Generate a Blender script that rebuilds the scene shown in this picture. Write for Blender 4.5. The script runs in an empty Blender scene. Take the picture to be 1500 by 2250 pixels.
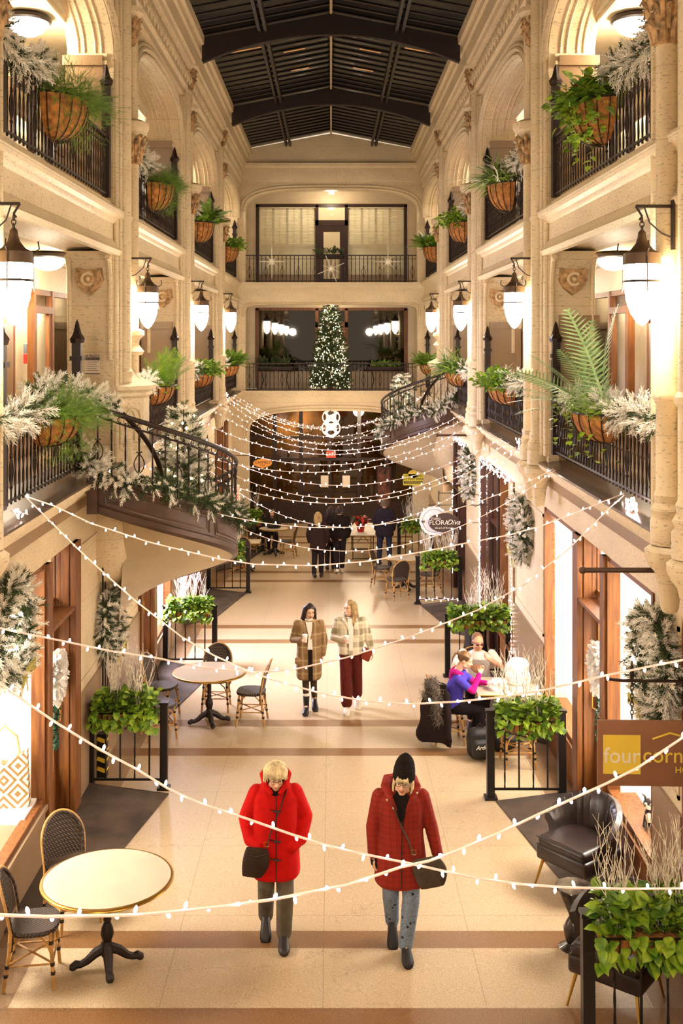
import bpy, math, random
import numpy as np
from mathutils import Vector, Matrix, Euler
pi = math.pi
rnd = random.Random(11)
nr = np.random.default_rng(5)
SC = bpy.context.scene
COL = SC.collection
# ------------------------------------------------------------------ camera, world, exposure
F, CX, CY, HE = 2300.0, 727.0, 740.0, 5.6
cam_d = bpy.data.cameras.new('camera'); cam = bpy.data.objects.new('camera', cam_d); COL.objects.link(cam)
cam.location = (0, 0, HE); cam.rotation_euler = (pi/2, 0, 0)
cam_d.sensor_fit = 'HORIZONTAL'; cam_d.sensor_width = 36; cam_d.lens = F/1500*36
cam_d.shift_x = (750-CX)/1500; cam_d.shift_y = -(1125-CY)/1500
cam_d.clip_end = 200; cam_d.clip_start = .1
SC.camera = cam
SC.view_settings.view_transform = 'Standard'; SC.view_settings.look = 'None'
SC.view_settings.gamma = 1; SC.view_settings.use_curve_mapping = False
SC.view_settings.exposure = 0.88
w = bpy.data.worlds.new('world'); SC.world = w; w.use_nodes = True
w.node_tree.nodes['Background'].inputs[0].default_value = (1, .79, .57, 1)
w.node_tree.nodes['Background'].inputs[1].default_value = .5

def light(name, typ, loc, power, col=(1, .82, .6), size=.5, size_y=None, rot=(0, 0, 0), spread=None):
    d = bpy.data.lights.new(name, typ); d.energy = power; d.color = col
    if typ == 'AREA':
        d.size = size
        if size_y: d.shape = 'RECTANGLE'; d.size_y = size_y
        if spread: d.spread = spread
    else:
        d.shadow_soft_size = size
    o = bpy.data.objects.new(name, d); o.location = loc; o.rotation_euler = rot; COL.objects.link(o); return o

def zf(Y): return .5-.0363*Y            # the arcade floor slopes gently down away from the camera
SLOPE = math.atan(-.0363)
def at(px, py, Y): return Vector(((px-CX)*Y/F, Y, HE-(py-CY)*Y/F))
def xa(px, Y): return (px-CX)*Y/F
YC = [8.4, 14.3, 20.2, 26.1, 31.9]       # pier centres
YEND = 31.8
Z2, Z3 = 3.95, 7.24

# ------------------------------------------------------------------ mesh building
class MB:
    def __init__(s): s.v = []; s.f = []; s.mi = []; s.k = 0
    def add(s, vs, fs):
        o = len(s.v); s.v += [tuple(v) for v in vs]
        for f in fs: s.f.append(tuple(i+o for i in f)); s.mi.append(s.k)
        return s
    def hexa(s, P):   # 8 points: bottom 4 ccw, top 4 ccw
        return s.add(P, [(3,2,1,0),(4,5,6,7),(0,1,5,4),(1,2,6,5),(2,3,7,6),(3,0,4,7)])
    def box(s, x0, x1, y0, y1, z0, z1):
        if x0 > x1: x0, x1 = x1, x0
        if y0 > y1: y0, y1 = y1, y0
        return s.hexa([(x0,y0,z0),(x1,y0,z0),(x1,y1,z0),(x0,y1,z0),(x0,y0,z1),(x1,y0,z1),(x1,y1,z1),(x0,y1,z1)])
    def obox(s, c, size, M=None):
        a, b, d = size[0]/2, size[1]/2, size[2]/2
        P = [Vector(p) for p in [(-a,-b,-d),(a,-b,-d),(a,b,-d),(-a,b,-d),(-a,-b,d),(a,-b,d),(a,b,d),(-a,b,d)]]
        if M is not None: P = [M @ p for p in P]
        return s.hexa([p+Vector(c) for p in P])
    def rbox(s, c, size, r=.02, M=None, n=3):   # rounded box through a loft of rounded rectangles
        a, b, d = size[0]/2, size[1]/2, size[2]/2; r = min(r, a*.99, b*.99, d*.99)
        secs = []
        for i in range(n+1):
            t = i/n*pi/2; secs.append((-d+r-r*math.cos(t), r-r*math.sin(t)))
        secs += [(-z, q) for z, q in reversed(secs)]
        rings = []
        for z, q in secs:
            ring = []
            for (sx, sy, a0) in ((1,1,0),(-1,1,pi/2),(-1,-1,pi),(1,-1,1.5*pi)):
                for k in range(n+1):
                    t = a0+k/n*pi/2
                    p = Vector((sx*(a-r)+(r-q)*math.cos(t), sy*(b-r)+(r-q)*math.sin(t), z))
                    ring.append((M @ p if M is not None else p)+Vector(c))
            rings.append(ring)
        return s.loft(rings)
    def loft(s, rings, cap=True, closed=False):
        n = len(rings[0]); vs = [p for r in rings for p in r]; fs = []
        m = len(rings)
        for i in range(m if closed else m-1):
            a, b = i*n, ((i+1) % m)*n
            for j in range(n): fs.append((a+j, a+(j+1) % n, b+(j+1) % n, b+j))
        if cap and not closed:
            fs.append(tuple(reversed(range(n)))); fs.append(tuple(range((m-1)*n, m*n)))
        return s.add(vs, fs)
    def tube(s, pts, r, n=8, cap=True, closed=False, twist=0, ry=None):
        pts = [Vector(p) for p in pts]; m = len(pts)
        rs = r if isinstance(r, (list, tuple)) else [r]*m
        T = []
        for i in range(m):
            if closed: d = pts[(i+1) % m]-pts[i-1]
            else: d = pts[min(i+1, m-1)]-pts[max(i-1, 0)]
            T.append(d.normalized() if d.length > 1e-9 else Vector((0, 0, 1)))
        up = Vector((0, 0, 1)) if abs(T[0].z) < .9 else Vector((0, 1, 0))
        u = (up-T[0]*up.dot(T[0])).normalized(); rings = []
        for i in range(m):
            u = (u-T[i]*u.dot(T[i]))
            u = u.normalized() if u.length > 1e-6 else T[i].orthogonal().normalized()
            v = T[i].cross(u); q = rs[i]; q2 = (ry if ry else 1)*q
            rings.append([pts[i]+u*(q*math.cos(2*pi*j/n+twist*i))+v*(q2*math.sin(2*pi*j/n+twist*i)) for j in range(n)])
        return s.loft(rings, cap, closed)
    def cap_chain(s, pts, rs, n=12):   # tapered limb with round ends and joints
        pts = [Vector(p) for p in pts]
        P = [pts[0]]; Q = [rs[0]]
        for i in range(len(pts)-1):
            for k in range(1, 7):
                t = k/6; P.append(pts[i].lerp(pts[i+1], t)); tt = t*t*(3-2*t); Q.append(rs[i]*(1-tt)+rs[i+1]*tt)
        s.tube(P, Q, n)
        s.ell(pts[0], (rs[0],)*3, 10); s.ell(pts[-1], (rs[-1],)*3, 10)
        for i in range(1, len(pts)-1): s.ell(pts[i], (rs[i],)*3, 10)
        return s
    def ell(s, c, r, n=12, M=None):
        c = Vector(c); vs = []; fs = []; m = max(4, n//2+1)
        if isinstance(r, (int, float)): r = (r, r, r)
        for i in range(m+1):
            a = -pi/2+pi*i/m
            for j in range(n):
                b = 2*pi*j/n; p = Vector((r[0]*math.cos(a)*math.cos(b), r[1]*math.cos(a)*math.sin(b), r[2]*math.sin(a)))
                vs.append((M @ p if M is not None else p)+c)
        for i in range(m):
            for j in range(n): fs.append((i*n+j, i*n+(j+1) % n, (i+1)*n+(j+1) % n, (i+1)*n+j))
        return s.add(vs, fs)
    def lathe(s, prof, c=(0, 0, 0), n=20, a0=0, a1=2*pi, sx=1, sy=1, M=None):
        c = Vector(c); full = abs(a1-a0-2*pi) < 1e-6; k = n if full else n+1; vs = []; fs = []
        for r, z in prof:
            for j in range(k):
                a = a0+(a1-a0)*j/n; p = Vector((r*math.cos(a)*sx, r*math.sin(a)*sy, z))
                vs.append((M @ p if M is not None else p)+c)
        for i in range(len(prof)-1):
            for j in range(n):
                j2 = (j+1) % k
                fs.append((i*k+j, i*k+j2, (i+1)*k+j2, (i+1)*k+j))
        if full: fs.append(tuple(reversed(range(k)))); fs.append(tuple(range((len(prof)-1)*k, len(prof)*k)))
        return s.add(vs, fs)
    def prism(s, poly, z0, z1):       # poly in xy
        n = len(poly)
        return s.add([(x, y, z0) for x, y in poly]+[(x, y, z1) for x, y in poly],
                     [tuple(reversed(range(n))), tuple(range(n, 2*n))]+[(i, (i+1) % n, n+(i+1) % n, n+i) for i in range(n)])
    def extr(s, poly, f0, f1):        # poly of 2d pts, f0/f1 map 2d -> 3d at both ends
        n = len(poly)
        return s.add([f0(p) for p in poly]+[f1(p) for p in poly],
                     [tuple(reversed(range(n))), tuple(range(n, 2*n))]+[(i, (i+1) % n, n+(i+1) % n, n+i) for i in range(n)])
    def build(s, name, mats, parent=None, smooth=35, loc=None):
        me = bpy.data.meshes.new(name); me.from_pydata(s.v, [], s.f)
        ms = mats if isinstance(mats, (list, tuple)) else [mats]
        for m in ms: me.materials.append(m)
        if len(ms) > 1: me.polygons.foreach_set('material_index', s.mi)
        me.update()
        if smooth:
            me.polygons.foreach_set('use_smooth', [True]*len(me.polygons)); me.set_sharp_from_angle(angle=math.radians(smooth))
        return link(name, me, parent, loc)
    def blob(s, name, m, parent, vox=.007, it=4):
        o = s.build(name, m, parent, smooth=0)
        r = o.modifiers.new('remesh', 'REMESH'); r.mode = 'VOXEL'; r.voxel_size = vox; r.use_smooth_shade = True
        q = o.modifiers.new('smooth', 'SMOOTH'); q.factor = .5; q.iterations = it
        return o

def link(name, data, parent=None, loc=None):
    o = bpy.data.objects.new(name, data); COL.objects.link(o)
    if parent: o.parent = parent
    if loc is not None: o.location = loc
    return o
def tag(o, label, cat, group=None, kind=None):
    if label: o['label'] = label
    if cat: o['category'] = cat
    if group: o['group'] = group
    if kind: o['kind'] = kind
    return o
def thing(name, label, cat, loc=(0, 0, 0), rz=0, group=None, tilt=False):
    o = bpy.data.objects.new(name, None); COL.objects.link(o); o.empty_display_size = .1
    if tilt: o.rotation_mode = 'XYZ'; o.matrix_world = Matrix.Translation(loc) @ Matrix.Rotation(SLOPE, 4, 'X') @ Matrix.Rotation(rz, 4, 'Z')
    else: o.location = loc; o.rotation_euler = (0, 0, rz)
    return tag(o, label, cat, group)
def struct(o): o['kind'] = 'structure'; return o
def dup(root, loc, rz, label, group=None, tilt=False, scale=None):
    def cp(o, par):
        c = o.copy(); COL.objects.link(c); c.parent = par
        for ch in o.children: cp(ch, c)
        return c
    r = cp(root, None)
    if tilt: r.matrix_world = Matrix.Translation(loc) @ Matrix.Rotation(SLOPE, 4, 'X') @ Matrix.Rotation(rz, 4, 'Z')
    else: r.location = loc; r.rotation_euler = (0, 0, rz)
    if scale: r.scale = (scale,)*3
    r['label'] = label
    if group: r['group'] = group
    return r

# ------------------------------------------------------------------ foliage batches
class Tpl:
    def __init__(s, v, f): s.v = np.array(v, float); s.f = [tuple(x) for x in f]; s.loops = np.array([i for x in f for i in x]); s.lens = np.array([len(x) for x in f])
def frames(D, roll=None):
    D = np.asarray(D, float); D = D/np.linalg.norm(D, axis=1, keepdims=True)
    ref = np.tile([0., 0, 1.], (len(D), 1)); ref[np.abs(D[:, 2]) > .97] = [1, 0, 0]
    X = np.cross(D, ref); X /= np.linalg.norm(X, axis=1, keepdims=True); Z = np.cross(X, D)
    if roll is None: roll = np.zeros(len(D))
    c, s_ = np.cos(roll)[:, None], np.sin(roll)[:, None]
    X2 = X*c+Z*s_; Z2_ = -X*s_+Z*c
    return np.stack([X2, D, Z2_], axis=2)   # template y axis -> D, z axis up-ish
class FO:
    def __init__(s): s.V = []; s.L = []; s.N = []; s.M = []; s.n = 0
    def put(s, T, Rs, locs, sc, mi=0):
        N = len(locs)
        if N == 0: return s
        sc = np.asarray(sc, float).reshape(-1, 1, 1)*np.ones((N, 1, 1))
        V = np.einsum('nij,kj->nki', Rs, T.v)*sc+np.asarray(locs)[:, None, :]
        k = len(T.v); s.V.append(V.reshape(-1, 3))
        s.L.append((T.loops[None, :]+(np.arange(N)*k)[:, None]+s.n).reshape(-1)); s.N.append(np.tile(T.lens, N))
        s.M.append(np.broadcast_to(np.asarray(mi).reshape(-1, 1), (N, len(T.lens))).reshape(-1)); s.n += N*k
        return s
    def mesh(s, name, mats, smooth=False):
        V = np.concatenate(s.V); L = np.concatenate(s.L); N = np.concatenate(s.N); M = np.concatenate(s.M)
        me = bpy.data.meshes.new(name); me.vertices.add(len(V)); me.vertices.foreach_set('co', V.astype(np.float32).ravel())
        me.loops.add(len(L)); me.loops.foreach_set('vertex_index', L.astype(np.int32))
        me.polygons.add(len(N)); st = np.concatenate([[0], np.cumsum(N)[:-1]])
        me.polygons.foreach_set('loop_start', st.astype(np.int32)); me.polygons.foreach_set('loop_total', N.astype(np.int32))
        for m in mats: me.materials.append(m)
        me.polygons.foreach_set('material_index', M.astype(np.int32))
        me.polygons.foreach_set('use_smooth', np.full(len(N), bool(smooth)))
        me.update(calc_edges=True); me.validate(); return me

# ------------------------------------------------------------------ materials
def lin(h):
    h = h.lstrip('#'); c = [int(h[i:i+2], 16)/255 for i in (0, 2, 4)]
    return tuple(x/12.92 if x <= .04045 else ((x+.055)/1.055)**2.4 for x in c)+(1,)
class NT:
    def __init__(s, m): s.t = m.node_tree; s.b = s.t.nodes['Principled BSDF']; s._p = None
    def n(s, typ, **kw):
        o = s.t.nodes.new(typ)
        for k, v in kw.items(): setattr(o, k, v)
        return o
    def lk(s, a, b): s.t.links.new(a, b)
    def coord(s):
        if not s._p: s._p = s.n('ShaderNodeTexCoord').outputs['Object']
        return s._p
    def xyz(s):
        o = s.n('ShaderNodeSeparateXYZ'); s.lk(s.coord(), o.inputs[0]); return o.outputs
    def m(s, op, a, b=None, c=None):
        o = s.n('ShaderNodeMath', operation=op)
        for i, v in enumerate((a, b, c)):
            if v is None: continue
            if isinstance(v, (int, float)): o.inputs[i].default_value = v
            else: s.lk(v, o.inputs[i])
        return o.outputs[0]
    def mix(s, f, a, b):
        o = s.n('ShaderNodeMix', data_type='RGBA')
        for i, v in ((0, f), (6, a), (7, b)):
            if isinstance(v, (int, float)): o.inputs[i].default_value = v
            elif isinstance(v, tuple): o.inputs[i].default_value = v
            else: s.lk(v, o.inputs[i])
        return o.outputs[2]
    def noise(s, scale, detail=3, stretch=None, out=0):
        o = s.n('ShaderNodeTexNoise'); o.inputs['Scale'].default_value = scale; o.inputs['Detail'].default_value = detail
        v = s.coord()
        if stretch:
            mp = s.n('ShaderNodeMapping'); mp.inputs['Scale'].default_value = stretch; s.lk(v, mp.inputs[0]); v = mp.outputs[0]
        s.lk(v, o.inputs['Vector']); return o.outputs[out]
    def ramp(s, f, a, b):   # smooth 0..1 between a and b
        o = s.n('ShaderNodeMapRange'); o.inputs[1].default_value = a; o.inputs[2].default_value = b; s.lk(f, o.inputs[0]); return o.outputs[0]
    def bump(s, h, st=.3, dist=.01):
        o = s.n('ShaderNodeBump'); o.inputs['Strength'].default_value = st; o.inputs['Distance'].default_value = dist
        s.lk(h, o.inputs['Height']); s.lk(o.outputs[0], s.b.inputs['Normal'])
    def color(s, c):
        if isinstance(c, tuple): s.b.inputs['Base Color'].default_value = c
        else: s.lk(c, s.b.inputs['Base Color'])
MATS = {}
def mat(name, col, rough=.6, metal=0, var=.12, vs=6, bump=0, bs=60, emit=0, ecol=None, spec=.5, coat=0, trans=0):
    if name in MATS: return MATS[name]
    m = bpy.data.materials.new(name); m.use_nodes = True; t = NT(m); c = lin(col)
    t.b.inputs['Roughness'].default_value = rough; t.b.inputs['Metallic'].default_value = metal
    t.b.inputs['Specular IOR Level'].default_value = spec; t.b.inputs['Coat Weight'].default_value = coat
    t.b.inputs['Transmission Weight'].default_value = trans
    if var:
        f = t.noise(vs, 4); lo = tuple(x*(1-var*1.6) for x in c[:3])+(1,); hi = tuple(min(1, x*(1+var)) for x in c[:3])+(1,)
        t.color(t.mix(t.ramp(f, .35, .65), lo, hi))
    else: t.color(c)
    if bump: t.bump(t.noise(bs, 3), bump, .01)
    if emit:
        t.b.inputs['Emission Color'].default_value = lin(ecol or col); t.b.inputs['Emission Strength'].default_value = emit
    MATS[name] = m; return m

def stone(name, col, flecks=.7, joint=.6, jd=.5):
    m = bpy.data.materials.new(name); m.use_nodes = True; t = NT(m); c = lin(col)
    base = t.mix(t.ramp(t.noise(1.3, 5, (1, 1, 2.2)), .3, .7), tuple(x*.86 for x in c[:3])+(1,), c)
    fl = t.m('MULTIPLY', t.ramp(t.noise(20, 2, (1, 1, 3.4)), .61, .66), flecks)
    dark = tuple(x*.42 for x in c[:3])+(1,)
    col2 = t.mix(fl, base, dark)
    gr = t.m('MULTIPLY', t.ramp(t.noise(9, 4), .56, .78), .3)
    col2 = t.mix(gr, col2, (c[0]*.72, c[1]*.62, c[2]*.45, 1))
    X, Y, Z = t.xyz()
    fz = t.m('ABSOLUTE', t.m('SUBTRACT', t.m('FRACT', t.m('DIVIDE', Z, joint)), .5))
    jm = t.m('MULTIPLY', t.m('GREATER_THAN', fz, .5-.004/joint), jd)
    col2 = t.mix(jm, col2, dark)
    t.color(col2); t.b.inputs['Roughness'].default_value = .5
    h = t.m('SUBTRACT', t.m('MULTIPLY', t.noise(60, 3), .3), t.m('ADD', fl, jm))
    t.bump(h, .35, .006); return m
STONE = stone('cream_limestone', '#e4d0ac')
STONE2 = stone('plain_plaster', '#e0ccaa', flecks=.12, joint=50, jd=0)
MARB = stone('brown_marble', '#9c8062', flecks=.25, joint=50, jd=0)
MARB.node_tree.nodes['Principled BSDF'].inputs['Roughness'].default_value = .28
LEDGE = mat('dark_polished_ledge_stone', '#5e4a3a', .25, var=.2, vs=12)
PLAST = mat('gallery_plaster', '#d9cdb0', .8, var=.04)
IRON = mat('dark_brown_wrought_iron', '#2b1c15', .45, .35, var=.1, bump=.2, bs=90)
IRONB = mat('black_painted_steel', '#17110f', .4, .2, var=.08)
WOOD = mat('orange_brown_wood', '#8a4a1c', .5, var=.28, vs=3, bump=.1)
MAHOG = mat('dark_mahogany', '#3a1a10', .4, var=.2, vs=5)
BRONZ = mat('dark_bronze_paint', '#4a3326', .42, .2, var=.12, vs=8)
BRASS = mat('brass', '#b58a3e', .3, .9, var=.1)
BLACK = mat('roof_black', '#1c120c', .5, var=.1)
WHITE = mat('shop_white', '#f4efe6', .7, var=0)
def woodgrain(m, st=(6, 6, .5)):
    t = NT(m); f = t.noise(5, 6, st); a = lin('#5c3011'); b = lin('#8c5724')
    t.color(t.mix(t.ramp(f, .3, .7), a, b))
woodgrain(WOOD)
def floor_mat():
    m = bpy.data.materials.new('terrazzo_floor'); m.use_nodes = True; t = NT(m); X, Y, Z = t.xyz()
    sp = t.noise(95, 2); sp2 = t.noise(170, 1)
    tan = t.mix(t.ramp(sp, .35, .65), lin('#ac9270'), lin('#ccb694'))
    tan = t.mix(t.m('MULTIPLY', t.ramp(sp2, .6, .66), .25), tan, lin('#7d6142'))
    br = t.mix(t.ramp(sp, .35, .65), lin('#6d4a2a'), lin('#8f6840'))
    brb = t.mix(t.ramp(sp, .35, .65), lin('#7e6045'), lin('#a08260'))
    d = t.m('MULTIPLY', t.m('ABSOLUTE', t.m('SUBTRACT', t.m('FRACT', t.m('ADD', t.m('DIVIDE', t.m('SUBTRACT', Y, 8.87), 5.87), .5)), .5)), 5.87)
    strip = t.m('LESS_THAN', t.m('ABSOLUTE', t.m('SUBTRACT', d, .585)), .145)
    edge = t.m('GREATER_THAN', t.m('ABSOLUTE', X), 2.6)
    col = t.mix(edge, tan, brb); col = t.mix(strip, col, br)
    def line(S, off, per, wd):
        return t.m('GREATER_THAN', t.m('ABSOLUTE', t.m('SUBTRACT', t.m('FRACT', t.m('DIVIDE', t.m('ADD', S, off), per)), .5)), .5-wd/per)
    ln = t.m('MAXIMUM', line(X, .065, 1.32, .003), line(Y, .4, 1.4675, .0035))
    # wandering cracks
    o = t.n('ShaderNodeTexVoronoi', feature='DISTANCE_TO_EDGE'); o.inputs['Scale'].default_value = .5
    ad = t.n('ShaderNodeVectorMath', operation='ADD'); nz = t.n('ShaderNodeTexNoise'); nz.inputs['Scale'].default_value = 1.6; nz.inputs['Detail'].default_value = 6
    t.lk(t.coord(), nz.inputs['Vector']); t.lk(t.coord(), ad.inputs[0]); t.lk(nz.outputs['Color'], ad.inputs[1]); t.lk(ad.outputs[0], o.inputs['Vector'])
    cr = t.m('MULTIPLY', t.m('LESS_THAN', o.outputs['Distance'], .0022), .45)
    col = t.mix(t.m('MULTIPLY', t.m('MAXIMUM', ln, cr), .55), col, lin('#6b5238'))
    pat = t.m('MULTIPLY', t.ramp(t.noise(.5, 1), .2, .8), .12)
    col = t.mix(pat, col, lin('#a07a4c')); t.color(col)
    t.lk(t.m('ADD', t.m('MULTIPLY', t.noise(2.2, 4), .05), .33), t.b.inputs['Roughness'])
    return m
FLOOR = floor_mat()
def glass_mat(name, tint='#ffffff', refl=1.0):
    m = bpy.data.materials.new(name); m.use_nodes = True; nt = m.node_tree; nt.nodes.clear()
    o = nt.nodes.new('ShaderNodeOutputMaterial'); mx = nt.nodes.new('ShaderNodeMixShader'); tr = nt.nodes.new('ShaderNodeBsdfTransparent')
    gl = nt.nodes.new('ShaderNodeBsdfGlossy'); fr = nt.nodes.new('ShaderNodeLayerWeight')
    tr.inputs[0].default_value = lin(tint); gl.inputs['Roughness'].default_value = .02
    pw = nt.nodes.new('ShaderNodeMath'); pw.operation = 'POWER'; pw.inputs[1].default_value = 5; nt.links.new(fr.outputs['Facing'], pw.inputs[0])
    mm = nt.nodes.new('ShaderNodeMath'); mm.operation = 'MULTIPLY_ADD'; mm.inputs[1].default_value = .3*refl; mm.inputs[2].default_value = .03*refl; nt.links.new(pw.outputs[0], mm.inputs[0]); mm.use_clamp = True
    nt.links.new(mm.outputs[0], mx.inputs[0]); nt.links.new(tr.outputs[0], mx.inputs[1]); nt.links.new(gl.outputs[0], mx.inputs[2]); nt.links.new(mx.outputs[0], o.inputs[0])
    return m
GLASS = glass_mat('clear_window_glass')
GLASSD = glass_mat('smoky_window_glass', '#b8a890', 2.2)
GLOW = mat('glowing_opal_glass', '#fff6e8', .3, var=0, emit=62, ecol='#fff1da')
GLOW2 = mat('glowing_dome_glass', '#fff6e8', .3, var=0, emit=14, ecol='#fff2da')
BULB = mat('lit_bulb', '#fff0ea', .3, var=0, emit=9, ecol='#ffe2d6')
WIRE = mat('white_cable', '#ffe6e0', .5, var=0)
def text_mesh(body, size, m, parent, M, name='lettering', align='CENTER', depth=.003, shear=0):
    cu = bpy.data.curves.new('t', 'FONT'); cu.body = body; cu.size = size; cu.align_x = align; cu.align_y = 'CENTER'; cu.extrude = depth; cu.shear = shear
    cu.resolution_u = 4
    o = bpy.data.objects.new('t', cu); COL.objects.link(o); bpy.context.view_layer.update()
    me = bpy.data.meshes.new_from_object(o.evaluated_get(bpy.context.evaluated_depsgraph_get())); bpy.data.objects.remove(o); bpy.data.curves.remove(cu)
    me.materials.clear(); me.materials.append(m); me.name = name
    q = link(name, me, parent); q.matrix_local = M; return q
# ================================================================== THE SETTING
YB = -2.5
f_ = MB()
ys = [YB, 37.0]
f_.hexa([(-3.6, YB, zf(YB)-.2), (3.6, YB, zf(YB)-.2), (3.6, 37, zf(37)-.2), (-3.6, 37, zf(37)-.2),
         (-3.6, YB, zf(YB)), (3.6, YB, zf(YB)), (3.6, 37, zf(37)), (-3.6, 37, zf(37))])
struct(f_.build('floor', FLOOR, smooth=0))

# ---- ground-floor openings per side: (kind, y0, y1)
SEG = {-1: [('pier', YB, 7.0), ('win', 7.0, 10.95), ('door', 10.95, 12.3), ('pier', 12.3, 16.3), ('door', 16.3, 17.7), ('win', 17.7, 19.5),
            ('pier', 19.5, 21.0), ('win', 21.0, 22.6), ('door', 22.6, 23.9), ('win', 23.9, 25.4), ('pier', 25.4, 27.0), ('win', 27.0, 28.6),
            ('door', 28.6, 30.0), ('pier', 30.0, YEND)],
       1: [('pier', YB, 8.0), ('win', 8.0, 8.9), ('pier', 8.9, 9.7), ('win', 9.7, 11.35), ('door', 11.35, 12.75), ('win', 12.75, 14.65), ('pier', 14.65, 17.1),
           ('win', 17.1, 18.5), ('door', 18.5, 19.7), ('win', 19.7, 20.9), ('pier', 20.9, 23.2), ('win', 23.2, 24.2), ('door', 24.2, 25.3),
           ('pier', 25.3, YEND)]}
XW = 3.0; ZT = 3.22
wn = [0]; dn = [0]
def sbox(mb, s, x0, x1, y0, y1, z0, z1): mb.box(s*x0, s*x1, y0, y1, z0, z1)
for s, side in ((-1, 'left'), (1, 'right')):
    st = MB(); mb_ = MB()
    # frieze over the shops, moulding and ledge of the first gallery
    sbox(st, s, XW, 3.5, YB, YEND, ZT, 3.7)
    prof = [(3.3, 3.62), (2.97, 3.62), (2.97, 3.70), (2.90, 3.72), (2.88, 3.78), (2.80, 3.81), (2.79, 3.86), (2.73, 3.88), (2.72, 3.93), (3.3, 3.93)]
    st.extr(prof, lambda p: (s*p[0], YB, p[1]), lambda p: (s*p[0], YEND, p[1]))
    for kd, y0, y1 in SEG[s]:
        if kd == 'pier':
            zb = zf((y0+y1)/2)
            sbox(st, s, XW, 3.6, y0, y1, zb-.6, ZT)
            # raised panel edging above a marble dado
            h = zb+1.35
            if y1-y0 > .7 and y0 > 5:
                sbox(mb_, s, XW-.03, XW, y0+.01, y1-.01, zb-.3, h)
                for (a, b, c, d) in ((y0+.1, y1-.1, ZT-.16, ZT-.12), (y0+.1, y1-.1, h+.1, h+.14)):
                    sbox(st, s, XW-.015, XW, a, b, c, d)
                for a in (y0+.1, y1-.14): sbox(st, s, XW-.015, XW, a, a+.04, h+.1, ZT-.12)
    struct(st.build('wall_'+side, STONE, smooth=30)); struct(mb_.build('trim_1', MARB, smooth=0))
    lg = MB(); lg.hexa([(s*2.725, YB, 3.931), (s*3.3, YB, 4.02), (s*3.3, YEND, 4.02), (s*2.725, YEND, 3.931),
                        (s*2.725, YB, 3.955), (s*3.3, YB, 4.05), (s*3.3, YEND, 4.05), (s*2.725, YEND, 3.955)] if s > 0 else
                       [(s*3.3, YB, 4.02), (s*2.725, YB, 3.931), (s*2.725, YEND, 3.931), (s*3.3, YEND, 4.02),
                        (s*3.3, YB, 4.05), (s*2.725, YB, 3.955), (s*2.725, YEND, 3.955), (s*3.3, YEND, 4.05)])
    struct(lg.build('trim_2', LEDGE, smooth=0))
    # shop rooms
    rm = MB(); xb = 5.4
    z0, z1 = -.6, 3.55
    sbox(rm, s, xb, xb+.1, 6.5, YEND, z0, z1); sbox(rm, s, 3.5, xb, 6.5, YEND, 3.4, 3.55)
    for y in ((6.4, 12.45, 15.2, 20.2, 26.2, 31.0) if s < 0 else (6.4, 9.2, 15.0, 22.0, 31.0)): sbox(rm, s, 3.5, xb, y, y+.1, z0, z1)
    for (a, b) in ((6.5, 12.5), (12.5, 31)): sbox(rm, s, 3.3, xb, a, b, -.8, zf((a+b)/2)+.02)
    struct(rm.build('wall_shop_'+side, WHITE, smooth=0))
    # windows and doors
    for kd, y0, y1 in SEG[s]:
        if kd == 'pier': continue
        zb = zf((y0+y1)/2); fr = MB(); gl = MB(); M_ = WOOD if y0 < 18 or s < 0 else MAHOG
        if kd == 'win':
            wn[0] += 1; sill = zb+.5
            root = MB(); 
            sbox(root, s, XW-.02, 3.3, y0, y1, zb-.3, sill)
            sbox(root, s, XW-.05, 3.3, y0, y1, sill, sill+.05)
            o = root.build('window_%d' % wn[0], MARB if s < 0 else WOOD, smooth=0); struct(o)
            for (a, b) in ((y0, y0+.06), (y1-.06, y1)): sbox(fr, s, XW-.02, XW+.12, a, b, sill+.05, ZT)
            sbox(fr, s, XW, XW+.08, y0, y1, ZT-.05, ZT); sbox(fr, s, XW-.01, XW+.1, y0, y1, sill+.05, sill+.1)
            sbox(gl, s, XW+.03, XW+.036, y0+.06, y1-.06, sill+.1, ZT-.05)
            fr.build('window_frame', M_, o, smooth=0); gl.build('pane', GLASS, o, smooth=0)
        else:
            dn[0] += 1; xd = XW+.17; wp = MB(); sbox(wp, s, XW+.08, XW+.5, y0-.02, y0-.002, zb, ZT); struct(wp.build('wall_partition', WHITE, smooth=0))
            sbox(fr, s, XW-.04, XW+.07, y0, y0+.1, zb, ZT); sbox(fr, s, XW-.04, xd+.06, y1-.22, y1, zb, ZT)
            sbox(fr, s, XW-.06, XW, y1-.24, y1+.02, zb, ZT); sbox(fr, s, XW-.06, XW, y0-.02, y0+.12, zb, ZT)
            for k in (.06, .13, .19): sbox(fr, s, XW+.02, xd, y1-.24, y1-.22, zb+.1+k*0, ZT) if k == .06 else sbox(fr, s, XW+k-.01, XW+k+.005, y1-.245, y1-.22, zb+.1, ZT)
            zt = zb+2.35
            for k, (dx, dz) in enumerate(((0, 0), (-.04, .035), (-.07, .07))): sbox(fr, s, XW+.02+dx, xd+.06, y0+.1, y1-.22, zt+dz-.04, zt+dz)
            sbox(fr, s, xd, xd+.06, y0+.1, y1-.22, ZT-.08, ZT); sbox(fr, s, xd, xd+.06, y0+.1, y1-.22, zt+.1, zt+.17)
            o = fr.build('door_%d' % dn[0], M_, smooth=0); struct(o)
            lf = MB(); a, b = y0+.11, y1-.23
            sbox(lf, s, xd, xd+.05, a, a+.1, zb+.02, zt-.05); sbox(lf, s, xd, xd+.05, b-.1, b, zb+.02, zt-.05)
            sbox(lf, s, xd, xd+.05, a+.1, b-.1, zb+.02, zb+.55); sbox(lf, s, xd, xd+.05, a+.1, b-.1, zt-.17, zt-.05)
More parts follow.
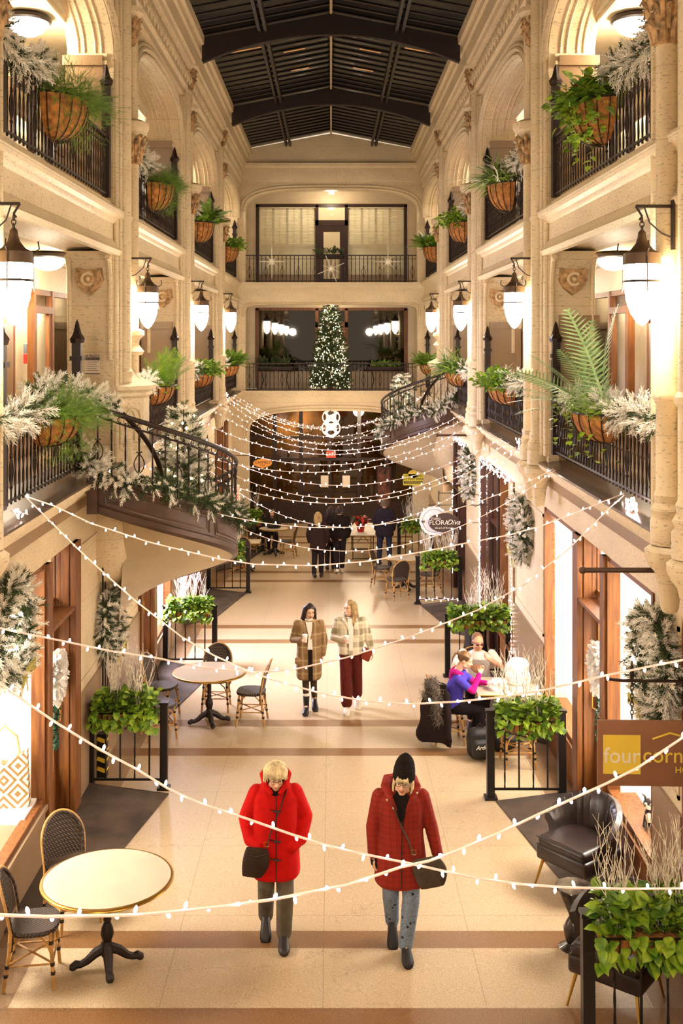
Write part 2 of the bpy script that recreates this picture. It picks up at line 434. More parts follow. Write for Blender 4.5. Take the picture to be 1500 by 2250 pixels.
            sbox(lf, s, xd-.015, xd, a+.14, b-.14, zb+.12, zb+.45)
            lf.build('door_leaf', M_, o, smooth=0)
            sbox(gl, s, xd+.02, xd+.026, a+.1, b-.1, zb+.55, zt-.17); sbox(gl, s, xd+.02, xd+.026, a, b, zt+.17, ZT-.08)
            gl.build('pane', GLASS, o, smooth=0)
            hd = MB(); hd.tube([(s*(xd-.01), b-.05, zb+1.1), (s*(xd-.06), b-.05, zb+1.12), (s*(xd-.06), b-.05, zb+1.32), (s*(xd-.01), b-.05, zb+1.34)], .01, 6)
            hd.build('door_handle', BRASS, o)

# ---- shop lighting
for s, y, p in ((-1, 9.6, 190), (1, 10.9, 190), (1, 13.6, 170), (-1, 18.3, 70), (-1, 22.8, 60), (1, 18.8, 110), (1, 24.2, 60), (-1, 28.8, 30)):
    light('shop_light', 'AREA', (s*4.35, y, 3.35), p, (1, .93, .84), 1.3, 1.8)

light('shop_light', 'AREA', (-3.35, 18.4, 2.5), 330, (.74, .72, 1.0), 1.4, .8, rot=(0, -math.radians(60), 0))
light('shop_light', 'AREA', (-3.35, 21.8, 2.5), 50, (.95, .85, .85), 1.4, .8, rot=(0, -math.radians(60), 0))
for s in (-1, 1): light('hall_front_fill', 'POINT', (s*2.4, 1.6, 5.9), 210, (1, .86, .68), .2)   # unseen fill pair added to light camera-facing sides, where the next lanterns would hang
# ---- piers, galleries
def superarc(n=26):
    out = []
    for i in range(n+1):
        a = pi*i/n; c, d = math.cos(a), math.sin(a)
        out.append((-math.copysign(abs(c)**.82, c), max(0, d)**.8))
    return out
ARC = superarc()
for s, side in ((-1, 'left'), (1, 'right')):
    # slabs, beams, gallery back walls, ceilings
    sl = MB(); sbox(sl, s, 2.9, 4.4, YB, YEND+1.7, 3.6, 3.92); sbox(sl, s, 3.3, 4.4, YB, YEND+1.7, 6.86, 7.2)
    struct(sl.build('floor', MARB, smooth=0))
    cl = MB(); sbox(cl, s, 3.35, 4.4, YB, YEND+1.7, 6.78, 6.86); sbox(cl, s, 3.35, 4.4, YB, YEND+1.7, 9.65, 9.75)
    for z in (6.7, 9.55): sbox(cl, s, 4.2, 4.32, YB, YEND, z, z+.1)
    struct(cl.build('ceiling', PLAST, smooth=0))
    bw = MB(); x0 = 4.3
    for z in (Z2, Z3): sbox(bw, s, x0+.5, x0+.6, YB, YEND+1.7, z-.1, z+2.9)
    sbox(bw, s, 3.38, 3.45, YB, YEND, 9.6, 10.95)
    fm = MB()
    for k in range(4):
        for z, zt_ in ((Z2, 6.3), (Z3, 9.15)):
            yc = YC[k]+1.55; w0, w1 = yc-1.75, yc+1.75
            for (a, b) in ((YC[k]-2.4 if k == 0 else YC[k]-2.6+.0, w0), (w1, YC[k]+3.4)):
                sbox(bw, s, x0, x0+.5, a, b, z-.1, z+2.9); sbox(fm, s, x0-.02, x0, a, b, z, z+1.83)
            sbox(bw, s, x0, x0+.5, w0, w1, zt_, z+2.9); sbox(fm, s, x0-.01, x0+.06, w0, w1, z, z+.5)
            # storefront of the gallery office
            wn[0] += 1; ro = MB(); M_ = WOOD if z == Z2 else MAHOG
            for y in (w0, yc-.75, yc+.25, w1-.08): sbox(ro, s, x0-.02, x0+.08, y, y+.1, z+.02, zt_)
            sbox(ro, s, x0-.01, x0+.07, w0, w1, zt_-.08, zt_); sbox(ro, s, x0-.01, x0+.07, w0, w1, z+.5, z+.58)
            sbox(ro, s, x0-.02, x0+.08, yc-.65, yc+.25, z+2.0, z+2.1)
            sbox(ro, s, x0, x0+.06, yc-.65, yc-.53, z, z+2.0); sbox(ro, s, x0, x0+.06, yc+.13, yc+.25, z, z+2.0)
            o = struct(ro.build('window_%d' % wn[0], M_, smooth=0))
            gl = MB(); sbox(gl, s, x0+.03, x0+.036, w0+.1, w1-.08, z+.5, zt_-.08); gl.build('pane', GLASS, o, smooth=0)
    sbox(bw, s, x0, x0+.1, YB, YC[0]+.5, Z2-.1, 9.7)
    struct(bw.build('wall_gallery_'+side, STONE2, smooth=0)); struct(fm.build('trim_3', MARB, smooth=0))
    # balustrade wall of the upper gallery: fascia with mouldings
    fa = MB()
    prof = [(3.5, 6.74), (3.42, 6.70), (3.34, 6.74), (3.02, 6.76), (2.96, 6.70), (2.86, 6.70), (2.84, 6.66), (2.76, 6.66), (2.74, 6.72), (2.78, 6.76), (2.80, 6.82),
            (2.83, 6.86), (2.83, 7.07), (2.80, 7.09), (2.78, 7.13), (2.73, 7.16), (2.71, 7.22), (2.72, 7.25), (2.84, 7.28), (2.86, 7.36), (3.4, 7.36), (3.5, 7.2)]
    fa.extr(prof, lambda p: (s*p[0], YB, p[1]), lambda p: (s*p[0], YEND, p[1]))
    # crowning cornice, frieze with small egg-shaped cups
    prof = [(3.45, 10.0), (2.83, 10.12), (2.76, 10.16), (2.76, 10.28), (2.71, 10.33), (2.71, 10.66), (2.62, 10.70), (2.60, 10.78), (2.56, 10.80), (2.54, 11.02), (2.50, 11.05),
            (2.48, 11.15), (2.42, 11.17), (2.41, 11.33), (3.45, 11.33)]
    prof[0] = (3.45, 10.12)
    fa.extr(prof, lambda p: (s*p[0], YB, p[1]), lambda p: (s*p[0], YEND, p[1]))
    cu = MB(); y = 10.0
    while y < YEND-.2:
        cu.ell((s*2.68, y, 10.5), (.05, .085, .10), 8); cu.tube([(s*2.69, y+.1*math.cos(a), 10.5+.115*math.sin(a)) for a in np.linspace(0, 2*pi, 13)[:-1]], .016, 5, closed=True)
        y += .30
    struct(cu.build('trim_4', STONE))
    # piers with colonnettes
    for k, yc in enumerate(YC[:4]):
        if k == 0 and s < 0: yc -= .22
        ya, yb = yc-.72, yc+.68
        for z0, z1 in ((Z2, 6.72), (7.2, 9.2)): sbox(fa, s, 2.82, 3.42, ya, yb, z0, z1)
        for z in (Z2+.05, 7.36):
            if z < 5 and k == 1 and s < 0: continue
            zt_ = z+1.75
            sbox(mb_ := MB(), s, 2.95, 3.44, ya-.03, yb+.03, z, zt_)
            sbox(mb_, s, 2.95, 3.47, ya-.06, yb+.06, zt_, zt_+.13); struct(mb_.build('trim_5', MARB, smooth=0))
        # shafts facing the hall
        for dy, r, ztop in ((-.42, .095, 10.2), (.14, .09, 8.1)):
            y = yc+dy
            if not (k == 1 and s < 0 and ztop < 9) and not (k == 3 and s > 0 and ztop < 9):
                zb = Z2+.1
                fa.lathe([(r*1.5, zb-.14), (r*1.5, zb+.05), (r*1.25, zb+.09), (r*1.45, zb+.14), (r*1.1, zb+.2), (r*1.2, zb+.26), (r, zb+.3), (r, zb+1.0), (r*1.25, zb+1.04), (r*1.25, zb+1.09), (r, zb+1.13), (r, ztop)], (s*2.74, y, 0), 14)
            else: fa.lathe([(r, Z2+.9), (r, ztop)], (s*2.74, y, 0), 14)
            # corbel pot under the ledge
            if not (k == 1 and s < 0): fa.lathe([(.02, 3.34), (.06, 3.36), (.075, 3.4), (.09, 3.55), (.12, 3.68), (.17, 3.74), (.2, 3.80), (.2, 3.86), (.15, 3.9)], (s*2.76, y, 0), 14)
        for dy in (-.66, -.56, .56, .64): fa.tube([(s*(2.80 if abs(dy) > .6 else 2.77), yc+dy, Z2+.1), (s*(2.80 if abs(dy) > .6 else 2.77), yc+dy, 10.1)], .035, 8)
        # upper colonnette and roof corbel
        fa.lathe([(.06, 8.5), (.06, 9.9), (.09, 9.95), (.06, 10.0), (.05, 10.3)], (s*2.74, yc+.14, 0), 10)
        fa.lathe([(.10, 8.32), (.20, 8.40), (.235, 8.46), (.235, 8.54), (.15, 8.58)], (s*2.74, yc+.14, 0), 8)
        for zc in (9.95, 10.75):
            fa.lathe([(.10, zc-.22), (.14, zc-.05), (.2, zc), (.2, zc+.06), (.1, zc+.08)], (s*2.72, yc-.2, 0), 10)
        cp = MB()          # carved leaf capitals
        for (yy, zc, h, rr) in ((yc+.14, 8.05, .3, .1), (yc-.2, 9.6, .24, .09), (yc-.2, 10.4, .26, .09)):
            for q in range(3):
                for j in range(9):
                    a = 2*pi*(j+.5*q)/9; r0 = rr+.012*q; zq = zc+h*q/3.2
                    d = Vector((math.cos(a), math.sin(a), 0)); b = Vector((s*2.74, yy, 0))
                    cp.tube([b+d*r0+Vector((0, 0, zq-.06)), b+d*(r0+.02)+Vector((0, 0, zq+.06)), b+d*(r0+.07)+Vector((0, 0, zq+.12)), b+d*(r0+.085)+Vector((0, 0, zq+.08))], [.03, .034, .025, .012], 6)
            cp.lathe([(rr, zc-.08), (rr, zc+h)], (s*2.74, yy, 0), 10)
        struct(cp.build('trim_6', mat('carved_stone_brownish', '#b89468', .7, var=.35, vs=14)))
        # bracket scrolls under the beam with the shield
        br = MB()
        for ye, sg in ((ya, -1), (yb, 1)):
            pts = [(s*2.86, ye+sg*.03, 5.3)]+[(s*2.86, ye+sg*(.03+.17*(1-math.cos(t))), 6.2+.42*math.sin(t)) for t in np.linspace(0, pi/2, 7)]
            br.tube(pts, .035, 8)
            pts = [(s*3.38, ye+sg*.03, 5.3)]+[(s*3.38, ye+sg*(.03+.17*(1-math.cos(t))), 6.2+.42*math.sin(t)) for t in np.linspace(0, pi/2, 7)]
            br.tube(pts, .035, 8)
            poly = [(ye, 6.1)]+[(ye+sg*(.03+.15*(1-math.cos(t))), 6.2+.5*math.sin(t)) for t in np.linspace(0, pi/2, 7)]+[(ye, 6.72)]
            br.extr(poly, lambda p: (s*2.84, p[0], p[1]), lambda p: (s*3.40, p[0], p[1]))
        y = ya-.012; xc = s*3.12; z = 6.33
        br2 = MB(); yy = ya-.10
        sh = [(-.17, .17), (-.05, .14), (.05, .14), (.17, .17), (.185, .0), (.13, -.1), (0, -.2), (-.13, -.1), (-.185, 0)]
        br2.extr(sh, lambda p: (xc+p[0], ya-.02, z+p[1]), lambda p: (xc+p[0]*.9, ya-.15, z+p[1]*.9))
        cc = MB(); cc.tube([(xc+.075*math.cos(a), yy-.06, z+.01+.075*math.sin(a)) for a in np.linspace(.7, 2*pi-.7, 14)], .02, 6)
        cc.ell((xc, yy-.05, z+.01), .03, 8); struct(cc.build('trim_13', STONE))
        struct(br.build('trim_7', STONE)); struct(br2.build('trim_8', mat('carved_stone_brownish', '#b89468')))
        # impost band and sunk soffit panels
        for ye, sg in ((ya, -1), (yb, 1)):
            for d, za in ((.05, 9.12), (.03, 9.22)): sbox(fa, s, 2.9, 3.36, ye if sg < 0 else ye-.01, ye+sg*d, za, za+.05)
    # arches of the upper gallery
    for k in range(-1, 4):
        if k < 0: a0, a1 = YC[0]-.7-4.4, YC[0]-.72
        else: a0, a1 = YC[k]+.68, YC[k+1]-.72
        if k == 3: a1 = YEND-.15
        yc, hw = (a0+a1)/2, (a1-a0)/2
        pts = [(yc+hw*c, 9.2+.72*d) for c, d in ARC]
        sec = []
        for (y, z) in pts:
            sec.append([(s*2.82, y, z), (s*2.82, y, 10.2), (s*3.42, y, 10.2), (s*3.42, y, z)])
        fa.loft(sec if s > 0 else [list(reversed(r)) for r in sec], True)
        for off, r, x in ((.04, .035, 2.80), (.13, .045, 2.79), (.20, .03, 2.80)):
            fa.tube([(s*x, yc+(hw+off)*c, 9.2+(.72+off)*d) for c, d in ARC], r, 8)
        for x in (2.97, 3.05, 3.19, 3.27): fa.tube([(s*x, yc+(hw-.005)*c, 9.2+(.715)*d) for c, d in ARC], .014, 6)
    for (a, b) in [(YC[k]-.72, YC[k]+.68) for k in range(4)]+[(YEND-.15, YEND)]: sbox(fa, s, 2.82, 3.42, a, b, 9.2, 10.2)
    sbox(fa, s, 2.82, 3.42, YEND-.25, YEND, Z2, 6.72); sbox(fa, s, 2.82, 3.42, YEND-.25, YEND, 7.2, 9.2)
    struct(fa.build('wall_'+side+'_gallery', STONE, smooth=30))

# ---- dome ceiling lights
def dome(loc, label, rad=.27, dim=1.0):
    t = thing('ceiling_light', label, 'ceiling light', loc, group='dome lights on the gallery ceilings')
    MB().lathe([(rad*1.0, -.005), (rad*1.12, -.03), (rad*1.12, -.07), (rad*1.0, -.09), (rad*.95, -.07)], n=24).build('rim', IRON, t)
    MB().lathe([(rad*.98, -.07), (rad*.9, -.13), (rad*.7, -.2), (rad*.4, -.245), (.01, -.26)], n=24).build('glass_bowl', GLOW2, t)
    return t
for s, sd in ((-1, 'left'), (1, 'right')):
    for i, (y, nm) in enumerate(((13.2, 'nearest the camera'), (20.1, 'second from the camera'), (25.3, 'third from the camera'), (30.2, 'farthest from the camera'))):
        dome((s*3.83, y, 9.65), 'glowing white glass dome on the top %s gallery ceiling, %s' % (sd, nm))
        light('gallery_lamp', 'POINT', (s*3.83, y, 9.25), (42, 26, 22, 18)[i], (1, .84, .6), .15)
    for i, (y, nm) in enumerate(((14.6, 'nearest the camera'), (20.1, 'second from the camera'), (26.0, 'third from the camera'))):
        dome((s*3.95, y, 6.78), 'flat glowing glass dome under the middle %s gallery ceiling, %s' % (sd, nm))
        light('gallery_lamp', 'POINT', (s*3.9, y, 6.35), 30, (1, .86, .64), .15)
    for z, y0, p in ((6.1, 15.85, 46), (6.1, 21.75, 16), (6.1, 27.6, 10), (9.0, 9.95, 18), (9.0, 15.85, 16), (9.0, 21.75, 14), (9.0, 27.6, 12)):
        if s > 0 and z < 7: p *= .3
        light('office_light', 'AREA', (s*4.6, y0, z), p, (1, .9, .68), .3, 3.0)

# ---- end wall
ew = MB(); xw_ = 3.5
def hole_band(mb, y0, y1, x0, x1, ztop, curve):
    sec = [[(x, y0, z), (x, y1, z), (x, y1, ztop), (x, y0, ztop)] for x, z in curve]
    mb.loft(sec, True)
    mb.box(-xw_, x0, y0, y1, curve[0][1], ztop); mb.box(x1, xw_, y0, y1, curve[-1][1], ztop)
E0, E1 = YEND, YEND+.35
ARCF = [(-math.copysign(abs(math.cos(a))**.55, math.cos(a)), max(0, math.sin(a))**.75) for a in np.linspace(0, pi, 31)]
hole_band(ew, E0, E1, -2.6, 2.62, 10.35, [(.01+2.61*c, 9.4+.66*d) for c, d in ARCF])
ew.box(-xw_, -2.6, E0, E1, 7.2, 9.4); ew.box(2.62, xw_, E0, E1, 7.2, 9.4)
ARCS = [(-math.copysign(abs(math.cos(a))**.25, math.cos(a)), max(0, math.sin(a))**.3) for a in np.linspace(0, pi, 41)]
hole_band(ew, E0, E1, -2.6, 2.62, 6.75, [(.01+2.61*c, 6.2+.38*d) for c, d in ARCS])
ew.box(-xw_, -2.6, E0, E1, Z2-.05, 6.2); ew.box(2.62, xw_, E0, E1, Z2-.05, 6.2)
ARCG = [(-math.copysign(abs(math.cos(a))**.7, math.cos(a)), max(0, math.sin(a))**.62) for a in np.linspace(0, pi, 31)]
hole_band(ew, E0, E1, -2.5, 2.5, 3.9, [(2.5*c, 2.6+.75*d) for c, d in ARCG])
ew.box(-xw_, -2.5, E0, E1, -1, 2.6); ew.box(2.5, xw_, E0, E1, -1, 2.6)
for off in (.05, .14): 
    ew.tube([(.01+(2.61+off)*c, E0-.01, 9.4+(.66+off)*d) for c, d in ARCF], .03, 6)
    ew.tube([(.01+(2.61+off*.6)*c, E0-.01, 6.2+(.38+off*.6)*d) for c, d in ARCS], .025, 6)
    ew.tube([((2.5+off)*c, E0-.01, 2.6+(.75+off)*d) for c, d in ARCG], .03, 6)
ew.box(-xw_, xw_, E0-.1, E1, 7.05, 7.25); ew.box(-xw_, xw_, E0-.05, E1, 6.66, 7.05)
ew.box(-xw_, xw_, E0-.08, E1, 3.8, 3.96)
prof = [(E1, 10.3), (E0-.02, 10.3), (E0-.04, 10.34), (E0-.04, 10.72), (E0-.12, 10.78), (E0-.14, 10.86), (E0-.08, 10.9), (E0-.02, 10.92), (E1, 10.92)]
ew.extr(prof, lambda p: (-2.8, p[0], p[1]), lambda p: (2.8, p[0], p[1]))
ew.box(-xw_, xw_, E0, E1, 10.9, 11.3)
ew.extr([(-2.6, 11.3), (2.6, 11.3), (0, 11.78)], lambda p: (p[0], E0, p[1]), lambda p: (p[0], E1, p[1]))
struct(ew.build('wall_end', STONE, smooth=30))
# end galleries behind
eg = MB(); B0 = 33.4
eg.box(-4.4, 4.4, E1, B0+.1, 3.5, Z2-.02); eg.box(-4.4, 4.4, E1, B0+.1, 6.8, 7.2); eg.box(-4.4, 4.4, E1, B0+.1, 10.35, 10.5)
struct(eg.build('floor', MARB, smooth=0))
eb = MB()
for z0, zs, zt_, z1 in ((Z2, 0, 6.42, 6.85), (7.2, 0, 9.75, 10.4)):
    eb.box(-4.4, -2.42, B0, B0+.2, z0, z1); eb.box(2.45, 4.4, B0, B0+.2, z0, z1); eb.box(-2.42, 2.45, B0, B0+.2, zt_+.1, z1)
eb.box(-4.4, 4.4, B0+1.5, B0+1.6, 3.9, 10.5)
struct(eb.build('wall_end_gallery', STONE2, smooth=0))
for lev, (z0, zt_, M_) in enumerate(((Z2, 6.5, WOOD), (7.2, 9.8, MAHOG))):
    wn[0] += 1; r = MB(); dh = (.55, .38)[lev]
    for x in (-2.4, -.5, .44, 2.33): r.box(x, x+.1, B0-.02, B0+.12, z0, zt_)
    r.box(-2.4, 2.43, B0-.02, B0+.12, zt_-.06, zt_+.03); r.box(-.5, .54, B0-.02, B0+.12, z0+1.95, z0+2.12)
    r.box(-.4, -.24, B0, B0+.08, z0, z0+1.95); r.box(.28, .44, B0, B0+.08, z0, z0+1.95); r.box(-.24, .28, B0, B0+.08, z0, z0+.25); r.box(-.24, .28, B0, B0+.08, z0+1.75, z0+1.95)
    o = struct(r.build('window_%d' % wn[0], M_, smooth=0))
    d = MB(); d.box(-2.3, -.5, B0, B0+.1, z0, z0+dh); d.box(.54, 2.33, B0, B0+.1, z0, z0+dh); d.build('dado_panel', MARB, o, smooth=0)
    g = MB(); g.box(-2.3, -.5, B0+.04, B0+.05, z0+dh, zt_-.06); g.box(.54, 2.33, B0+.04, B0+.05, z0+dh, zt_-.06); g.box(-.4, .44, B0+.04, B0+.05, z0+2.12, zt_-.06); g.box(-.24, .28, B0+.04, B0+.05, z0+.25, z0+1.75)
    g.build('pane', GLASS if lev else GLASSD, o, smooth=0)
    if lev:
        sh = MB(); sm = mat('cream_shutter_paint', '#e2d8b6', .6, var=.04)
        for x0, x1 in ((-2.3, -.5), (.54, 2.33)):
            nP = 4; wP = (x1-x0)/nP; zu0, zu1 = z0+1.35, zt_-.1
            for i in range(nP):
                a = x0+i*wP; b = a+wP
                for (p, q) in ((a, a+.04), (b-.04, b), ((a+b)/2-.008, (a+b)/2+.008)): sh.box(p, q, B0+.1, B0+.13, zu0, zu1)
                z = zu0+.03
                while z < zu1-.02:
                    sh.obox(((a+b)/2, B0+.13, z), (wP-.06, .045, .008), Matrix.Rotation(.5, 3, 'X')); z += .045
            sh.box(x0, x1, B0+.1, B0+.14, zu0-.04, zu0); sh.box(x0, x1, B0+.1, B0+.14, zu1-.02, zu1+.02); sh.box(x0, x1, B0+.16, B0+.18, z0+dh, zu0-.04)
        sh.build('shutters', sm, o, smooth=0)
        text_mesh('323', .09, WHITE, o, Matrix.Translation((.02, B0+.02, z0+2.3)) @ Matrix.Rotation(pi/2, 4, 'X'))
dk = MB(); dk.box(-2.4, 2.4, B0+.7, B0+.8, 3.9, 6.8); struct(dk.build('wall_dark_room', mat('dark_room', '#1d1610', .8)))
light('office_light', 'AREA', (0, B0+.9, 10.2), 24, (1, .88, .62), 3.5, .5)
light('gallery_lamp', 'POINT', (0, 32.6, 9.9), 18, (1, .84, .6), .15)
light('gallery_lamp', 'POINT', (0, 32.5, 6.5), 22, (1, .84, .6), .15)

# ---- ground-floor vestibule and street doors
vb = MB(); YD = 36.0
vb.box(-3.3, -2.9, E1, YD, -1.2, 3.5); vb.box(2.9, 3.3, E1, YD, -1.2, 3.5); vb.box(-3.3, 3.3, E1, YD+2, 3.4, 3.55)
struct(vb.build('wall_vestibule', mat('vestibule_wall', '#4f3c2c', .7)))
zb = zf(YD); dk = MB(); DB = mat('dark_door_frame', '#33211a', .4, var=.1)
for x in (-2.9, -2.0, -1.1, -.12, .9, 1.85, 2.78): dk.box(x, x+.13, YD-.06, YD+.06, zb, 3.4)
for z in (zb+2.15, zb+2.9, 3.3): dk.box(-2.9, 2.9, YD-.05, YD+.05, z, z+.1)
dk.box(-2.9, 2.9, YD-.04, YD+.04, zb, zb+.75)
for x in (-.98, .03): dk.box(x, x+.85, YD-.1, YD-.05, zb+1.0, zb+1.06)
dn[0] += 1; o = struct(dk.build('door_%d' % dn[0], DB, smooth=0))
g = MB(); g.box(-2.85, 2.85, YD, YD+.01, zb+.7, 3.3); g.build('pane', GLASSD, o, smooth=0)
sb = MB(); sb.box(-3.2, 3.2, YD+1.5, YD+1.6, -1.2, 3.5); struct(sb.build('wall_street', mat('street_beyond', '#8a6e4e', .8, var=.5, vs=1.2)))
light('vestibule_light', 'POINT', (-1.2, YD+.9, 2.6), 150, (1, .78, .52), .2)
light('vestibule_light', 'POINT', (1.0, 34, 2.9), 150, (1, .78, .52), .2)

light('pendant_glow', 'POINT', (0, 30.9, 2.5), 45, (1, .82, .6), .2)
light('far_hall_fill', 'POINT', (-1.2, 27.5, 3.3), 40, (1, .78, .55), .3)  # fill light with no fixture, added to brighten the far hall floor
# ---- glazed roof
gr = MB(); zr0, zr1 = 11.34, 11.82
for s in (-1, 1):
    gr.hexa([(s*2.55, YB, zr0-.02), (0, YB, zr1), (0, YEND, zr1), (s*2.55, YEND, zr0-.02), (s*2.55, YB, zr0+.05), (0, YB, zr1+.07), (0, YEND, zr1+.07), (s*2.55, YEND, zr0+.05)][::1] if s < 0 else
            [(0, YB, zr1), (s*2.55, YB, zr0-.02), (s*2.55, YEND, zr0-.02), (0, YEND, zr1), (0, YB, zr1+.07), (s*2.55, YB, zr0+.05), (s*2.55, YEND, zr0+.05), (0, YEND, zr1+.07)])
struct(gr.build('ceiling', mat('dark_roof_glass', '#120b07', .25, var=.2, vs=2), smooth=0))
rb = MB(); RBM = mat('roof_glazing_bar', '#281b12', .5, var=.2)
y = 9.0
while y < YEND-.2:
    for s in (-1, 1): rb.tube([(s*2.5, y, zr0-.02), (0, y, zr1-.02)], .022, 4)
    y += .42
for x in (-1.36, -1.24, 1.24, 1.36): rb.box(x-.03, x+.03, YB, YEND, 11.38, 11.5)
struct(rb.build('trim_9', RBM, smooth=0))
rr = MB()
for y0, y1 in ((8.5, 13.6), (14.6, 19.7), (20.2, 25.7), (26.2, 31.6)):
    rr.tube([(0, y, 11.70) for y in np.linspace(y0, y1, 12)], .028, 6)
struct(rr.build('trim_10', mat('pale_ridge_conduit', '#c9b18c', .6)))
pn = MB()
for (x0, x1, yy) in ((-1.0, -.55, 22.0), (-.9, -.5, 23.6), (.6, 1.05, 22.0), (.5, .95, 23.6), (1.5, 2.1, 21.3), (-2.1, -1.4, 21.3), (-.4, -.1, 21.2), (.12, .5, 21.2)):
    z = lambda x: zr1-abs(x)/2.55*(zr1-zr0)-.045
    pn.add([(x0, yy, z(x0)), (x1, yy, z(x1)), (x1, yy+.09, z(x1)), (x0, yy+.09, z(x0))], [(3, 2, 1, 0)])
struct(pn.build('roof_reflections', mat('roof_reflection_glow', '#c08850', .5, emit=.25, var=.3), smooth=0))  # reflections in the roof glass, put in as faintly glowing coloured strips
for i, yc in enumerate((8.3, 14.1, 20.0, 26.0)):
    tr = MB(); n = 24; sec = []
    for j in range(n+1):
        x = -2.46+4.92*j/n; zb_ = 10.86+.53*(1-(x/2.46)**2); zt_ = zr1-abs(x)/2.55*(zr1-zr0)-.05
        sec.append([(x, yc-.05, zb_), (x, yc+.05, zb_), (x, yc+.05, max(zt_, zb_+.03)), (x, yc-.05, max(zt_, zb_+.03))])
    tr.loft(sec)
    tr.tube([(-2.46+4.92*j/n, yc, 10.86+.53*(1-((-2.46+4.92*j/n)/2.46)**2)) for j in range(n+1)], .05, 6)
    struct(tr.build('trim_12', mat('dark_truss_steel', '#241610', .5, var=.15), smooth=0))
# ================================================================== IRONWORK
def railing_unit(h):
    b = MB(); n = 12
    b.tube([(0, 0, h*i/n) for i in range(n+1)], .0115, 4, twist=.55)
    bar = b.build('baluster_mesh', IRON, smooth=0); me = bar.data; bpy.data.objects.remove(bar)
    c = MB(); c.tube([(0, 0, 0), (0, 0, h)], .010, 4)
    for sg in (-1, 1):
        c.tube([(0, sg*(.005+.055*math.sin(t)), h*(.22+.34*t/pi)) for t in np.linspace(0, pi, 11)]+[(0, sg*.03, h*.6), (0, sg*.035, h*.575)], .007, 5)
        c.tube([(0, sg*.01, h*.22), (0, sg*.03, h*.19), (0, sg*.035, h*.21)], .006, 5)
    for z in (.2, .56, .8): c.ell((0, 0, h*z), .017, 6)
    o = c.build('scroll_mesh', IRON); me2 = o.data; bpy.data.objects.remove(o)
    return me, me2
BAL, SCR = railing_unit(.76)
def place_bal(root, p, ang, scroll, h=.76, zs=1):
    o = link('scroll_baluster' if scroll else 'baluster', SCR if scroll else BAL, root, p); o.rotation_euler = (0, 0, ang); o.scale = (1, 1, zs); return o
def railing(label, x, y0, y1, zb, group, s):
    t = thing('gallery_railing', label, 'railing', (x, y0, zb), group=group); L = y1-y0
    MB().box(-.022, .022, 0, L, .76, .79).build('handrail', IRON, t, 0)
    b = MB().box(-.015, .015, 0, L, .03, .05); b.box(-.012, .012, 0, L, .66, .675).build('rail', IRON, t, 0)
    n = int(L/.125)
    for i in range(1, n): place_bal(t, (0, L*i/n, 0), 0, i % 6 == 3)
    # ornate end posts fixed to the pier
    for y, sg in ((.04, 1), (L-.04, -1)):
        p = MB(); p.box(-.05, .05, y-.05, y+.05, 0, 1.45); p.box(-.07, .07, y-.07, y+.07, 1.25, 1.3)
        p.lathe([(.075, 1.45), (.09, 1.5), (.05, 1.56), (.02, 1.68), (.001, 1.72)], (0, y, 0), 8)
        p.build('end_post', IRON, t)
    return t
NM = ['nearest the camera', 'second from the camera', 'third from the camera', 'farthest from the camera']
for s, sd in ((-1, 'left'), (1, 'right')):
    for lev, zb in (('middle', Z2+.13), ('top', Z3+.16)):
        for k in range(4):
            y0, y1 = YC[k]+.72, YC[k+1]-.75
            if k == 3: y1 = YEND-.28
            if lev == 'middle' and ((s < 0 and k == 0) or (s > 0 and k == 2)): y1 = (12.0 if s < 0 else 24.0)
            railing('dark wrought-iron railing of the %s %s gallery, %s' % (lev, sd, NM[k]), s*2.9, y0, y1, zb, 'gallery railings', s)
for lev, zb, nm in (('middle', Z2+.02, 'behind which the tall lit Christmas tree stands'), ('top', 7.26, 'hung with three beaded stars')):
    t = thing('end_railing', 'iron railing across the far end wall, %s' % nm, 'railing', (-2.6, YEND+.05, zb), group='far end railings')
    MB().box(0, 5.2, -.022, .022, .80, .83).build('handrail', IRON, t, 0)
    MB().box(0, 5.2, -.012, .012, .03, .05).box(0, 5.2, -.012, .012, .70, .715).build('rail', IRON, t, 0)
    for i in range(1, 42): place_bal(t, (5.2*i/42, 0, 0), pi/2, i % 4 == 1, zs=1.05)

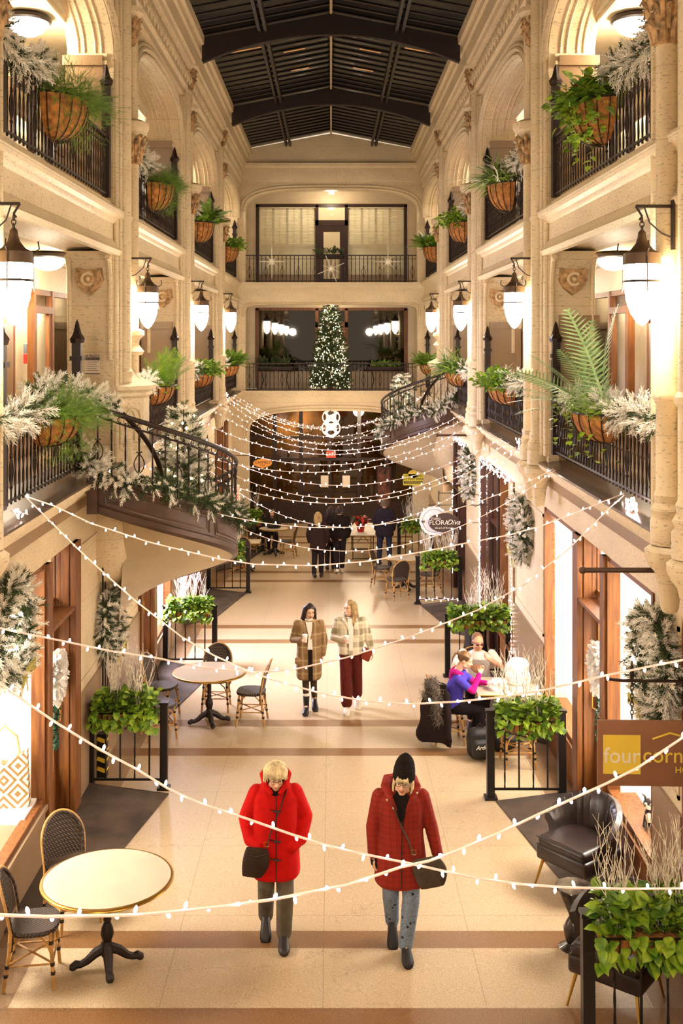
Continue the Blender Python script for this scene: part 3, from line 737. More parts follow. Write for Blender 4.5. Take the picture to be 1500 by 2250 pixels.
# ---- spiral stair landings that swing out over the hall
def spiral(s, cy, label_side):
    cx = s*2.72; R0 = 1.5
    def P(phi, r, z): return (cx-s*r*math.sin(phi), cy-r*math.cos(phi), z)
    zt = lambda phi: 4.0-.80*phi/(pi/2)       # deck line
    ph = np.linspace(0, 1.15*pi, 44)
    t = thing('spiral_staircase', 'curved dark-panelled staircase with cream underside swinging out from the %s middle gallery' % label_side, 'staircase', (cx, cy, 0))
    def L(p): return (p[0]-cx, p[1]-cy, p[2])
    fs = MB(); n = len(ph)
    prof = [(R0-.05, .05), (R0+.03, .05), (R0+.03, .01), (R0, -.02), (R0, -.30), (R0+.02, -.32), (R0+.02, -.38), (R0-.03, -.42), (R0-.05, -.42)]
    fs.loft([[L(P(a, r, zt(a)+z)) for r, z in prof] for a in ph]); fs.build('stringer', BRONZ, t)
    pm = MB()
    for (a0, a1) in ((.09, .98), (1.06, 1.95), (2.03, 2.9)):
        for ins, r in ((0, .011), (.035, .007)):
            aa = np.linspace(a0+ins*.7, a1-ins*.7, 12)
            top = [L(P(a, R0+.004, zt(a)-.06-ins)) for a in aa]; bot = [L(P(a, R0+.004, zt(a)-.27+ins)) for a in reversed(aa)]
            pm.tube(top+bot, r, 4, closed=True)
    pm.build('panel_moulding', mat('bronze_moulding_lighter', '#5b4232', .4), t)
    so = MB(); secs = []
    for a in ph:
        secs.append([L(P(a, r, zt(a)+z)) for r, z in ((R0-.04, -.41), (.03, -.36), (.03, -.2), (R0-.04, -.2))])
    so.loft(secs); so.build('soffit', STONE2, t)
    tr = MB()
    for i in range(14):
        a = .15+i*.245; z = zt(a)
        pts = [L(P(a-.12, .25, 0)), L(P(a-.12, R0-.06, 0)), L(P(a+.13, R0-.06, 0)), L(P(a+.13, .25, 0))]
        if s > 0: pts.reverse()
        tr.prism([(p[0], p[1]) for p in reversed(pts)], z-.2, z-.02)
    tr.build('tread', MARB, t, 0)
    hr = MB(); hr.tube([L(P(a, R0, zt(a)+.80)) for a in ph], .028, 8, ry=.7); hr.tube([L(P(a, R0, zt(a)+.70)) for a in ph], .012, 6)
    hr.build('handrail', IRON, t)
    fr = MB()
    for a in np.arange(.05, 1.1*pi, .075):
        for (da, sg) in ((0, 1),): fr.tube([L(P(a+.018*math.cos(q), R0, zt(a)+.745+.03*math.sin(q))) for q in np.linspace(.6, 5.2, 9)], .006, 5)
    fr.build('scroll_frieze', IRON, t)
    k = 0
    for a in np.arange(.03, 1.1*pi, .105):
        p = L(P(a, R0-.01, zt(a)+.03)); place_bal(t, p, -s*a+pi/2, k % 3 == 0, zs=.92); k += 1
    ir = MB(); aa = np.linspace(-.2, 2.4, 26)
    ir.tube([L(P(a, .55, 4.78-.50*a-.10*a*a)) for a in aa], .032, 8, ry=.6); ir.build('inner_handrail', IRON, t)
    nw = MB(); nw.box(-.06, .06, -R0-.09, -R0+.03, 3.58, 4.08); nw.build('newel_block', BRONZ, t, 0)
    # octagonal stone drum with trefoil panel, cone and corbel
    dr = MB(); c = (s*(3.02-2.72), YC[1 if s < 0 else 3]-.1-cy, 0)
    R8 = [(.60, 3.95), (.60, 4.10), (.56, 4.14), (.56, 4.78), (.60, 4.82), (.60, 4.86), (.66, 4.9), (.66, 4.95), (.45, 5.05), (.25, 5.25), (.16, 5.4)]
    M8 = Matrix.Rotation(pi/8, 3, 'Z'); dr.lathe(R8, c, 8, M=M8)
    dr.lathe([(.17, 5.35), (.2, 5.4), (.12, 5.5), (.14, 5.56), (.2, 5.62), (.2, 5.68), (.1, 5.72)], (s*.02, c[1]+.05, 0), 14)
    dr.lathe([(.02, 2.0), (.16, 2.1), (.2, 2.25), (.22, 2.35), (.42, 2.5), (.46, 2.62), (.52, 2.75), (.52, 3.6)], (s*.25, c[1]-.3, 0), 18)
    dr.build('newel_pedestal', STONE, t)
    tf = MB()
    for q in (0, 1, 7, 6):
        a = pi/8*2*q-pi/2*1+ (0 if s < 0 else 0)
        nx, ny = math.cos(a), math.sin(a); o = Vector((c[0]+nx*.525, c[1]+ny*.525, 0)); tx = Vector((-ny, nx, 0))
        for w in (.16,): tf.tube([o+tx*(w*math.cos(b))*(1) + Vector((0, 0, 4.55+.12*math.sin(b))) for b in np.linspace(0, pi, 12)]+[o-tx*w+Vector((0, 0, 4.2)), o+tx*w+Vector((0, 0, 4.2))], .014, 5, closed=True)
        tf.tube([o+tx*(.06*math.cos(b))+Vector((0, 0, 4.57+.06*math.sin(b))) for b in np.linspace(0, pi, 8)]+[o-tx*.1+Vector((0, 0, 4.5)), o-tx*.07+Vector((0, 0, 4.4)), o-tx*.07+Vector((0, 0, 4.22)), o+tx*.07+Vector((0, 0, 4.22)), o+tx*.07+Vector((0, 0, 4.4)), o+tx*.1+Vector((0, 0, 4.5))], .01, 5, closed=True)
    tf.build('trefoil_panel', STONE, t)
    return P, zt, R0
SP = {}
SP[-1] = spiral(-1, 13.5, 'left'); SP[1] = spiral(1, 25.5, 'right')

# ================================================================== LANTERNS
def lantern(s):
    t = thing('wall_lantern', '', 'lantern', group='hanging bracket lanterns')
    a = MB(); a.tube([(-s*(-.24), 0, .55), (s*-.05, 0, .55)], .014, 6); a.tube([(s*-.05, 0, .55), (s*-.03, 0, .52), (0, 0, .47), (s*-.02, 0, .44)], .01, 6)
    a.tube([(s*.24, 0, .30), (s*.16, 0, .33), (s*.06, 0, .42), (s*.02, 0, .54)], .007, 5); a.box(s*.24, s*.26, -.03, .03, .2, .6); a.build('bracket', IRON, t)
    c = MB()
    for i in range(3): c.tube([(.018*math.cos(q) if i % 2 else 0, 0 if i % 2 else .018*math.cos(q), .44-i*.035+.024*math.sin(q)) for q in np.linspace(0, 2*pi, 9)[:-1]], .005, 5, closed=True)
    c.build('chain', IRON, t)
    MB().lathe([(.012, .36), (.03, .34), (.035, .30), (.05, .25), (.09, .2), (.145, .17), (.148, .08), (.138, .08)], n=20).build('cap', mat('lantern_bronze', '#5a4634', .5, .4), t)
    MB().lathe([(.132, .09), (.136, 0), (.136, -.10), (.125, -.2), (.09, -.31), (.04, -.385), (.002, -.41)], n=20).build('glass_bowl', GLOW, t)
    b = MB(); b.lathe([(.14, -.045), (.145, -.045), (.145, -.065), (.14, -.065)], n=20)
    for q in (0, 1, 2): 
        an = q*2*pi/3+.5; d = Vector((math.cos(an), math.sin(an), 0))
        b.tube([d*.15+Vector((0, 0, .15)), d*.152+Vector((0, 0, -.1)), d*.165+Vector((0, 0, -.14))], .007, 5)
        b.tube([d*.15+Vector((0, 0, .16)), d*.2+Vector((0, 0, .2)), d*.19+Vector((0, 0, .26))], .006, 5)
    b.build('cage_band', IRON, t)
    return t
for s, sd in ((-1, 'left'), (1, 'right')):
    L0 = lantern(s)
    for k, nm in enumerate(NM):
        y = (8.25 if s < 0 else 8.42) if k == 0 else YC[k]-.02
        loc = (s*2.5, y, 6.12 if k else 6.10); lb = 'hanging lantern with pointed glowing opal bowl on the %s columns, %s' % (sd, nm)
        if k == 0: L0.location = loc; L0['label'] = lb
        else: dup(L0, loc, 0, lb)

# ================================================================== PLANTS
def quadstrip(pts, ws):   # flat blade
    v = []; f = []
    for (x, y, z), w_ in zip(pts, ws): v += [(x-w_, y, z), (x+w_, y, z)]
    for i in range(len(pts)-1): f.append((2*i, 2*i+1, 2*i+3, 2*i+2))
    return v, f
def T_needles(n=20, L=1., nl=.45, w_=.022, seed=1):
    r = random.Random(seed); V = []; Fc = []
    v, f = quadstrip([(0, 0, 0), (0, L, 0)], [.02, .012]); V += v; Fc += f
    for i in range(n):
        y = L*(i+.5)/n; a = i*2.4; tilt = .75; l = nl*(1-.35*i/n)*r.uniform(.8, 1.1)
        d = Vector((math.cos(a)*math.sin(tilt), math.cos(tilt), math.sin(a)*math.sin(tilt)))
        side = d.cross(Vector((0, 1, .3))).normalized()*w_; b = Vector((0, y, 0)); o = len(V)
        V += [b-side, b+side, b+d*l+side*.4, b+d*l-side*.4]; Fc.append((o, o+1, o+2, o+3))
    return Tpl([tuple(p) for p in V], Fc)
def T_leaf():
    V = [(0, 0, 0), (-.42, .3, .1), (0, .32, 0), (.42, .3, .1), (-.34, .65, .04), (0, .68, -.03), (.34, .65, .04), (0, 1.05, -.16), (-.3, .08, .06), (.3, .08, .06)]
    return Tpl(V, [(0, 2, 1, 8), (0, 9, 3, 2), (1, 2, 5, 4), (2, 3, 6, 5), (4, 5, 7), (5, 6, 7)])
def T_frond(n=16, droop=.35, wl=.2, w_=.028):
    V = []; Fc = []
    P = lambda t: Vector((0, t, .25*t-droop*t*t))
    v, f = quadstrip([tuple(P(i/8)) for i in range(9)], [.012]*9); V += v; Fc += f
    for i in range(n):
        t = .12+.88*(i+.5)/n; p = P(t); l = wl*math.sin(pi*min(1, t*.92+.08))**.7+.02
        for sg in (-1, 1):
            d = Vector((sg, .55, -.12)).normalized()*l; q = Vector((-sg*.2, .5, 0)).normalized()*w_; o = len(V)
            V += [p-q*.5, p+q*.7, p+d*.6+q*.8, p+d, p+d*.55-q*.5]; Fc.append((o, o+1, o+2, o+3, o+4))
    return Tpl([tuple(p) for p in V], Fc)
def T_blade(droop=.5, w_=.03):
    v, f = quadstrip([(0, t, .45*t-droop*1.6*t*t) for t in np.linspace(0, 1, 6)], [w_*.6, w_, w_, w_*.8, w_*.5, .002]); return Tpl(v, f)
TN, TN2, TL, TFR, TBL = T_needles(24, 1., .42, .042), T_needles(26, 1, .22, .012, 3), T_leaf(), T_frond(), T_blade()
TFB = T_frond(20, .3, .2, .012)
SNOW = mat('snow_flocked_needles', '#f7f1e4', .8, var=.08, vs=30)
PINE = mat('pine_green_needles', '#4b5a34', .7, var=.3, vs=20)
def leafmat(name, a, b, rough=.45):
    m = mat(name, a, rough, var=0); t = NT(m); t.color(t.mix(t.ramp(t.noise(14, 2), .35, .65), lin(a), lin(b)))
    t.b.inputs['Subsurface Weight'].default_value = 0; return m
POTH = leafmat('pothos_leaf', '#5f8a1f', '#a2bb35'); POTD = leafmat('dark_pothos_leaf', '#3f641c', '#6d8f2c')
FERN = leafmat('bright_fern', '#4d7a1a', '#7fa52c'); ASPA = leafmat('asparagus_fern', '#4f7018', '#7c9a30'); BLUF = leafmat('blue_green_fern', '#7fa56a', '#a9c48a')
SPID = leafmat('spider_plant', '#4c7a1e', '#a5bb5a'); CROT = leafmat('croton_leaf', '#7a2a18', '#a8762a'); STEM = mat('green_stem', '#7d8c3a', .6)
TWIG = mat('silver_birch_twig', '#eadfcd', .6, .0, var=.25, vs=20)
def rdir(n, zb=0.): 
    d = nr.normal(size=(n, 3)); d /= np.linalg.norm(d, axis=1, keepdims=True); d[:, 2] += zb; return d/np.linalg.norm(d, axis=1, keepdims=True)

def garland(name, label, pts, r=.12, per=70, snow=.7, group=None, parent=None, L=.125, cat='garland'):
    P = np.array(pts, float); seg = np.linalg.norm(np.diff(P, axis=0), axis=1); cum = np.concatenate([[0], np.cumsum(seg)]); tot = cum[-1]
    n = int(tot*per*1.25); u = np.sort(nr.uniform(0, tot, n)); C = np.stack([np.interp(u, cum, P[:, i]) for i in range(3)], 1)
    i = np.clip(np.searchsorted(cum, u)-1, 0, len(seg)-1); T = (P[i+1]-P[i])/seg[i][:, None]
    D = rdir(n); D = D-T*(np.sum(D*T, 1)[:, None])*.7+T*nr.uniform(-.5, .5, (n, 1)); D /= np.linalg.norm(D, axis=1, keepdims=True)
    st = C+D*nr.uniform(0, r*.7, (n, 1)); D = D+np.array([0, 0, -.15]); 
    fo = FO(); mi = (nr.uniform(size=n) < snow).astype(int)
    # greener towards the core, white at the tips: two passes
    fo.put(TN, frames(D, nr.uniform(0, 6, n)), st, nr.uniform(L*.8, L*1.25, n), mi)
    fo.put(TN, frames(rdir(n//2), nr.uniform(0, 6, n//2)), C[::2][:n//2]+nr.normal(size=(n//2, 3))*r*.2, L*.9, 0)
    base = np.array(P[0]); me = None
    me = fo.mesh(name, [PINE, SNOW])
    o = link(name, me, parent)
    if label: tag(o, label, cat, group)
    return o

def liner_mesh(w_, d, h, n=16, m=8):
    mb = MB(); vs = []
    for i in range(m+1):
        b = (pi/2)*i/m
        for j in range(n+1):
            a = -pi/2+pi*j/n; r = math.cos(b)**.75 if i < m else 0
            vs.append((d*math.cos(a)*r*(1 if i < m else 1), w_/2*math.sin(a)*r, -h*math.sin(b)))
    fs = [(i*(n+1)+j, i*(n+1)+j+1, (i+1)*(n+1)+j+1, (i+1)*(n+1)+j) for i in range(m) for j in range(n)]
    mb.add(vs, fs)
    mb.add([(0, w_/2*math.sin(-pi/2+pi*j/n)*.98, -.03) for j in range(n+1)]+[(d*.95*math.cos(-pi/2+pi*j/n), w_/2*.98*math.sin(-pi/2+pi*j/n), -.03) for j in range(n+1)], [(j, j+1, n+2+j, n+1+j) for j in range(n)])
    return mb
COIR = mat('brown_coir_liner', '#ab7034', .9, var=.3, vs=16, bump=.6, bs=120)
def foliage(kind, W, D, parent, scale=1.):
    """clump over an origin-centred box W (y) by D (x), leaves spilling to +x and down"""
    fo = FO()
    def roots(n): return np.stack([nr.uniform(.02, D, n), nr.uniform(-W/2, W/2, n), nr.uniform(-.03, .05, n)], 1)
    def out(n, up, spread=1.): 
        d = nr.normal(size=(n, 3))*[.8*spread, 1.*spread, .35]+[.45, 0, up]; return d/np.linalg.norm(d, axis=1, keepdims=True)
    if kind == 'asparagus':
        mats = [ASPA, FERN, SNOW]
        n = 1500; d = out(n, .45); R0 = roots(n); L = nr.uniform(.03, .22, n)[:, None]*scale; P = R0+d*L+np.array([0, 0, -1.])*(L**2)*1.6*np.maximum(0, d[:, :1])
        fo.put(TN2, frames(d+[0, 0, -.3]), P, nr.uniform(.08, .12, n), nr.integers(0, 2, n))
        n = 260; P = roots(n)+np.stack([nr.uniform(.02, .16, n), nr.normal(size=n)*.08, -nr.uniform(0, .5, n)**1.2], 1); fo.put(TN2, frames(rdir(n, -.8)), P, .10, 0)
    elif kind == 'fern':
        mats = [FERN, ASPA, STEM]; n = 120; d = out(n, .7, .9); fo.put(TFR, frames(d, nr.normal(size=n)*.3), roots(n), nr.uniform(.3, .55, n)*scale, nr.integers(0, 2, n))
    elif kind == 'bluefern':
        mats = [BLUF, POTH, STEM]; n = 12
        d = np.array([[math.cos(a), -.55+.35*((i_*7)%5)/2, math.sin(a)*.8] for i_, a in enumerate(np.linspace(-.1, 1.75, n))])+nr.normal(size=(n, 3))*.08
        d[:, 1] = d[:, 1]*1.; fo.put(TFB, frames(d, nr.normal(size=n)*.35), roots(n)*[.6, .7, 1], nr.uniform(.8, 1.15, n)*scale, 0)
        n = 200; P = roots(n)+nr.normal(size=(n, 3))*[.06, .1, .05]; fo.put(TN2, frames(rdir(n, .2)), P, .16, 1)
        n = 60; P = roots(n)*[1.25, 1, 1]+np.stack([nr.uniform(0, .1, n), nr.normal(size=n)*.2-.1, -nr.uniform(0, .5, n)], 1); fo.put(TL, frames(out(n, -.2)), P, .07, 1)
    elif kind == 'spider':
        mats = [SPID, SNOW, STEM]; n = 320; d = out(n, .65, .9); fo.put(TBL, frames(d, nr.normal(size=n)*.3), roots(n), nr.uniform(.3, .55, n)*scale, (nr.uniform(size=n) < .12).astype(int))
    elif kind == 'palm':
        mats = [FERN, POTH, STEM]; n = 40; d = out(n, 1.2, .7); d[:, 0] -= .1; fo.put(TFB, frames(d, nr.normal(size=n)*.4), roots(n), nr.uniform(.35, .6, n)*scale, nr.integers(0, 2, n))
        n = 120; P = roots(n)+nr.normal(size=(n, 3))*[.06, .08, .06]; fo.put(TL, frames(out(n, .2)), P, .075, 1)
    elif kind == 'mixed':
        mats = [POTH, FERN, SNOW]; n = 560; d = out(n, .45, 1.); P = roots(n)+d*nr.uniform(.04, .26, n)[:, None]*scale; fo.put(TL, frames(d+[0, 0, -.25], nr.normal(size=n)*.5), P, nr.uniform(.05, .1, n), nr.integers(0, 2, n))
        n = 60; fo.put(TBL, frames(out(n, .8)), roots(n), .35*scale, 1)
    elif kind == 'pothos':
        mats = [POTH, POTD, CROT]; n = 420; d = out(n, .4, 1.); P = roots(n)+d*nr.uniform(.05, .22, n)[:, None]*scale; fo.put(TL, frames(d+[0, 0, -.3], nr.normal(size=n)*.5), P, nr.uniform(.07, .12, n)*scale, (nr.uniform(size=n) < .4).astype(int))
        for k in range(14):
            n = 14; p0 = roots(1)[0]*[1.2, 1, 1]; L_ = nr.uniform(.2, .6); P = p0+np.stack([np.linspace(.03, .1, n), nr.normal(size=n)*.02+np.linspace(0, nr.normal()*.15, n), -np.linspace(0, L_, n)], 1)
            fo.put(TL, frames(out(n, -.5)), P, nr.uniform(.05, .085, n)*scale, 0)
        n = 14; P = roots(n)+[0, 0, .15]; fo.put(TL, frames(out(n, .8)), P, .14, 2)
    elif kind == 'box':      # planter box pothos, leaves all round
        mats = [POTH, POTD, STEM]; n = 520; P = np.stack([nr.uniform(-D/2, D/2, n), nr.uniform(-W/2, W/2, n), nr.uniform(-.02, .19*scale, n)], 1)
        d = nr.normal(size=(n, 3))*[1, .8, .35]+[0, 0, .45]; d[:, 0] += P[:, 0]*4; d[:, 1] += P[:, 1]*1.5; fo.put(TL, frames(d, nr.normal(size=n)*.5), P, nr.uniform(.05, .10, n)*scale, (nr.uniform(size=n) < .35).astype(int))
        n = 170; sd = np.sign(nr.normal(size=n)); P = np.stack([sd*nr.uniform(D/2-.03, D/2+.07, n), nr.uniform(-W/2-.05, W/2+.05, n), nr.uniform(-.17, .04, n)], 1)
        d = np.stack([sd*1., nr.normal(size=n)*.5, nr.normal(size=n)*.3-.5], 1); fo.put(TL, frames(d, nr.normal(size=n)*.4), P, nr.uniform(.06, .1, n)*scale, (nr.uniform(size=n) < .25).astype(int))
    me = fo.mesh(kind+'_foliage', mats, True)
    return link('foliage', me, parent)
def basket(s, y, z, kind, label, W=1.0, D=.36, H=.36, scale=1., grp='coir hanging baskets on the gallery railings'):
    t = thing('hanging_basket', label, 'hanging basket', (s*2.86, y, z), 0 if s < 0 else pi, grp)
    liner_mesh(W, D, H).build('coir_liner', COIR, t)
    wf = MB(); rim = [(D*1.02*math.cos(a), W/2*1.02*math.sin(a), 0) for a in np.linspace(-pi/2, pi/2, 18)]; wf.tube(rim, .012, 6)
    for q in range(9):
        a = -pi/2*.88+pi*.88*q/8
        wf.tube([((D+.006)*math.cos(a)*math.cos(b)**.75, (W/2+.006)*math.sin(a)*math.cos(b)**.75, -(H+.006)*math.sin(b)) for b in np.linspace(0, pi/2*.96, 9)], .006, 5)
    wf.tube([(0, -W/2, 0), (0, W/2, 0)], .01, 6); wf.build('wire_frame', IRON, t)
    foliage(kind, W*.95, D*.9, t, scale)
    return t
KT = {(-1, 0): ('asparagus', 1.7), (-1, 1): ('asparagus', 1.2), (-1, 2): ('fern', 1.), (-1, 3): ('mixed', 1.), (1, 0): ('pothos', 1.2), (1, 1): ('spider', 1.1), (1, 2): ('mixed', 1.2), (1, 3): ('fern', 1.)}
KM = {(-1, 0): ('asparagus', 1.5), (-1, 1): ('palm', 1.1), (-1, 2): ('mixed', 1.1), (-1, 3): ('fern', 1.), (1, 0): ('bluefern', 1.), (1, 1): ('mixed', 1.1), (1, 2): ('spider', 1.25), (1, 3): ('fern', .8)}
DS = {'asparagus': 'feathery asparagus fern', 'fern': 'bright green fern', 'mixed': 'mixed bushy greenery', 'pothos': 'trailing pothos and croton', 'spider': 'arching spider plant', 'palm': 'upright palm-like leaves', 'bluefern': 'large pale blue-green fern fronds'}
for s, sd in ((-1, 'left'), (1, 'right')):
    for k in range(4):
        y = [10.75, 16.75, 22.4, 28.4][k]
        if s > 0 and k == 0: y = 10.95
        kd, sc = KT[(s, k)]
        basket(s, y, 8.02, kd, 'coir basket of %s on the top %s railing, %s' % (DS[kd], sd, NM[k]), .95, .36, .42, sc)
        kd, sc = KM[(s, k)]; yy = y-.25 if k == 0 else y
        if s > 0 and k == 2: yy = 23.0
        if s > 0 and k == 3: yy = 29.5
        if s > 0 and k == 0: yy = 10.85
        basket(s, yy, 4.82, kd, 'coir basket of %s on the middle %s railing, %s' % (DS[kd], sd, NM[k]), 1.12, .36, .31, sc)
# snowy garlands on the rails
def rail_path(s, y0, y1, z, sag=.12, n=14, x=2.84):
    return [(s*x, y0+(y1-y0)*i/n, z-sag*math.sin(pi*i/n)+.03*math.sin(i*1.7)) for i in range(n+1)]
gp = 'snow-flocked garlands along the railings'
garland('garland', 'snowy pine garland on the top left railing, nearest the camera', rail_path(-1, 8.4, 10.4, 8.30, .16), .17, 110, .88, gp)
garland('garland', 'snowy pine garland on the top right railing, nearest the camera', rail_path(1, 8.4, 10.6, 8.30, .12), .17, 110, .88, gp)
garland('garland', 'short snowy garland on the top left railing, second from the camera', rail_path(-1, 15.0, 16.5, 8.30, .05, 8), .15, 90, .82, gp)
garland('garland', 'short snowy garland on the top right railing, second from the camera', rail_path(1, 15.0, 16.5, 8.30, .05, 8), .15, 90, .82, gp)
garland('garland', 'small snowy garland on the top left railing, third from the camera', rail_path(-1, 20.9, 22.0, 8.3, .05, 6), .14, 80, .8, gp)
garland('garland', 'small snowy garland on the top right railing, third from the camera', rail_path(1, 20.9, 22.0, 8.3, .05, 6), .14, 80, .8, gp)
garland('garland', 'thick snowy garland on the middle left railing beside the feathery fern basket', rail_path(-1, 8.6, 10.1, 4.88, .02)+[(-2.98, 10.6, 5.02), (-2.98, 11.2, 5.05), (-2.84, 11.8, 4.98), (-2.7, 12.1, 4.86), (-2.5, 12.15, 4.75)], .17, 120, .92, gp)
garland('garland', 'thick snowy garland on the middle right railing behind the blue-green fern', rail_path(1, 8.5, 12.4, 4.92, .06), .18, 120, .92, gp)
garland('garland', 'snowy garland on the middle left railing by the upright palm leaves', rail_path(-1, 15.1, 16.4, 4.92, .03, 6), .15, 95, .9, gp)
garland('garland', 'snowy garland on the middle right railing, second from the camera', rail_path(1, 15.1, 18.2, 4.92, .03, 8), .14, 60, .75, gp)
garland('garland', 'snowy garland on the middle left railing, third from the camera', rail_path(-1, 20.9, 22.2, 4.92, .03, 6), .15, 60, .75, gp)
garland('garland', 'snowy garland on the middle right railing, third from the camera', rail_path(1, 20.9, 22.6, 4.92, .03, 6), .15, 60, .75, gp)
garland('garland', 'snowy garland on the middle left railing, farthest from the camera', rail_path(-1, 26.7, 28.0, 4.92, .03, 6), .13, 55, .75, gp)
for s, sd in ((-1, 'left'), (1, 'right')):
    P, zt, R0 = SP[s]
    garland('stair_garland', 'green and cream garland along the foot of the %s curved stair railing' % sd, [P(a, R0+.02, zt(a)+.10-.03*math.sin(a*9)) for a in np.linspace(.25, 1.95, 26)], .15, 130, .28 if s < 0 else .6, 'garlands on the curved stairs', L=.11)
    garland('snowy_swag', 'snowy pine swag at the top newel of the %s curved stair' % sd, [P(a, R0+.03, zt(a)+.12-.10*math.sin(a*6)) for a in np.linspace(-.22, .28, 8)], .19, 170, .85, 'swags on the stair newels')

# ---- wreaths
def wreath(s, x, y, z, R, label, hang=1.0):
    t = thing('wreath', label, 'wreath', (x, y, z), group='snowy wreaths on the shop walls')
    P = [(-s*.06, R*math.cos(a), R*hang*math.sin(a)) for a in np.linspace(0, 2*pi, 25)]
    garland('greenery', None, P, .12, 190, .8, None, t, .12)
    b = MB(); 
    for sg in (-1, 1):
        b.tube([(-s*.2, 0, -R*.9), (-s*.24, sg*.12, -R*.75), (-s*.22, sg*.18, -R*.95), (-s*.2, 0, -R*.95)], .025, 6, ry=.4)
        b.tube([(-s*.2, 0, -R*.95), (-s*.18, sg*.06, -R*1.2), (-s*.17, sg*.12, -R*1.45)], .022, 6, ry=.3)
    b.build('ribbon_bow', mat('gold_green_ribbon', '#a89a3c', .4), t)
    return t
wreath(1, 2.95, 16.0, 2.68, .40, 'snowy wreath on the right wall pier between bright shop windows')
wreath(1, 2.95, 22.1, 2.72, .42, 'snowy wreath on the right wall pier beside the hanging oval florist sign')
wreath(1, 2.93, 9.35, 2.68, .42, 'big snowy wreath on the right wall just above the brown shop sign')
wreath(-1, -2.97, 9.55, 2.92, .40, 'snowy wreath on the bright shop window at the left picture edge')
wreath(-1, -2.95, 13.75, 1.85, .38, 'snowy wreath hung low in the narrow recess under the left stair')
for s, y, z, sd in ((-1, 11.78, 1.77, 'left'), (1, 12.1, 1.76, 'right')):
    t = thing('petal_wreath', 'round white feather-petal wreath on the %s shop door glass' % sd, 'wreath', (s*3.15, y, z), group='white petal wreaths')
    fo = FO(); n = 420; a = nr.uniform(0, 2*pi, n); r = .26*np.sqrt(nr.uniform(.02, 1, n)); P = np.stack([np.full(n, -s*.03)-s*nr.uniform(0, .06, n), r*np.cos(a), r*np.sin(a)], 1)
    d = P*[0, 1, 1]/.26+[-s*.6, 0, 0]+nr.normal(size=(n, 3))*.12; fo.put(TL, frames(d, nr.normal(size=n)), P, .085, 0); link('petals', fo.mesh('petals', [mat('white_petal', '#f1ece6', .8, var=.03)]), t)
    g = FO(); n = 60; P = np.stack([np.full(n, -s*.05), nr.normal(size=n)*.02, -.24-np.linspace(0, .55, n)], 1); g.put(TL, frames(rdir(n, -.6)), P, .07, 0); link('trailing_stem', g.mesh('trailing', [mat('dark_green_leaf', '#1f4a2c', .5)]), t)

# ---- Christmas trees
def xtree(name, label, loc, H, R, n, snow, nb, bs, taper=1.):
    t = thing(name, label, 'Christmas tree', loc)
    MB().tube([(0, 0, 0), (0, 0, H*.95)], [.03, .008], 6).build('trunk', mat('bark', '#4a3322', .8), t)
    z = H*(1-nr.uniform(0, 1, n)**.55*.97); rr = R*(1-z/H)**taper*(1+.12*np.sin(z*26))+.04; a = nr.uniform(0, 2*pi, n); q = np.sqrt(nr.uniform(.25, 1, n))
    P = np.stack([rr*q*np.cos(a), rr*q*np.sin(a), z], 1); d = np.stack([np.cos(a), np.sin(a), nr.uniform(-.1, .45, n)], 1)
    fo = FO(); fo.put(TN, frames(d), P, nr.uniform(.12, .2, n)*(R/.45)**.3, (nr.uniform(size=n) < snow).astype(int)); link('branches', fo.mesh('branches', [PINE, SNOW]), t)
    nb_ = nb; z = H*(1-nr.uniform(0.005, 1, nb_)**.6*.97); rr = R*(1-z/H)**taper*(1+.12*np.sin(z*26))+.1; a = nr.uniform(0, 2*pi, nb_)
    O = Tpl([(1, 0, 0), (-1, 0, 0), (0, 1, 0), (0, -1, 0), (0, 0, 1.4), (0, 0, -1.4)], [(0, 2, 4), (2, 1, 4), (1, 3, 4), (3, 0, 4), (2, 0, 5), (1, 2, 5), (3, 1, 5), (0, 3, 5)])
    g = FO(); g.put(O, np.tile(np.eye(3), (nb_, 1, 1)), np.stack([rr*np.cos(a), rr*np.sin(a), z], 1), bs, 0)
    o = link('fairy_lights', g.mesh('fairy_lights', [mat('warm_fairy_bulb', '#fff6d8', .3, var=0, emit=9, ecol='#fff0c0')]), t); o['kind'] = 'stuff'
    return t
xtree('christmas_tree', 'tall slender lit Christmas tree behind the far middle balcony railing', (-.02, 32.35, Z2), 2.75, .52, 2600, .12, 620, .012, .8)
xtree('christmas_tree', 'snowy lit Christmas tree rising behind the left curved stair railing', (-2.02, 14.35, 2.75), 1.95, .42, 1500, .7, 60, .017)
xtree('christmas_tree', 'small snowy lit Christmas tree behind the right curved stair railing', (1.78, 26.3, 3.1), 1.6, .40, 1200, .7, 80, .018)

# ---- string lights
u = MB(); u.lathe([(.006, 0), (.007, .012), (.011, .02), (.012, .032), (.008, .045), (.001, .052)], n=7); ob = u.build('bulb_mesh', BULB); BUL = ob.data; bpy.data.objects.remove(ob)
def strand(label, pts, group, sp=.155, sc=1.0, name='string_lights', wr=.006):
    P = np.array([tuple(p) for p in pts], float); o0 = P[0].copy(); seg = np.linalg.norm(np.diff(P, axis=0), axis=1); cum = np.concatenate([[0], np.cumsum(seg)])
    t = thing(name, label, 'string lights', tuple(o0), group=group)
    MB().tube([tuple(p-o0) for p in P], wr, 5).build('cable', WIRE, t)
    n = min(99, int(cum[-1]/sp))
    for i in range(n):
        u_ = cum[-1]*(i+.5+rnd.uniform(-.3, .3))/n; p = [np.interp(u_, cum, P[:, j])-o0[j] for j in range(3)]
        b = link('bulb', BUL, t, p); b.rotation_euler = (rnd.uniform(-.5, .5)+(pi if i % 2 else 0)+rnd.choice((0, 0, 0, .9)), rnd.uniform(-.5, .5), 0); b.scale = (sc,)*3
    return t
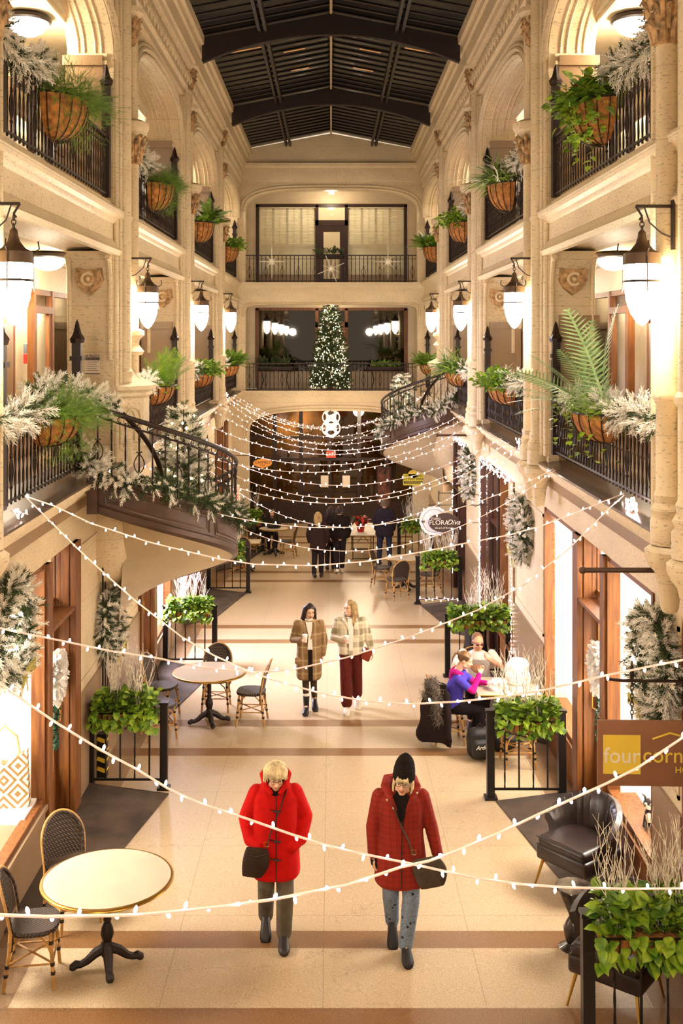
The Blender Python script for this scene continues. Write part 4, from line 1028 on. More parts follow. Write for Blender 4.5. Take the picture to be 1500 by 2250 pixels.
FIT = {'F1': (27.60,30.07,.91), 'F2': (28.62,29.26,.90), 'F3': (27.26,30.43,1.30), 'F4': (23.82,21.96,.85), 'F5': (20.98,21.02,.73), 'F6': (18.76,19.80,.73),
 'F7': (16.45,18.75,.64), 'F8': (18.32,16.80,.86), 'F9': (17.41,16.14,.96), 'F10': (15.80,15.50,.86), 'F11': (17.95,15.25,1.38), 'F12': (12.75,12.91,.71), 'F13': (14.52,12.80,1.16),
 'F14': (28.0, 28.2, 1.05), 'F15': (29.5, 30.2, .95), 'F16': (25.4, 24.6, .95)}
ordn = ['topmost and farthest', 'second from the far end', 'third from the far end', 'fourth from the far end', 'fifth from the far end', 'sixth from the far end', 'seventh from the far end', 'eighth from the far end', 'ninth from the far end',
        'tenth from the far end', 'eleventh from the far end', 'twelfth from the far end', 'thirteenth from the far end', 'fourteenth from the far end', 'fifteenth from the far end', 'sixteenth from the far end']
for i, k in enumerate(sorted(FIT, key=lambda q: -(FIT[q][0]+FIT[q][1]))):
    a, b, sg = FIT[k]; pts = []
    for j in range(41):
        q = j/40; pts.append((-2.74+5.48*q, a+(b-a)*q, 3.97-4*sg*q*(1-q)))
    strand('sagging string of small lit bulbs across the hall, %s' % ordn[i], pts, 'string lights across the hall', .13, .72, wr=.005)
NEAR = {
 'S1': (9.32, 5.15, [(55,1090),(110,1145),(170,1205),(235,1265),(300,1322),(400,1400),(470,1440),(540,1472),(600,1494),(700,1522),(800,1540),(900,1547),(1000,1542),(1100,1532),(1200,1515),(1340,1482),(1500,1450)], 'from the left ledge down to the height of the plaid coats'),
 'S2': (9.33, 10.41, [(55,1090),(120,1112),(200,1150),(330,1192),(480,1228),(560,1240),(690,1243),(810,1233),(930,1212),(1030,1192),(1120,1175),(1190,1155),(1260,1128),(1330,1100),(1370,1085)], 'from the left ledge to the bright bundle on the right ledge'),
 'S3': (6.45, 9.82, [(0,1380),(60,1393),(130,1407),(240,1430),(340,1445),(450,1467),(560,1477),(640,1472),(760,1445),(900,1400),(1050,1340),(1150,1285),(1250,1205),(1340,1115),(1370,1088)], 'over the middle round table up to the right ledge bundle'),
 'S4': (5.54, 5.50, [(0,1500),(60,1545),(130,1592),(220,1647),(300,1690),(370,1733),(440,1765),(540,1798),(640,1833),(700,1852),(760,1868),(840,1885),(900,1897),(980,1915),(1050,1930),(1150,1943),(1250,1950),(1380,1953),(1500,1952)], 'slanting down over both women in red coats'),
 'S5': (3.11, 5.73, [(0,2010),(100,2014),(200,2012),(300,2010),(400,2001),(500,1990),(600,1976),(680,1960),(760,1945),(820,1925),(880,1905),(940,1892),(1000,1870),(1100,1828),(1180,1790),(1250,1758),(1330,1722),(1400,1687),(1500,1620)], 'lowest one, over the front table edge and up to the shop sign')}
for k, (ya, yb, px, d) in NEAR.items():
    pts = []
    for (x, y) in px:
        # Y = ya + (yb-ya)*(X+2.72)/5.44, X = (x-CX)*Y/F
        c = (yb-ya)/5.44; Y = (ya+2.72*c)/(1-c*(x-CX)/F); pts.append(at(x, y, Y))
    if pts[0].x > -2.7: pts = [Vector((-2.74, ya, max(3.97, pts[0].z+.05)) if k in ('S1', 'S2') else (-2.74, ya, min(3.97, pts[0].z+abs(pts[0].z-3.97))))]+pts
    if pts[-1].x < 2.7: pts = pts+[Vector((2.74, yb, 3.97 if pts[-1].z > 2.9 else pts[-1].z+.9))]
    strand('near light string %s' % d, pts, 'string lights across the hall', .10, .66, wr=.0065)
# bundles and window outlines
def bundle(x, y, z, n, label):
    pts = [(x+rnd.uniform(-.04, .04), y+rnd.uniform(-.28, .28), z+rnd.uniform(0, .12)) for _ in range(n)]
    strand(label, pts, 'bundled ends of string lights', .06, .8, 'light_bundle')
bundle(2.79, 9.75, 3.98, 14, 'dazzling bundle of lit bulbs heaped on the near right ledge')
bundle(-2.78, 27.6, 3.98, 12, 'bright heap of bulbs on the far left ledge corner')
bundle(-2.78, 9.2, 3.97, 4, 'few bulbs lying on the near left ledge')
bundle(2.79, 15.6, 3.98, 6, 'cluster of bulbs on the right ledge under the bushy basket')
bundle(2.79, 21.0, 3.98, 7, 'cluster of bulbs on the right ledge before the curved stair')
for y, z0, z1, nm in ((20.8, zf(20.8)+.3, 3.15, 'nearer bright vertical rope of lights beside the right shop window'), (25.35, zf(25.4)+.3, 3.1, 'farther bright vertical rope of lights below the right curved stair'), (17.15, .3, 3.1, 'thin vertical string of lights on the dark right door post')):
    pts = [(2.95+.012*math.sin(i*2.1), y+.012*math.cos(i*1.7), z1+(z0-z1)*i/60) for i in range(61)]
    strand(nm, pts, 'light ropes around the shop fronts', .035, 1.0 if y > 18 else .5, 'light_rope')
for (a, b, nm) in ((17.2, 20.6, 'nearer'), (22.9, 25.2, 'farther')):
    pts = [(2.93+.02*math.sin(i*1.3), a+(b-a)*i/40, 3.2+.05*math.sin(i*.9)) for i in range(41)]
    strand('%s twinkling swag of bulbs over the right shop windows' % nm, pts, 'light swags over the right shop windows', .05, .8, 'light_swag')
for _x, nm in ((1.62, 'one'),):
    pts = [(1.95+.88*i/20, 23.25, zf(23.25)+.12+.015*math.sin(i)) for i in range(21)]
    strand('short string of bulbs along the foot of the far right planter fence', pts, None, .09, 1.0)
# ================================================================== FURNITURE
def weave(name, a, b, sc=150):
    m = bpy.data.materials.new(name); m.use_nodes = True; t = NT(m); X, Y, Z = t.xyz()
    f = t.m('MULTIPLY', t.m('SINE', t.m('MULTIPLY', t.m('ADD', X, Z), sc*1.4)), t.m('SINE', t.m('MULTIPLY', t.m('SUBTRACT', Y, t.m('MULTIPLY', Z, .7)), sc*1.4)))
    g = t.ramp(f, .15, .6); t.color(t.mix(g, lin(a), lin(b))); t.b.inputs['Roughness'].default_value = .55; t.bump(g, .6, .004); return m
WEAVE = weave('dark_woven_rattan', '#241813', '#6f5a48')
CANE = mat('pale_rattan_cane', '#c08f4e', .45, var=.2, vs=10)
BIND = mat('black_binding', '#1d1410', .5)
MARBT = mat('cream_marble_top', '#c8b7a0', .35, var=.05, vs=3)
CAST = mat('cast_iron_brown_black', '#2a1d16', .5, .4, bump=.4, bs=60)
def bistro_chair():
    t = thing('bistro_chair', '', 'chair', group='woven rattan bistro chairs')
    # seat faces -y (front); back at +y
    st = MB(); ring = lambda z, k: [(.21*k*math.copysign(abs(math.cos(a))**.7, math.cos(a)), .205*k*math.copysign(abs(math.sin(a))**.7, math.sin(a))-.01, z) for a in np.linspace(0, 2*pi, 29)[:-1]]
    st.loft([ring(.44, .93), ring(.435, 1), ring(.455, 1.04), ring(.475, 1.0), ring(.472, .85), ring(.462, .4)]); st.build('seat', WEAVE, t)
    bk = lambda q, w_, top, lean=.14: None
    def bp(u_, v): return (u_, .17+.06*max(0, v)+.10*v*v*.6-.35*u_*u_, .47+v*.45)
    out = [bp(-.20, -.3), bp(-.205, 0)]+[(bp(-.215*math.cos(a), .48+.52*math.sin(a)) if 0 < a < pi else bp(-.215*math.cos(a), .48)) for a in np.linspace(0, pi, 17)]+[bp(.205, 0), bp(.20, -.3)]
    fr = MB(); fr.tube(out, .013, 8); fr.build('back_frame', CANE, t)
    f2 = MB(); f2.tube([(x*.93, y-.012, z-.012) for x, y, z in out], .013, 6); f2.build('back_edging', WEAVE, t)
    pn = MB(); n = 14; rows = []
    for i in range(n+1):
        v = .14+.84*i/n; hw = .165 if v < .48 else .195*math.sqrt(max(0, 1-((v-.48)/.52)**2))*.95+.0
        if v < .48: hw = .165+.02*(v/.48)
        rows.append([bp(-hw+2*hw*j/8, v) for j in range(9)])
    vs = [p for r in rows for p in r]; k = len(vs); vs2 = [(x, y+.014, z) for x, y, z in vs]
    fc = [(i*9+j, i*9+j+1, (i+1)*9+j+1, (i+1)*9+j) for i in range(n) for j in range(8)]
    fc += [(a+k, d+k, c+k, b+k) for a, b, c, d in fc]+[(j+1, j, j+k, j+1+k) for j in range(8)]+[(n*9+j, n*9+j+1, n*9+j+1+k, n*9+j+k) for j in range(8)]
    fc += [(i*9, (i+1)*9, (i+1)*9+k, i*9+k) for i in range(n)]+[((i+1)*9+8, i*9+8, i*9+8+k, (i+1)*9+8+k) for i in range(n)]
    pn.add(vs2[:0]+vs+vs2, fc); pn.build('backrest', WEAVE, t)
    for (x, y, dx, dy) in ((-.17, -.16, -.03, -.04), (.17, -.16, .03, -.04), (-.165, .15, -.03, .06), (.165, .15, .03, .06)):
        l = MB(); l.tube([(x, y, .45), (x+dx*.5, y+dy*.5, .22), (x+dx, y+dy, .0)], .0155, 8); o = l.build('leg', CANE, t)
        for z, f in ((.37, .2), (.20, .55), (.13, .7)): b = MB(); b.lathe([(.019, z-.014), (.0195, z+.014)], (x+dx*f, y+dy*f, 0), 8); b.build('binding', BIND, o, 0)
    s_ = MB()
    A = [(-.185, -.18), (.185, -.18), (.185, .18), (-.185, .18)]
    for i in range(4): a, b = A[i], A[(i+1) % 4]; s_.tube([(a[0], a[1], .2), (b[0], b[1], .2)], .009, 6)
    s_.tube([(-.185, -.18, .21), (.185, .18, .21)], .009, 6); s_.tube([(.185, -.18, .215), (-.185, .18, .215)], .009, 6)
    for i in range(4):
        a, b = A[i], A[(i+1) % 4]; m_ = Vector(((a[0]+b[0])/2, (a[1]+b[1])/2, .43))
        for q in (a, b): s_.tube([(q[0]*.98, q[1]*.98, .26), (q[0]*.75+m_.x*.25, q[1]*.75+m_.y*.25, .37), (m_.x*.6+q[0]*.4, m_.y*.6+q[1]*.4, .43)], .009, 6)
    s_.build('stretcher', CANE, t)
    return t
CH0 = bistro_chair(); used = [False]
def chair(x, y, face, label):
    """face = direction the sitter looks, degrees, 0 = +x"""
    rz = math.radians(face)+pi/2; loc = (x, y, zf(y)+.004)
    if not used[0]:
        used[0] = True; CH0.matrix_world = Matrix.Translation(loc) @ Matrix.Rotation(SLOPE, 4, 'X') @ Matrix.Rotation(rz, 4, 'Z'); CH0['label'] = label; return CH0
    return dup(CH0, loc, rz, label, tilt=True)
def round_table(x, y, R, label):
    t = thing('pedestal_table', label, 'table', (x, y, zf(y)), .3, 'round marble cafe tables', tilt=True)
    MB().lathe([(.01, .735), (R-.02, .735), (R-.012, .752), (R-.02, .757), (.01, .757)], n=56).build('tabletop', MARBT, t, 30)
    MB().lathe([(R-.02, .728), (R+.002, .728), (R+.008, .735), (R+.004, .742), (R+.008, .750), (R-.004, .756), (R-.015, .756)], n=56).build('brass_rim', BRASS, t)
    MB().lathe([(.09, .727), (.06, .70), (.032, .68), (.030, .42), (.036, .40), (.028, .38), (.05, .33), (.058, .28), (.038, .22), (.05, .19), (.062, .16), (.05, .1)], n=16).build('column', CAST, t)
    for q in range(4):
        a = q*pi/2; c, s_ = math.cos(a), math.sin(a); f = MB()
        f.tube([(c*r, s_*r, z) for r, z in ((.03, .16), (.1, .13), (.17, .075), (.22, .055), (.26, .06), (.29, .04), (.30, .022))], [.045, .042, .034, .03, .036, .034, .02], 8); f.build('foot', CAST, t)
    return t
round_table(-1.93, 9.02, .56, 'large round marble table with brass edge at the lower left of the hall')
round_table(-1.78, 15.3, .53, 'round marble table beside the two women in plaid coats')
round_table(1.76, 24.85, .48, 'round table in front of the oval florist sign, far right')
round_table(-1.62, 29.6, .42, 'small round table with dark bundle on it at the far left')
chair(-2.42, 9.78, -50, 'rattan bistro chair tucked behind the large front table')
chair(-2.52, 8.85, 8, 'rattan bistro chair at the left edge beside the large front table')
chair(-1.16, 15.35, 176, 'rattan bistro chair pulled out right of the middle round table')
chair(-1.75, 15.98, -90, 'rattan bistro chair behind the middle round table')
chair(-2.42, 14.75, 25, 'rattan bistro chair behind the left planter fence, nearer one')
chair(-2.52, 15.6, -15, 'rattan bistro chair left of the middle round table against the marble wall')
chair(1.2, 25.2, -15, 'rattan bistro chair left of the far right round table')
chair(1.5, 23.75, 115, 'rattan bistro chair in front of the far right round table')
chair(2.3, 24.35, 150, 'rattan bistro chair behind the far right planter fence')
chair(2.45, 13.72, 90, 'rattan bistro chair standing empty under the lime-green planter box')
chair(-1.2, 29.2, 170, 'rattan bistro chair right of the far left round table')
chair(-2.3, 26.6, -100, 'rattan bistro chair behind the third left planter fence')
chair(-2.15, 30.2, -40, 'rattan bistro chair left of the far left round table')
C_W = chair(1.62, 14.55, 5, 'rattan bistro chair with dark winter coat over its back')
C_M = chair(2.15, 15.75, -95, 'rattan bistro chair under the man in the white shirt')

def square_table(x, y, w_, d, label, name='cafe_table', top=MARBT):
    t = thing(name, label, 'table', (x, y, zf(y)), 0, tilt=True)
    MB().rbox((0, 0, .74), (w_, d, .03), .01).build('tabletop', top, t); e = MB()
    e.tube([(-w_/2, -d/2, .738), (w_/2, -d/2, .738), (w_/2, d/2, .738), (-w_/2, d/2, .738)], .014, 6, closed=True); e.build('brass_rim', BRASS, t)
    MB().lathe([(.05, .725), (.03, .7), (.03, .12), (.06, .06)], n=12).build('column', CAST, t)
    for a, b in ((.25, .2), (-.25, .2), (-.25, -.2), (.25, -.2)):
        MB().tube([(0, 0, .1), (a*.5, b*.5, .06), (a, b, .02)], [.03, .026, .018], 8).build('foot', CAST, t)
    return t
square_table(2.42, 14.6, .86, .84, 'white square cafe table with shopping bags at which the couple sits')
square_table(-2.25, 27.3, .8, .7, 'pale square cafe table at the far left behind the curved stair', top=MARBT)
t = thing('folding_table', 'long white plastic folding table with poinsettia, far end of hall', 'table', (.88, 29.6, zf(29.6)), 0, tilt=True)
PLA = mat('white_plastic', '#e6dccb', .5, var=.03); MB().rbox((0, 0, .73), (.76, 2.3, .04), .02).build('tabletop', PLA, t)
for y in (-.85, .85):
    l = MB()
    for x in (-.28, .28): l.tube([(x, y, .71), (x, y, .05), (x*1.1, y, .012)], .014, 6)
    l.tube([(-.28, y, .3), (.28, y, .3)], .011, 6); l.tube([(-.15, y, .5), (0, y-.2*math.copysign(1, y), .66), (.15, y, .5)], .009, 6); l.tube([(-.28, y, .05), (.28, y, .05)], .011, 6); l.build('leg_frame', IRONB, t)

# leather barrel chairs
LEATH = mat('dark_brown_leather', '#2b1f1d', .32, var=.2, vs=4, bump=.12, bs=35)
def armchair(x, y, face, label):
    t = thing('leather_armchair', label, 'armchair', (x, y, zf(y)), math.radians(face)+pi/2, 'leather barrel armchairs', tilt=True)
    a = MB(); a.rbox((0, -.02, .33), (.62, .62, .15), .03, n=3); a.build('seat_base', LEATH, t)
    c = MB(); c.rbox((0, -.05, .44), (.585, .57, .11), .045, n=4); c.build('seat_cushion', LEATH, t)
    p = MB(); p.tube([(-.29, -.33, .405), (.29, -.33, .405)], .007, 6); p.tube([(-.29, -.33, .48), (.29, -.33, .48)], .006, 6); p.build('piping', LEATH, t)
    b = MB(); n = 30; secs = []
    for i in range(n+1):
        q = i/n; a_ = pi*(-.04)+pi*1.08*q; zt = .60+.22*math.sin(pi*q)**.9; r = .335+.006*math.cos(i*pi)
        c_, s_ = math.cos(a_), math.sin(a_); ex = .30+.10*math.sin(pi*q)
        f = lambda rr, z, lean=0: (c_*(rr+lean), s_*(rr+lean)*1.02-.02, z)
        secs.append([f(.27, .30), f(.34, .30), f(.35, .5, .02), f(.36, zt-.05, .05), f(.355, zt, .055), f(.31, zt+.02, .05), f(.285, zt-.02, .035), f(.265+.012*math.cos(i*pi*.9), (zt+.42)/2, .012), f(.26, .40)])
    b.loft(secs); b.build('backrest', LEATH, t)
    ch = MB()
    for i in range(3, 28, 2):
        q = i/30; a_ = pi*(-.04)+pi*1.08*q; zt = .60+.22*math.sin(pi*q)**.9; c_, s_ = math.cos(a_), math.sin(a_)
        ch.tube([(c_*(rr), s_*rr*1.02-.02, z) for rr, z in ((.278, .45), (.286, (zt+.42)/2), (.325, zt-.015), (.36, zt+.018))], .0055, 5)
    ch.build('channel_seams', mat('leather_seam', '#120b0a', .5), t)
    for (x_, y_) in ((-.25, -.27), (.25, -.27), (-.22, .2), (.22, .2)):
        MB().tube([(x_, y_, .27), (x_*1.22, y_*1.28, .0)], [.017, .010], 8).build('leg', BRASS, t)
    return t
armchair(2.50, 10.45, 218, 'dark leather barrel armchair on the mat by the right shop door')
armchair(2.36, 8.55, 232, 'dark leather armchair half hidden by the nearest planter box')
t = thing('side_table', 'small black marbled hourglass side table between the two leather armchairs', 'side table', (2.17, 9.33, zf(9.33)), 0, tilt=True)
BM = mat('black_marbled_stone', '#3b332e', .15, var=.7, vs=9)
MB().lathe([(.01, .515), (.165, .515), (.17, .525), (.165, .535), (.01, .535)], n=32).build('tabletop', BM, t)
MB().lathe([(.16, .513), (.12, .42), (.06, .31), (.045, .27), (.07, .23), (.10, .17), (.09, .1), (.07, .04), (.14, .0)], n=28).build('pedestal', BM, t)

# door ramps with rubber covering
RUB = mat('dark_rubber_matting', '#4a3a2e', .75, var=.3, vs=3, bump=.3, bs=120)
def ramp(s, yc, label):
    poly = [(3.3, .12), (3.0, .12), (1.97, 0), (2.42, -2.55), (3.0, -3.2), (3.3, -3.2)]
    m = MB(); n = len(poly); P = [(s*x, yc+y, zf(yc+y)) for x, y in poly]; h = [.10, .10, .015, .015, .03, .03]
    if s < 0: pass
    V = [(x, y, z-.02) for x, y, z in P]+[(x, y, z+hh) for (x, y, z), hh in zip(P, h)]
    f = [tuple(range(n)) , tuple(reversed(range(n, 2*n)))]+[(i, n+i, n+(i+1) % n, (i+1) % n) for i in range(n)]
    if s > 0: f = [tuple(reversed(q)) for q in f]
    m.add(V, f); o = m.build('door_ramp', RUB, smooth=0); return tag(o, label, 'ramp', 'dark rubber door ramps')
ramp(-1, 12.72, 'dark rubber ramp at the left shop door below the nearest left fence')
ramp(1, 12.5, 'dark rubber ramp under the leather armchair at the right shop door')
ramp(-1, 18.2, 'dark rubber ramp behind the left planter with silver twigs')
ramp(1, 17.6, 'dark rubber ramp beside the couple, right side of the hall')
ramp(-1, 24.45, 'dark rubber ramp in the far left, third from the camera')
ramp(1, 23.2, 'dark rubber ramp in the far right under the florist sign')
ramp(-1, 30.3, 'dark rubber ramp at the far left end')

# planter fences
def fence(x0, x1, y, kind, label, plabel, W=None, tw=1.0, rot=0, sc=1.):
    t = thing('planter_fence', label, 'fence', (x0, y, zf(y)), rot, 'black steel planter fences', tilt=True); L = x1-x0
    for x in (0, L):
        p = MB(); p.box(x-.045, x+.045, -.045, .045, .03, 1.03); p.box(x-.055, x+.055, -.055, .055, 1.03, 1.06); p.box(x-.075, x+.075, -.075, .075, 0, .03); p.build('post', IRONB, t, 0)
    r = MB(); r.box(.04, L-.04, -.012, .012, .10, .125); r.build('rail', IRONB, t, 0); r = MB(); r.box(.04, L-.04, -.012, .012, .80, .825); r.build('rail', IRONB, t, 0)
    n = 4
    for i in range(n):
        x = L*(i+1)/(n+1); b = MB(); b.tube([(x, 0, .11+.70*k/14) for k in range(15)], .011, 4, twist=.5 if i % 2 == 0 else 0); b.build('bar', IRONB, t, 0)
    W = W or L*.82
    # planter trough
    p = thing('planter_box', plabel, 'planter', (0, 0, 0), 0, 'coir planter boxes with silver twigs')
    p.matrix_world = t.matrix_world @ Matrix.Translation((L/2, -.14, 1.0)) @ Matrix.Rotation(pi/2, 4, 'Z')
    D = .28; tr = MB(); secs = []
    for k in range(15):
        u_ = -1+2*k/14; e = math.sqrt(max(0.02, 1-abs(u_)**5)); e2 = max(.35, e)
        secs.append([(D/2*e2*c, W/2*u_, -.17*e2*abs(q)**.8 if q < 0 else 0) for c, q in [(math.cos(a), math.sin(a)) for a in np.linspace(0, -pi, 9)]])
    tr.loft(secs, True); tr.build('coir_liner', COIR, p)
    wf = MB(); wf.tube([(D/2*c, W/2*q, 0) for c, q in ((1, -.95), (1, 0), (1, .95), (.4, 1), (-.4, 1), (-1, .95), (-1, 0), (-1, -.95), (-.4, -1), (.4, -1))], .009, 5, closed=True)
    for k in range(11):
        u_ = -.9+1.8*k/10; wf.tube([((D/2+.004)*math.cos(a), W/2*u_, -.175*abs(math.sin(a))**.8) for a in np.linspace(0, -pi, 9)], .006, 5)
    wf.build('wire_frame', IRONB, p)
    foliage('box', W, D, p, sc)
    # silver twigs
    tw_ = MB()
    for c in range(int(5*tw)+1):
        cy = rnd.uniform(-W*.42, W*.42)
        for q in range(5):
            x, y_, z = rnd.uniform(-.05, .05), cy+rnd.uniform(-.03, .03), 0; pts = [(x, y_, z)]; H = rnd.uniform(.4, .85); dx, dy = rnd.uniform(-.12, .12), rnd.uniform(-.16, .16); m_ = 9
            for k in range(1, m_+1): pts.append((x+dx*k/m_+rnd.uniform(-.012, .012), y_+dy*(k/m_)**1.3+rnd.uniform(-.014, .014), H*k/m_))
            tw_.tube(pts, [.005-.0034*k/m_ for k in range(m_+1)], 4, cap=False)
            for b in range(4):
                k = rnd.randint(3, m_-1); p0 = Vector(pts[k]); d = Vector((rnd.uniform(-.06, .06), rnd.uniform(-.09, .09), rnd.uniform(.1, .22)))
                tw_.tube([p0, p0+d*.5+Vector((rnd.uniform(-.01, .01),)*3), p0+d], [.0028, .0022, .0012], 4, cap=False)
    o = tw_.build('silver_twigs', TWIG, p)
    return t
fence(-2.96, -2.06, 12.9, 'box', 'black steel fence by the left shop door under the nearest left planter', 'coir planter of pothos with tall silver twigs, nearest on the left', .72, 1.3, sc=1.15)
fence(1.92, 2.78, 12.6, 'box', 'black steel fence in front of the seated couple', 'coir planter of lime-green pothos in front of the seated couple', .70, 1.5, sc=1.05)
fence(-2.90, -2.04, 18.35, 'box', 'black steel fence below the left curved stair', 'coir planter of pothos with silver twigs below the left curved stair', .74, 1.4, sc=1.05)
fence(1.97, 3.0, 17.7, 'box', 'black steel fence behind the seated couple', 'long coir planter of dark green pothos behind the seated couple', .98, 1.2, sc=1.1)
fence(-2.86, -1.94, 24.5, 'box', 'black steel fence at the far left, third from the camera', 'coir planter at the far left beyond the curved stair', .74, 1.)
fence(1.93, 2.87, 23.3, 'box', 'black steel fence with lights along its foot, under the florist sign', 'coir planter with many pale twigs under the oval florist sign', .74, 1.6)
fence(-2.8, -1.97, 30.3, 'box', 'black steel fence at the far left end of the hall', 'coir planter at the far left end of the hall', .7, 1.)
fence(1.85, 2.75, 28.5, 'box', 'black steel fence at the far right below the yellow sign', 'coir planter with fan of twigs below the yellow sign', .7, 1.6)
fence(1.93, 2.93, 7.85, 'box', 'black steel fence at the lower right corner, nearest the camera', 'large coir planter of trailing pothos at the lower right corner', .92, 1.9, sc=1.35)

fence(-3.25, -2.44, 7.45, 'box', 'black steel fence at the lower left corner, mostly out of view', 'coir planter at the lower left corner, only a few leaves and twigs showing', .8, 1., sc=1.1)
t = thing('striped_bollard', 'small yellow and black striped guard behind the nearest left fence', 'bollard', (-2.9, 13.3, zf(13.3)))
m = MB(); m.box(-.06, .06, -.05, .05, 0, .55); m.build('core', IRONB, t, 0); YH = mat('hazard_yellow', '#d8b832', .5, var=0)
for i in range(4): m = MB(); m.obox((0, 0, .1+.125*i), (.128, .108, .05), Matrix.Rotation(.35, 3, 'Y')); m.build('stripe', YH, t, 0)
# ================================================================== SIGNS
SIGNB = mat('chocolate_sign_board', '#8f6044', .6, var=.04); YEL = mat('mustard_yellow_paint', '#efcf4a', .6, var=.02); PINKW = mat('pale_sign_paint', '#f2e6d6', .6, var=0)
RX = Matrix.Rotation(pi/2, 4, 'X')
def T(x, y, z): return Matrix.Translation((x, y, z))
t = thing('hanging_sign', 'brown shop sign with yellow square reading four corners, hung at the right edge', 'sign', (2.16, 8.5, 1.96), -.03)
MB().rbox((.52, 0, .265), (1.04, .03, .53), .006).build('board', SIGNB, t)
MB().box(.045, .345, -.019, -.015, .10, .415).build('yellow_square', YEL, t, 0)
text_mesh('four', .175, PINKW, t, T(.195, -.021, .245) @ RX)
text_mesh('corners', .175, YEL, t, T(.36, -.018, .25) @ RX, align='LEFT')
text_mesh('HOME', .075, YEL, t, T(.62, -.018, .135) @ RX, align='LEFT')
h = MB(); h.tube([(.44, -.02, .385), (.58, -.02, .435), (.86, -.02, .36)], .009, 4); h.build('roof_line', YEL, t)
c = MB()
for x in (.28, .86):
    for i in range(9): c.tube([(x+(.013*math.cos(q) if i % 2 else 0), 0 if i % 2 else .013*math.cos(q), .56+i*.033+.024*math.sin(q)) for q in np.linspace(0, 2*pi, 9)[:-1]], .004, 4, closed=True)
c.build('chain', IRON, t)
b = MB(); b.tube([(.06, 0, .90), (.1, 0, .86), (.2, 0, .85), (.84, 0, .85)], .013, 6); b.lathe([(.012, .85), (.02, .9), (.006, 1.0), (.001, 1.03)], (.28, 0, 0), 8); b.lathe([(.012, .85), (.02, .9), (.006, 1.0), (.001, 1.03)], (.84, 0, 0), 8); b.build('bracket', IRON, t)
for (x0, y, z, nm) in ((2.09, 8.7, 3.66, 'above the brown shop sign'), (2.08, 20.5, 3.67, 'above the wreath near the curved stair')):
    o = MB(); o.tube([(x0, y, z), (2.98, y, z)], .022, 8); o.ell((x0, y, z), .032, 8); tag(o.build('sign_bar', BRONZ), 'empty dark metal bar on the right wall, %s' % nm, 'bracket', 'empty sign bars')
# florist sign
DKB = mat('dark_brown_enamel', '#4a382e', .5, var=0); LACE = mat('white_lace_board', '#e4e2e2', .7, var=.06, vs=40)
def disc(mb, rx, rz, y0, y1, cx=0, cz=0, n=40, scal=0):
    P = [((rx+scal*abs(math.sin(a*9)))*math.cos(a)+cx, (rz+scal*abs(math.sin(a*9)))*math.sin(a)+cz) for a in np.linspace(0, 2*pi, n+1)[:-1]]
    mb.extr(P, lambda p: (p[0], y0, p[1]), lambda p: (p[0], y1, p[1]))
t = thing('florist_sign', 'oval dark florist sign reading STUDIO FLORADiva on scalloped white disc', 'sign', (2.16, 20.0, 2.05))
m = MB(); disc(m, .27, .27, .02, .045, -.19, .03, 72, .012); m.build('lace_disc', LACE, t, 0)
m = MB(); disc(m, .30, .185, -.015, .015, 0, 0); m.build('oval_board', DKB, t, 0)
m = MB(); m.tube([(-.19+.22*math.cos(a), .018, .03+.22*math.sin(a)) for a in np.linspace(0, 2*pi, 41)[:-1]], .003, 4, closed=True); m.build('lace_ring', DKB, t)
text_mesh('STUDIO', .052, PINKW, t, T(-.16, -.017, .075) @ RX); text_mesh('FLORA', .125, PINKW, t, T(-.10, -.017, .0) @ RX); text_mesh('Diva', .14, PINKW, t, T(.17, -.017, .005) @ RX, shear=.45)
text_mesh('the art of floristry', .05, PINKW, t, T(0, -.017, -.1) @ RX, shear=.3); text_mesh('w', .11, DKB, t, T(-.40, .016, .02) @ RX)
b = MB(); b.tube([(-.3, .03, .33), (.78, .03, .33)], .007, 5); b.tube([(-.1, .03, .56), (.5, .03, .56), (.66, .03, .52), (.72, .03, .4), (.66, .03, .31)], .007, 5); b.tube([(.8, .03, .5), (.76, .03, .38), (.6, .03, .3), (.52, .03, .36), (.56, .03, .44)], .006, 5)
b.tube([(-.1, .03, .3), (-.1, .03, .6)], .012, 6); b.tube([(.2, .03, .18), (.2, .03, .33)], .006, 5); b.tube([(.55, .03, -.01), (.86, .03, -.01)], .006, 5); b.build('scroll_bracket', IRON, t)
t = thing('bar_sign', 'small yellow sign reading BATTERY PARK CHAMPAGNE BAR, far right', 'sign', (2.12, 27.0, 1.93))
MB().box(-.26, .26, -.02, .02, -.16, .13).build('board', mat('lemon_sign_yellow', '#e0cf3c', .6, var=0), t, 0)
m = MB(); disc(m, .13, .10, -.02, .02, 0, .13); m.build('arched_top', YEL, t, 0); DKG = mat('dark_green_print', '#25301c', .6, var=0)
text_mesh('WINE SHOP BOOKS', .05, DKG, t, T(0, -.022, .085) @ RX); text_mesh('BATTERY', .085, DKG, t, T(-.13, -.022, .0) @ RX); text_mesh('PARK', .085, DKG, t, T(.17, -.022, .0) @ RX)
m = MB(); m.box(-.24, .24, -.024, -.02, -.115, -.055); m.build('dark_band', DKG, t, 0); text_mesh('CHAMPAGNE BAR', .05, YEL, t, T(0, -.025, -.085) @ RX)
m = MB(); m.tube([(-.2, 0, .13), (-.2, 0, .3), (.78, 0, .3)], .008, 5); m.tube([(.2, 0, .13), (.2, 0, .3)], .006, 5); m.build('bracket', IRON, t)
t = thing('oval_sign', 'small orange oval sign reading CARMELS, far left', 'sign', (-1.96, 30.0, 1.98))
m = MB(); disc(m, .27, .12, -.02, .02); disc(m, .1, .145, -.019, .019); m.build('oval_board', mat('orange_enamel', '#d98a3a', .5, var=0, emit=.15), t, 0)
text_mesh('CARMELS', .105, mat('dark_print', '#33150c', .6, var=0), t, T(0, -.022, .02) @ RX); text_mesh('TAVERN', .04, DKB, t, T(0, -.022, -.06) @ RX)
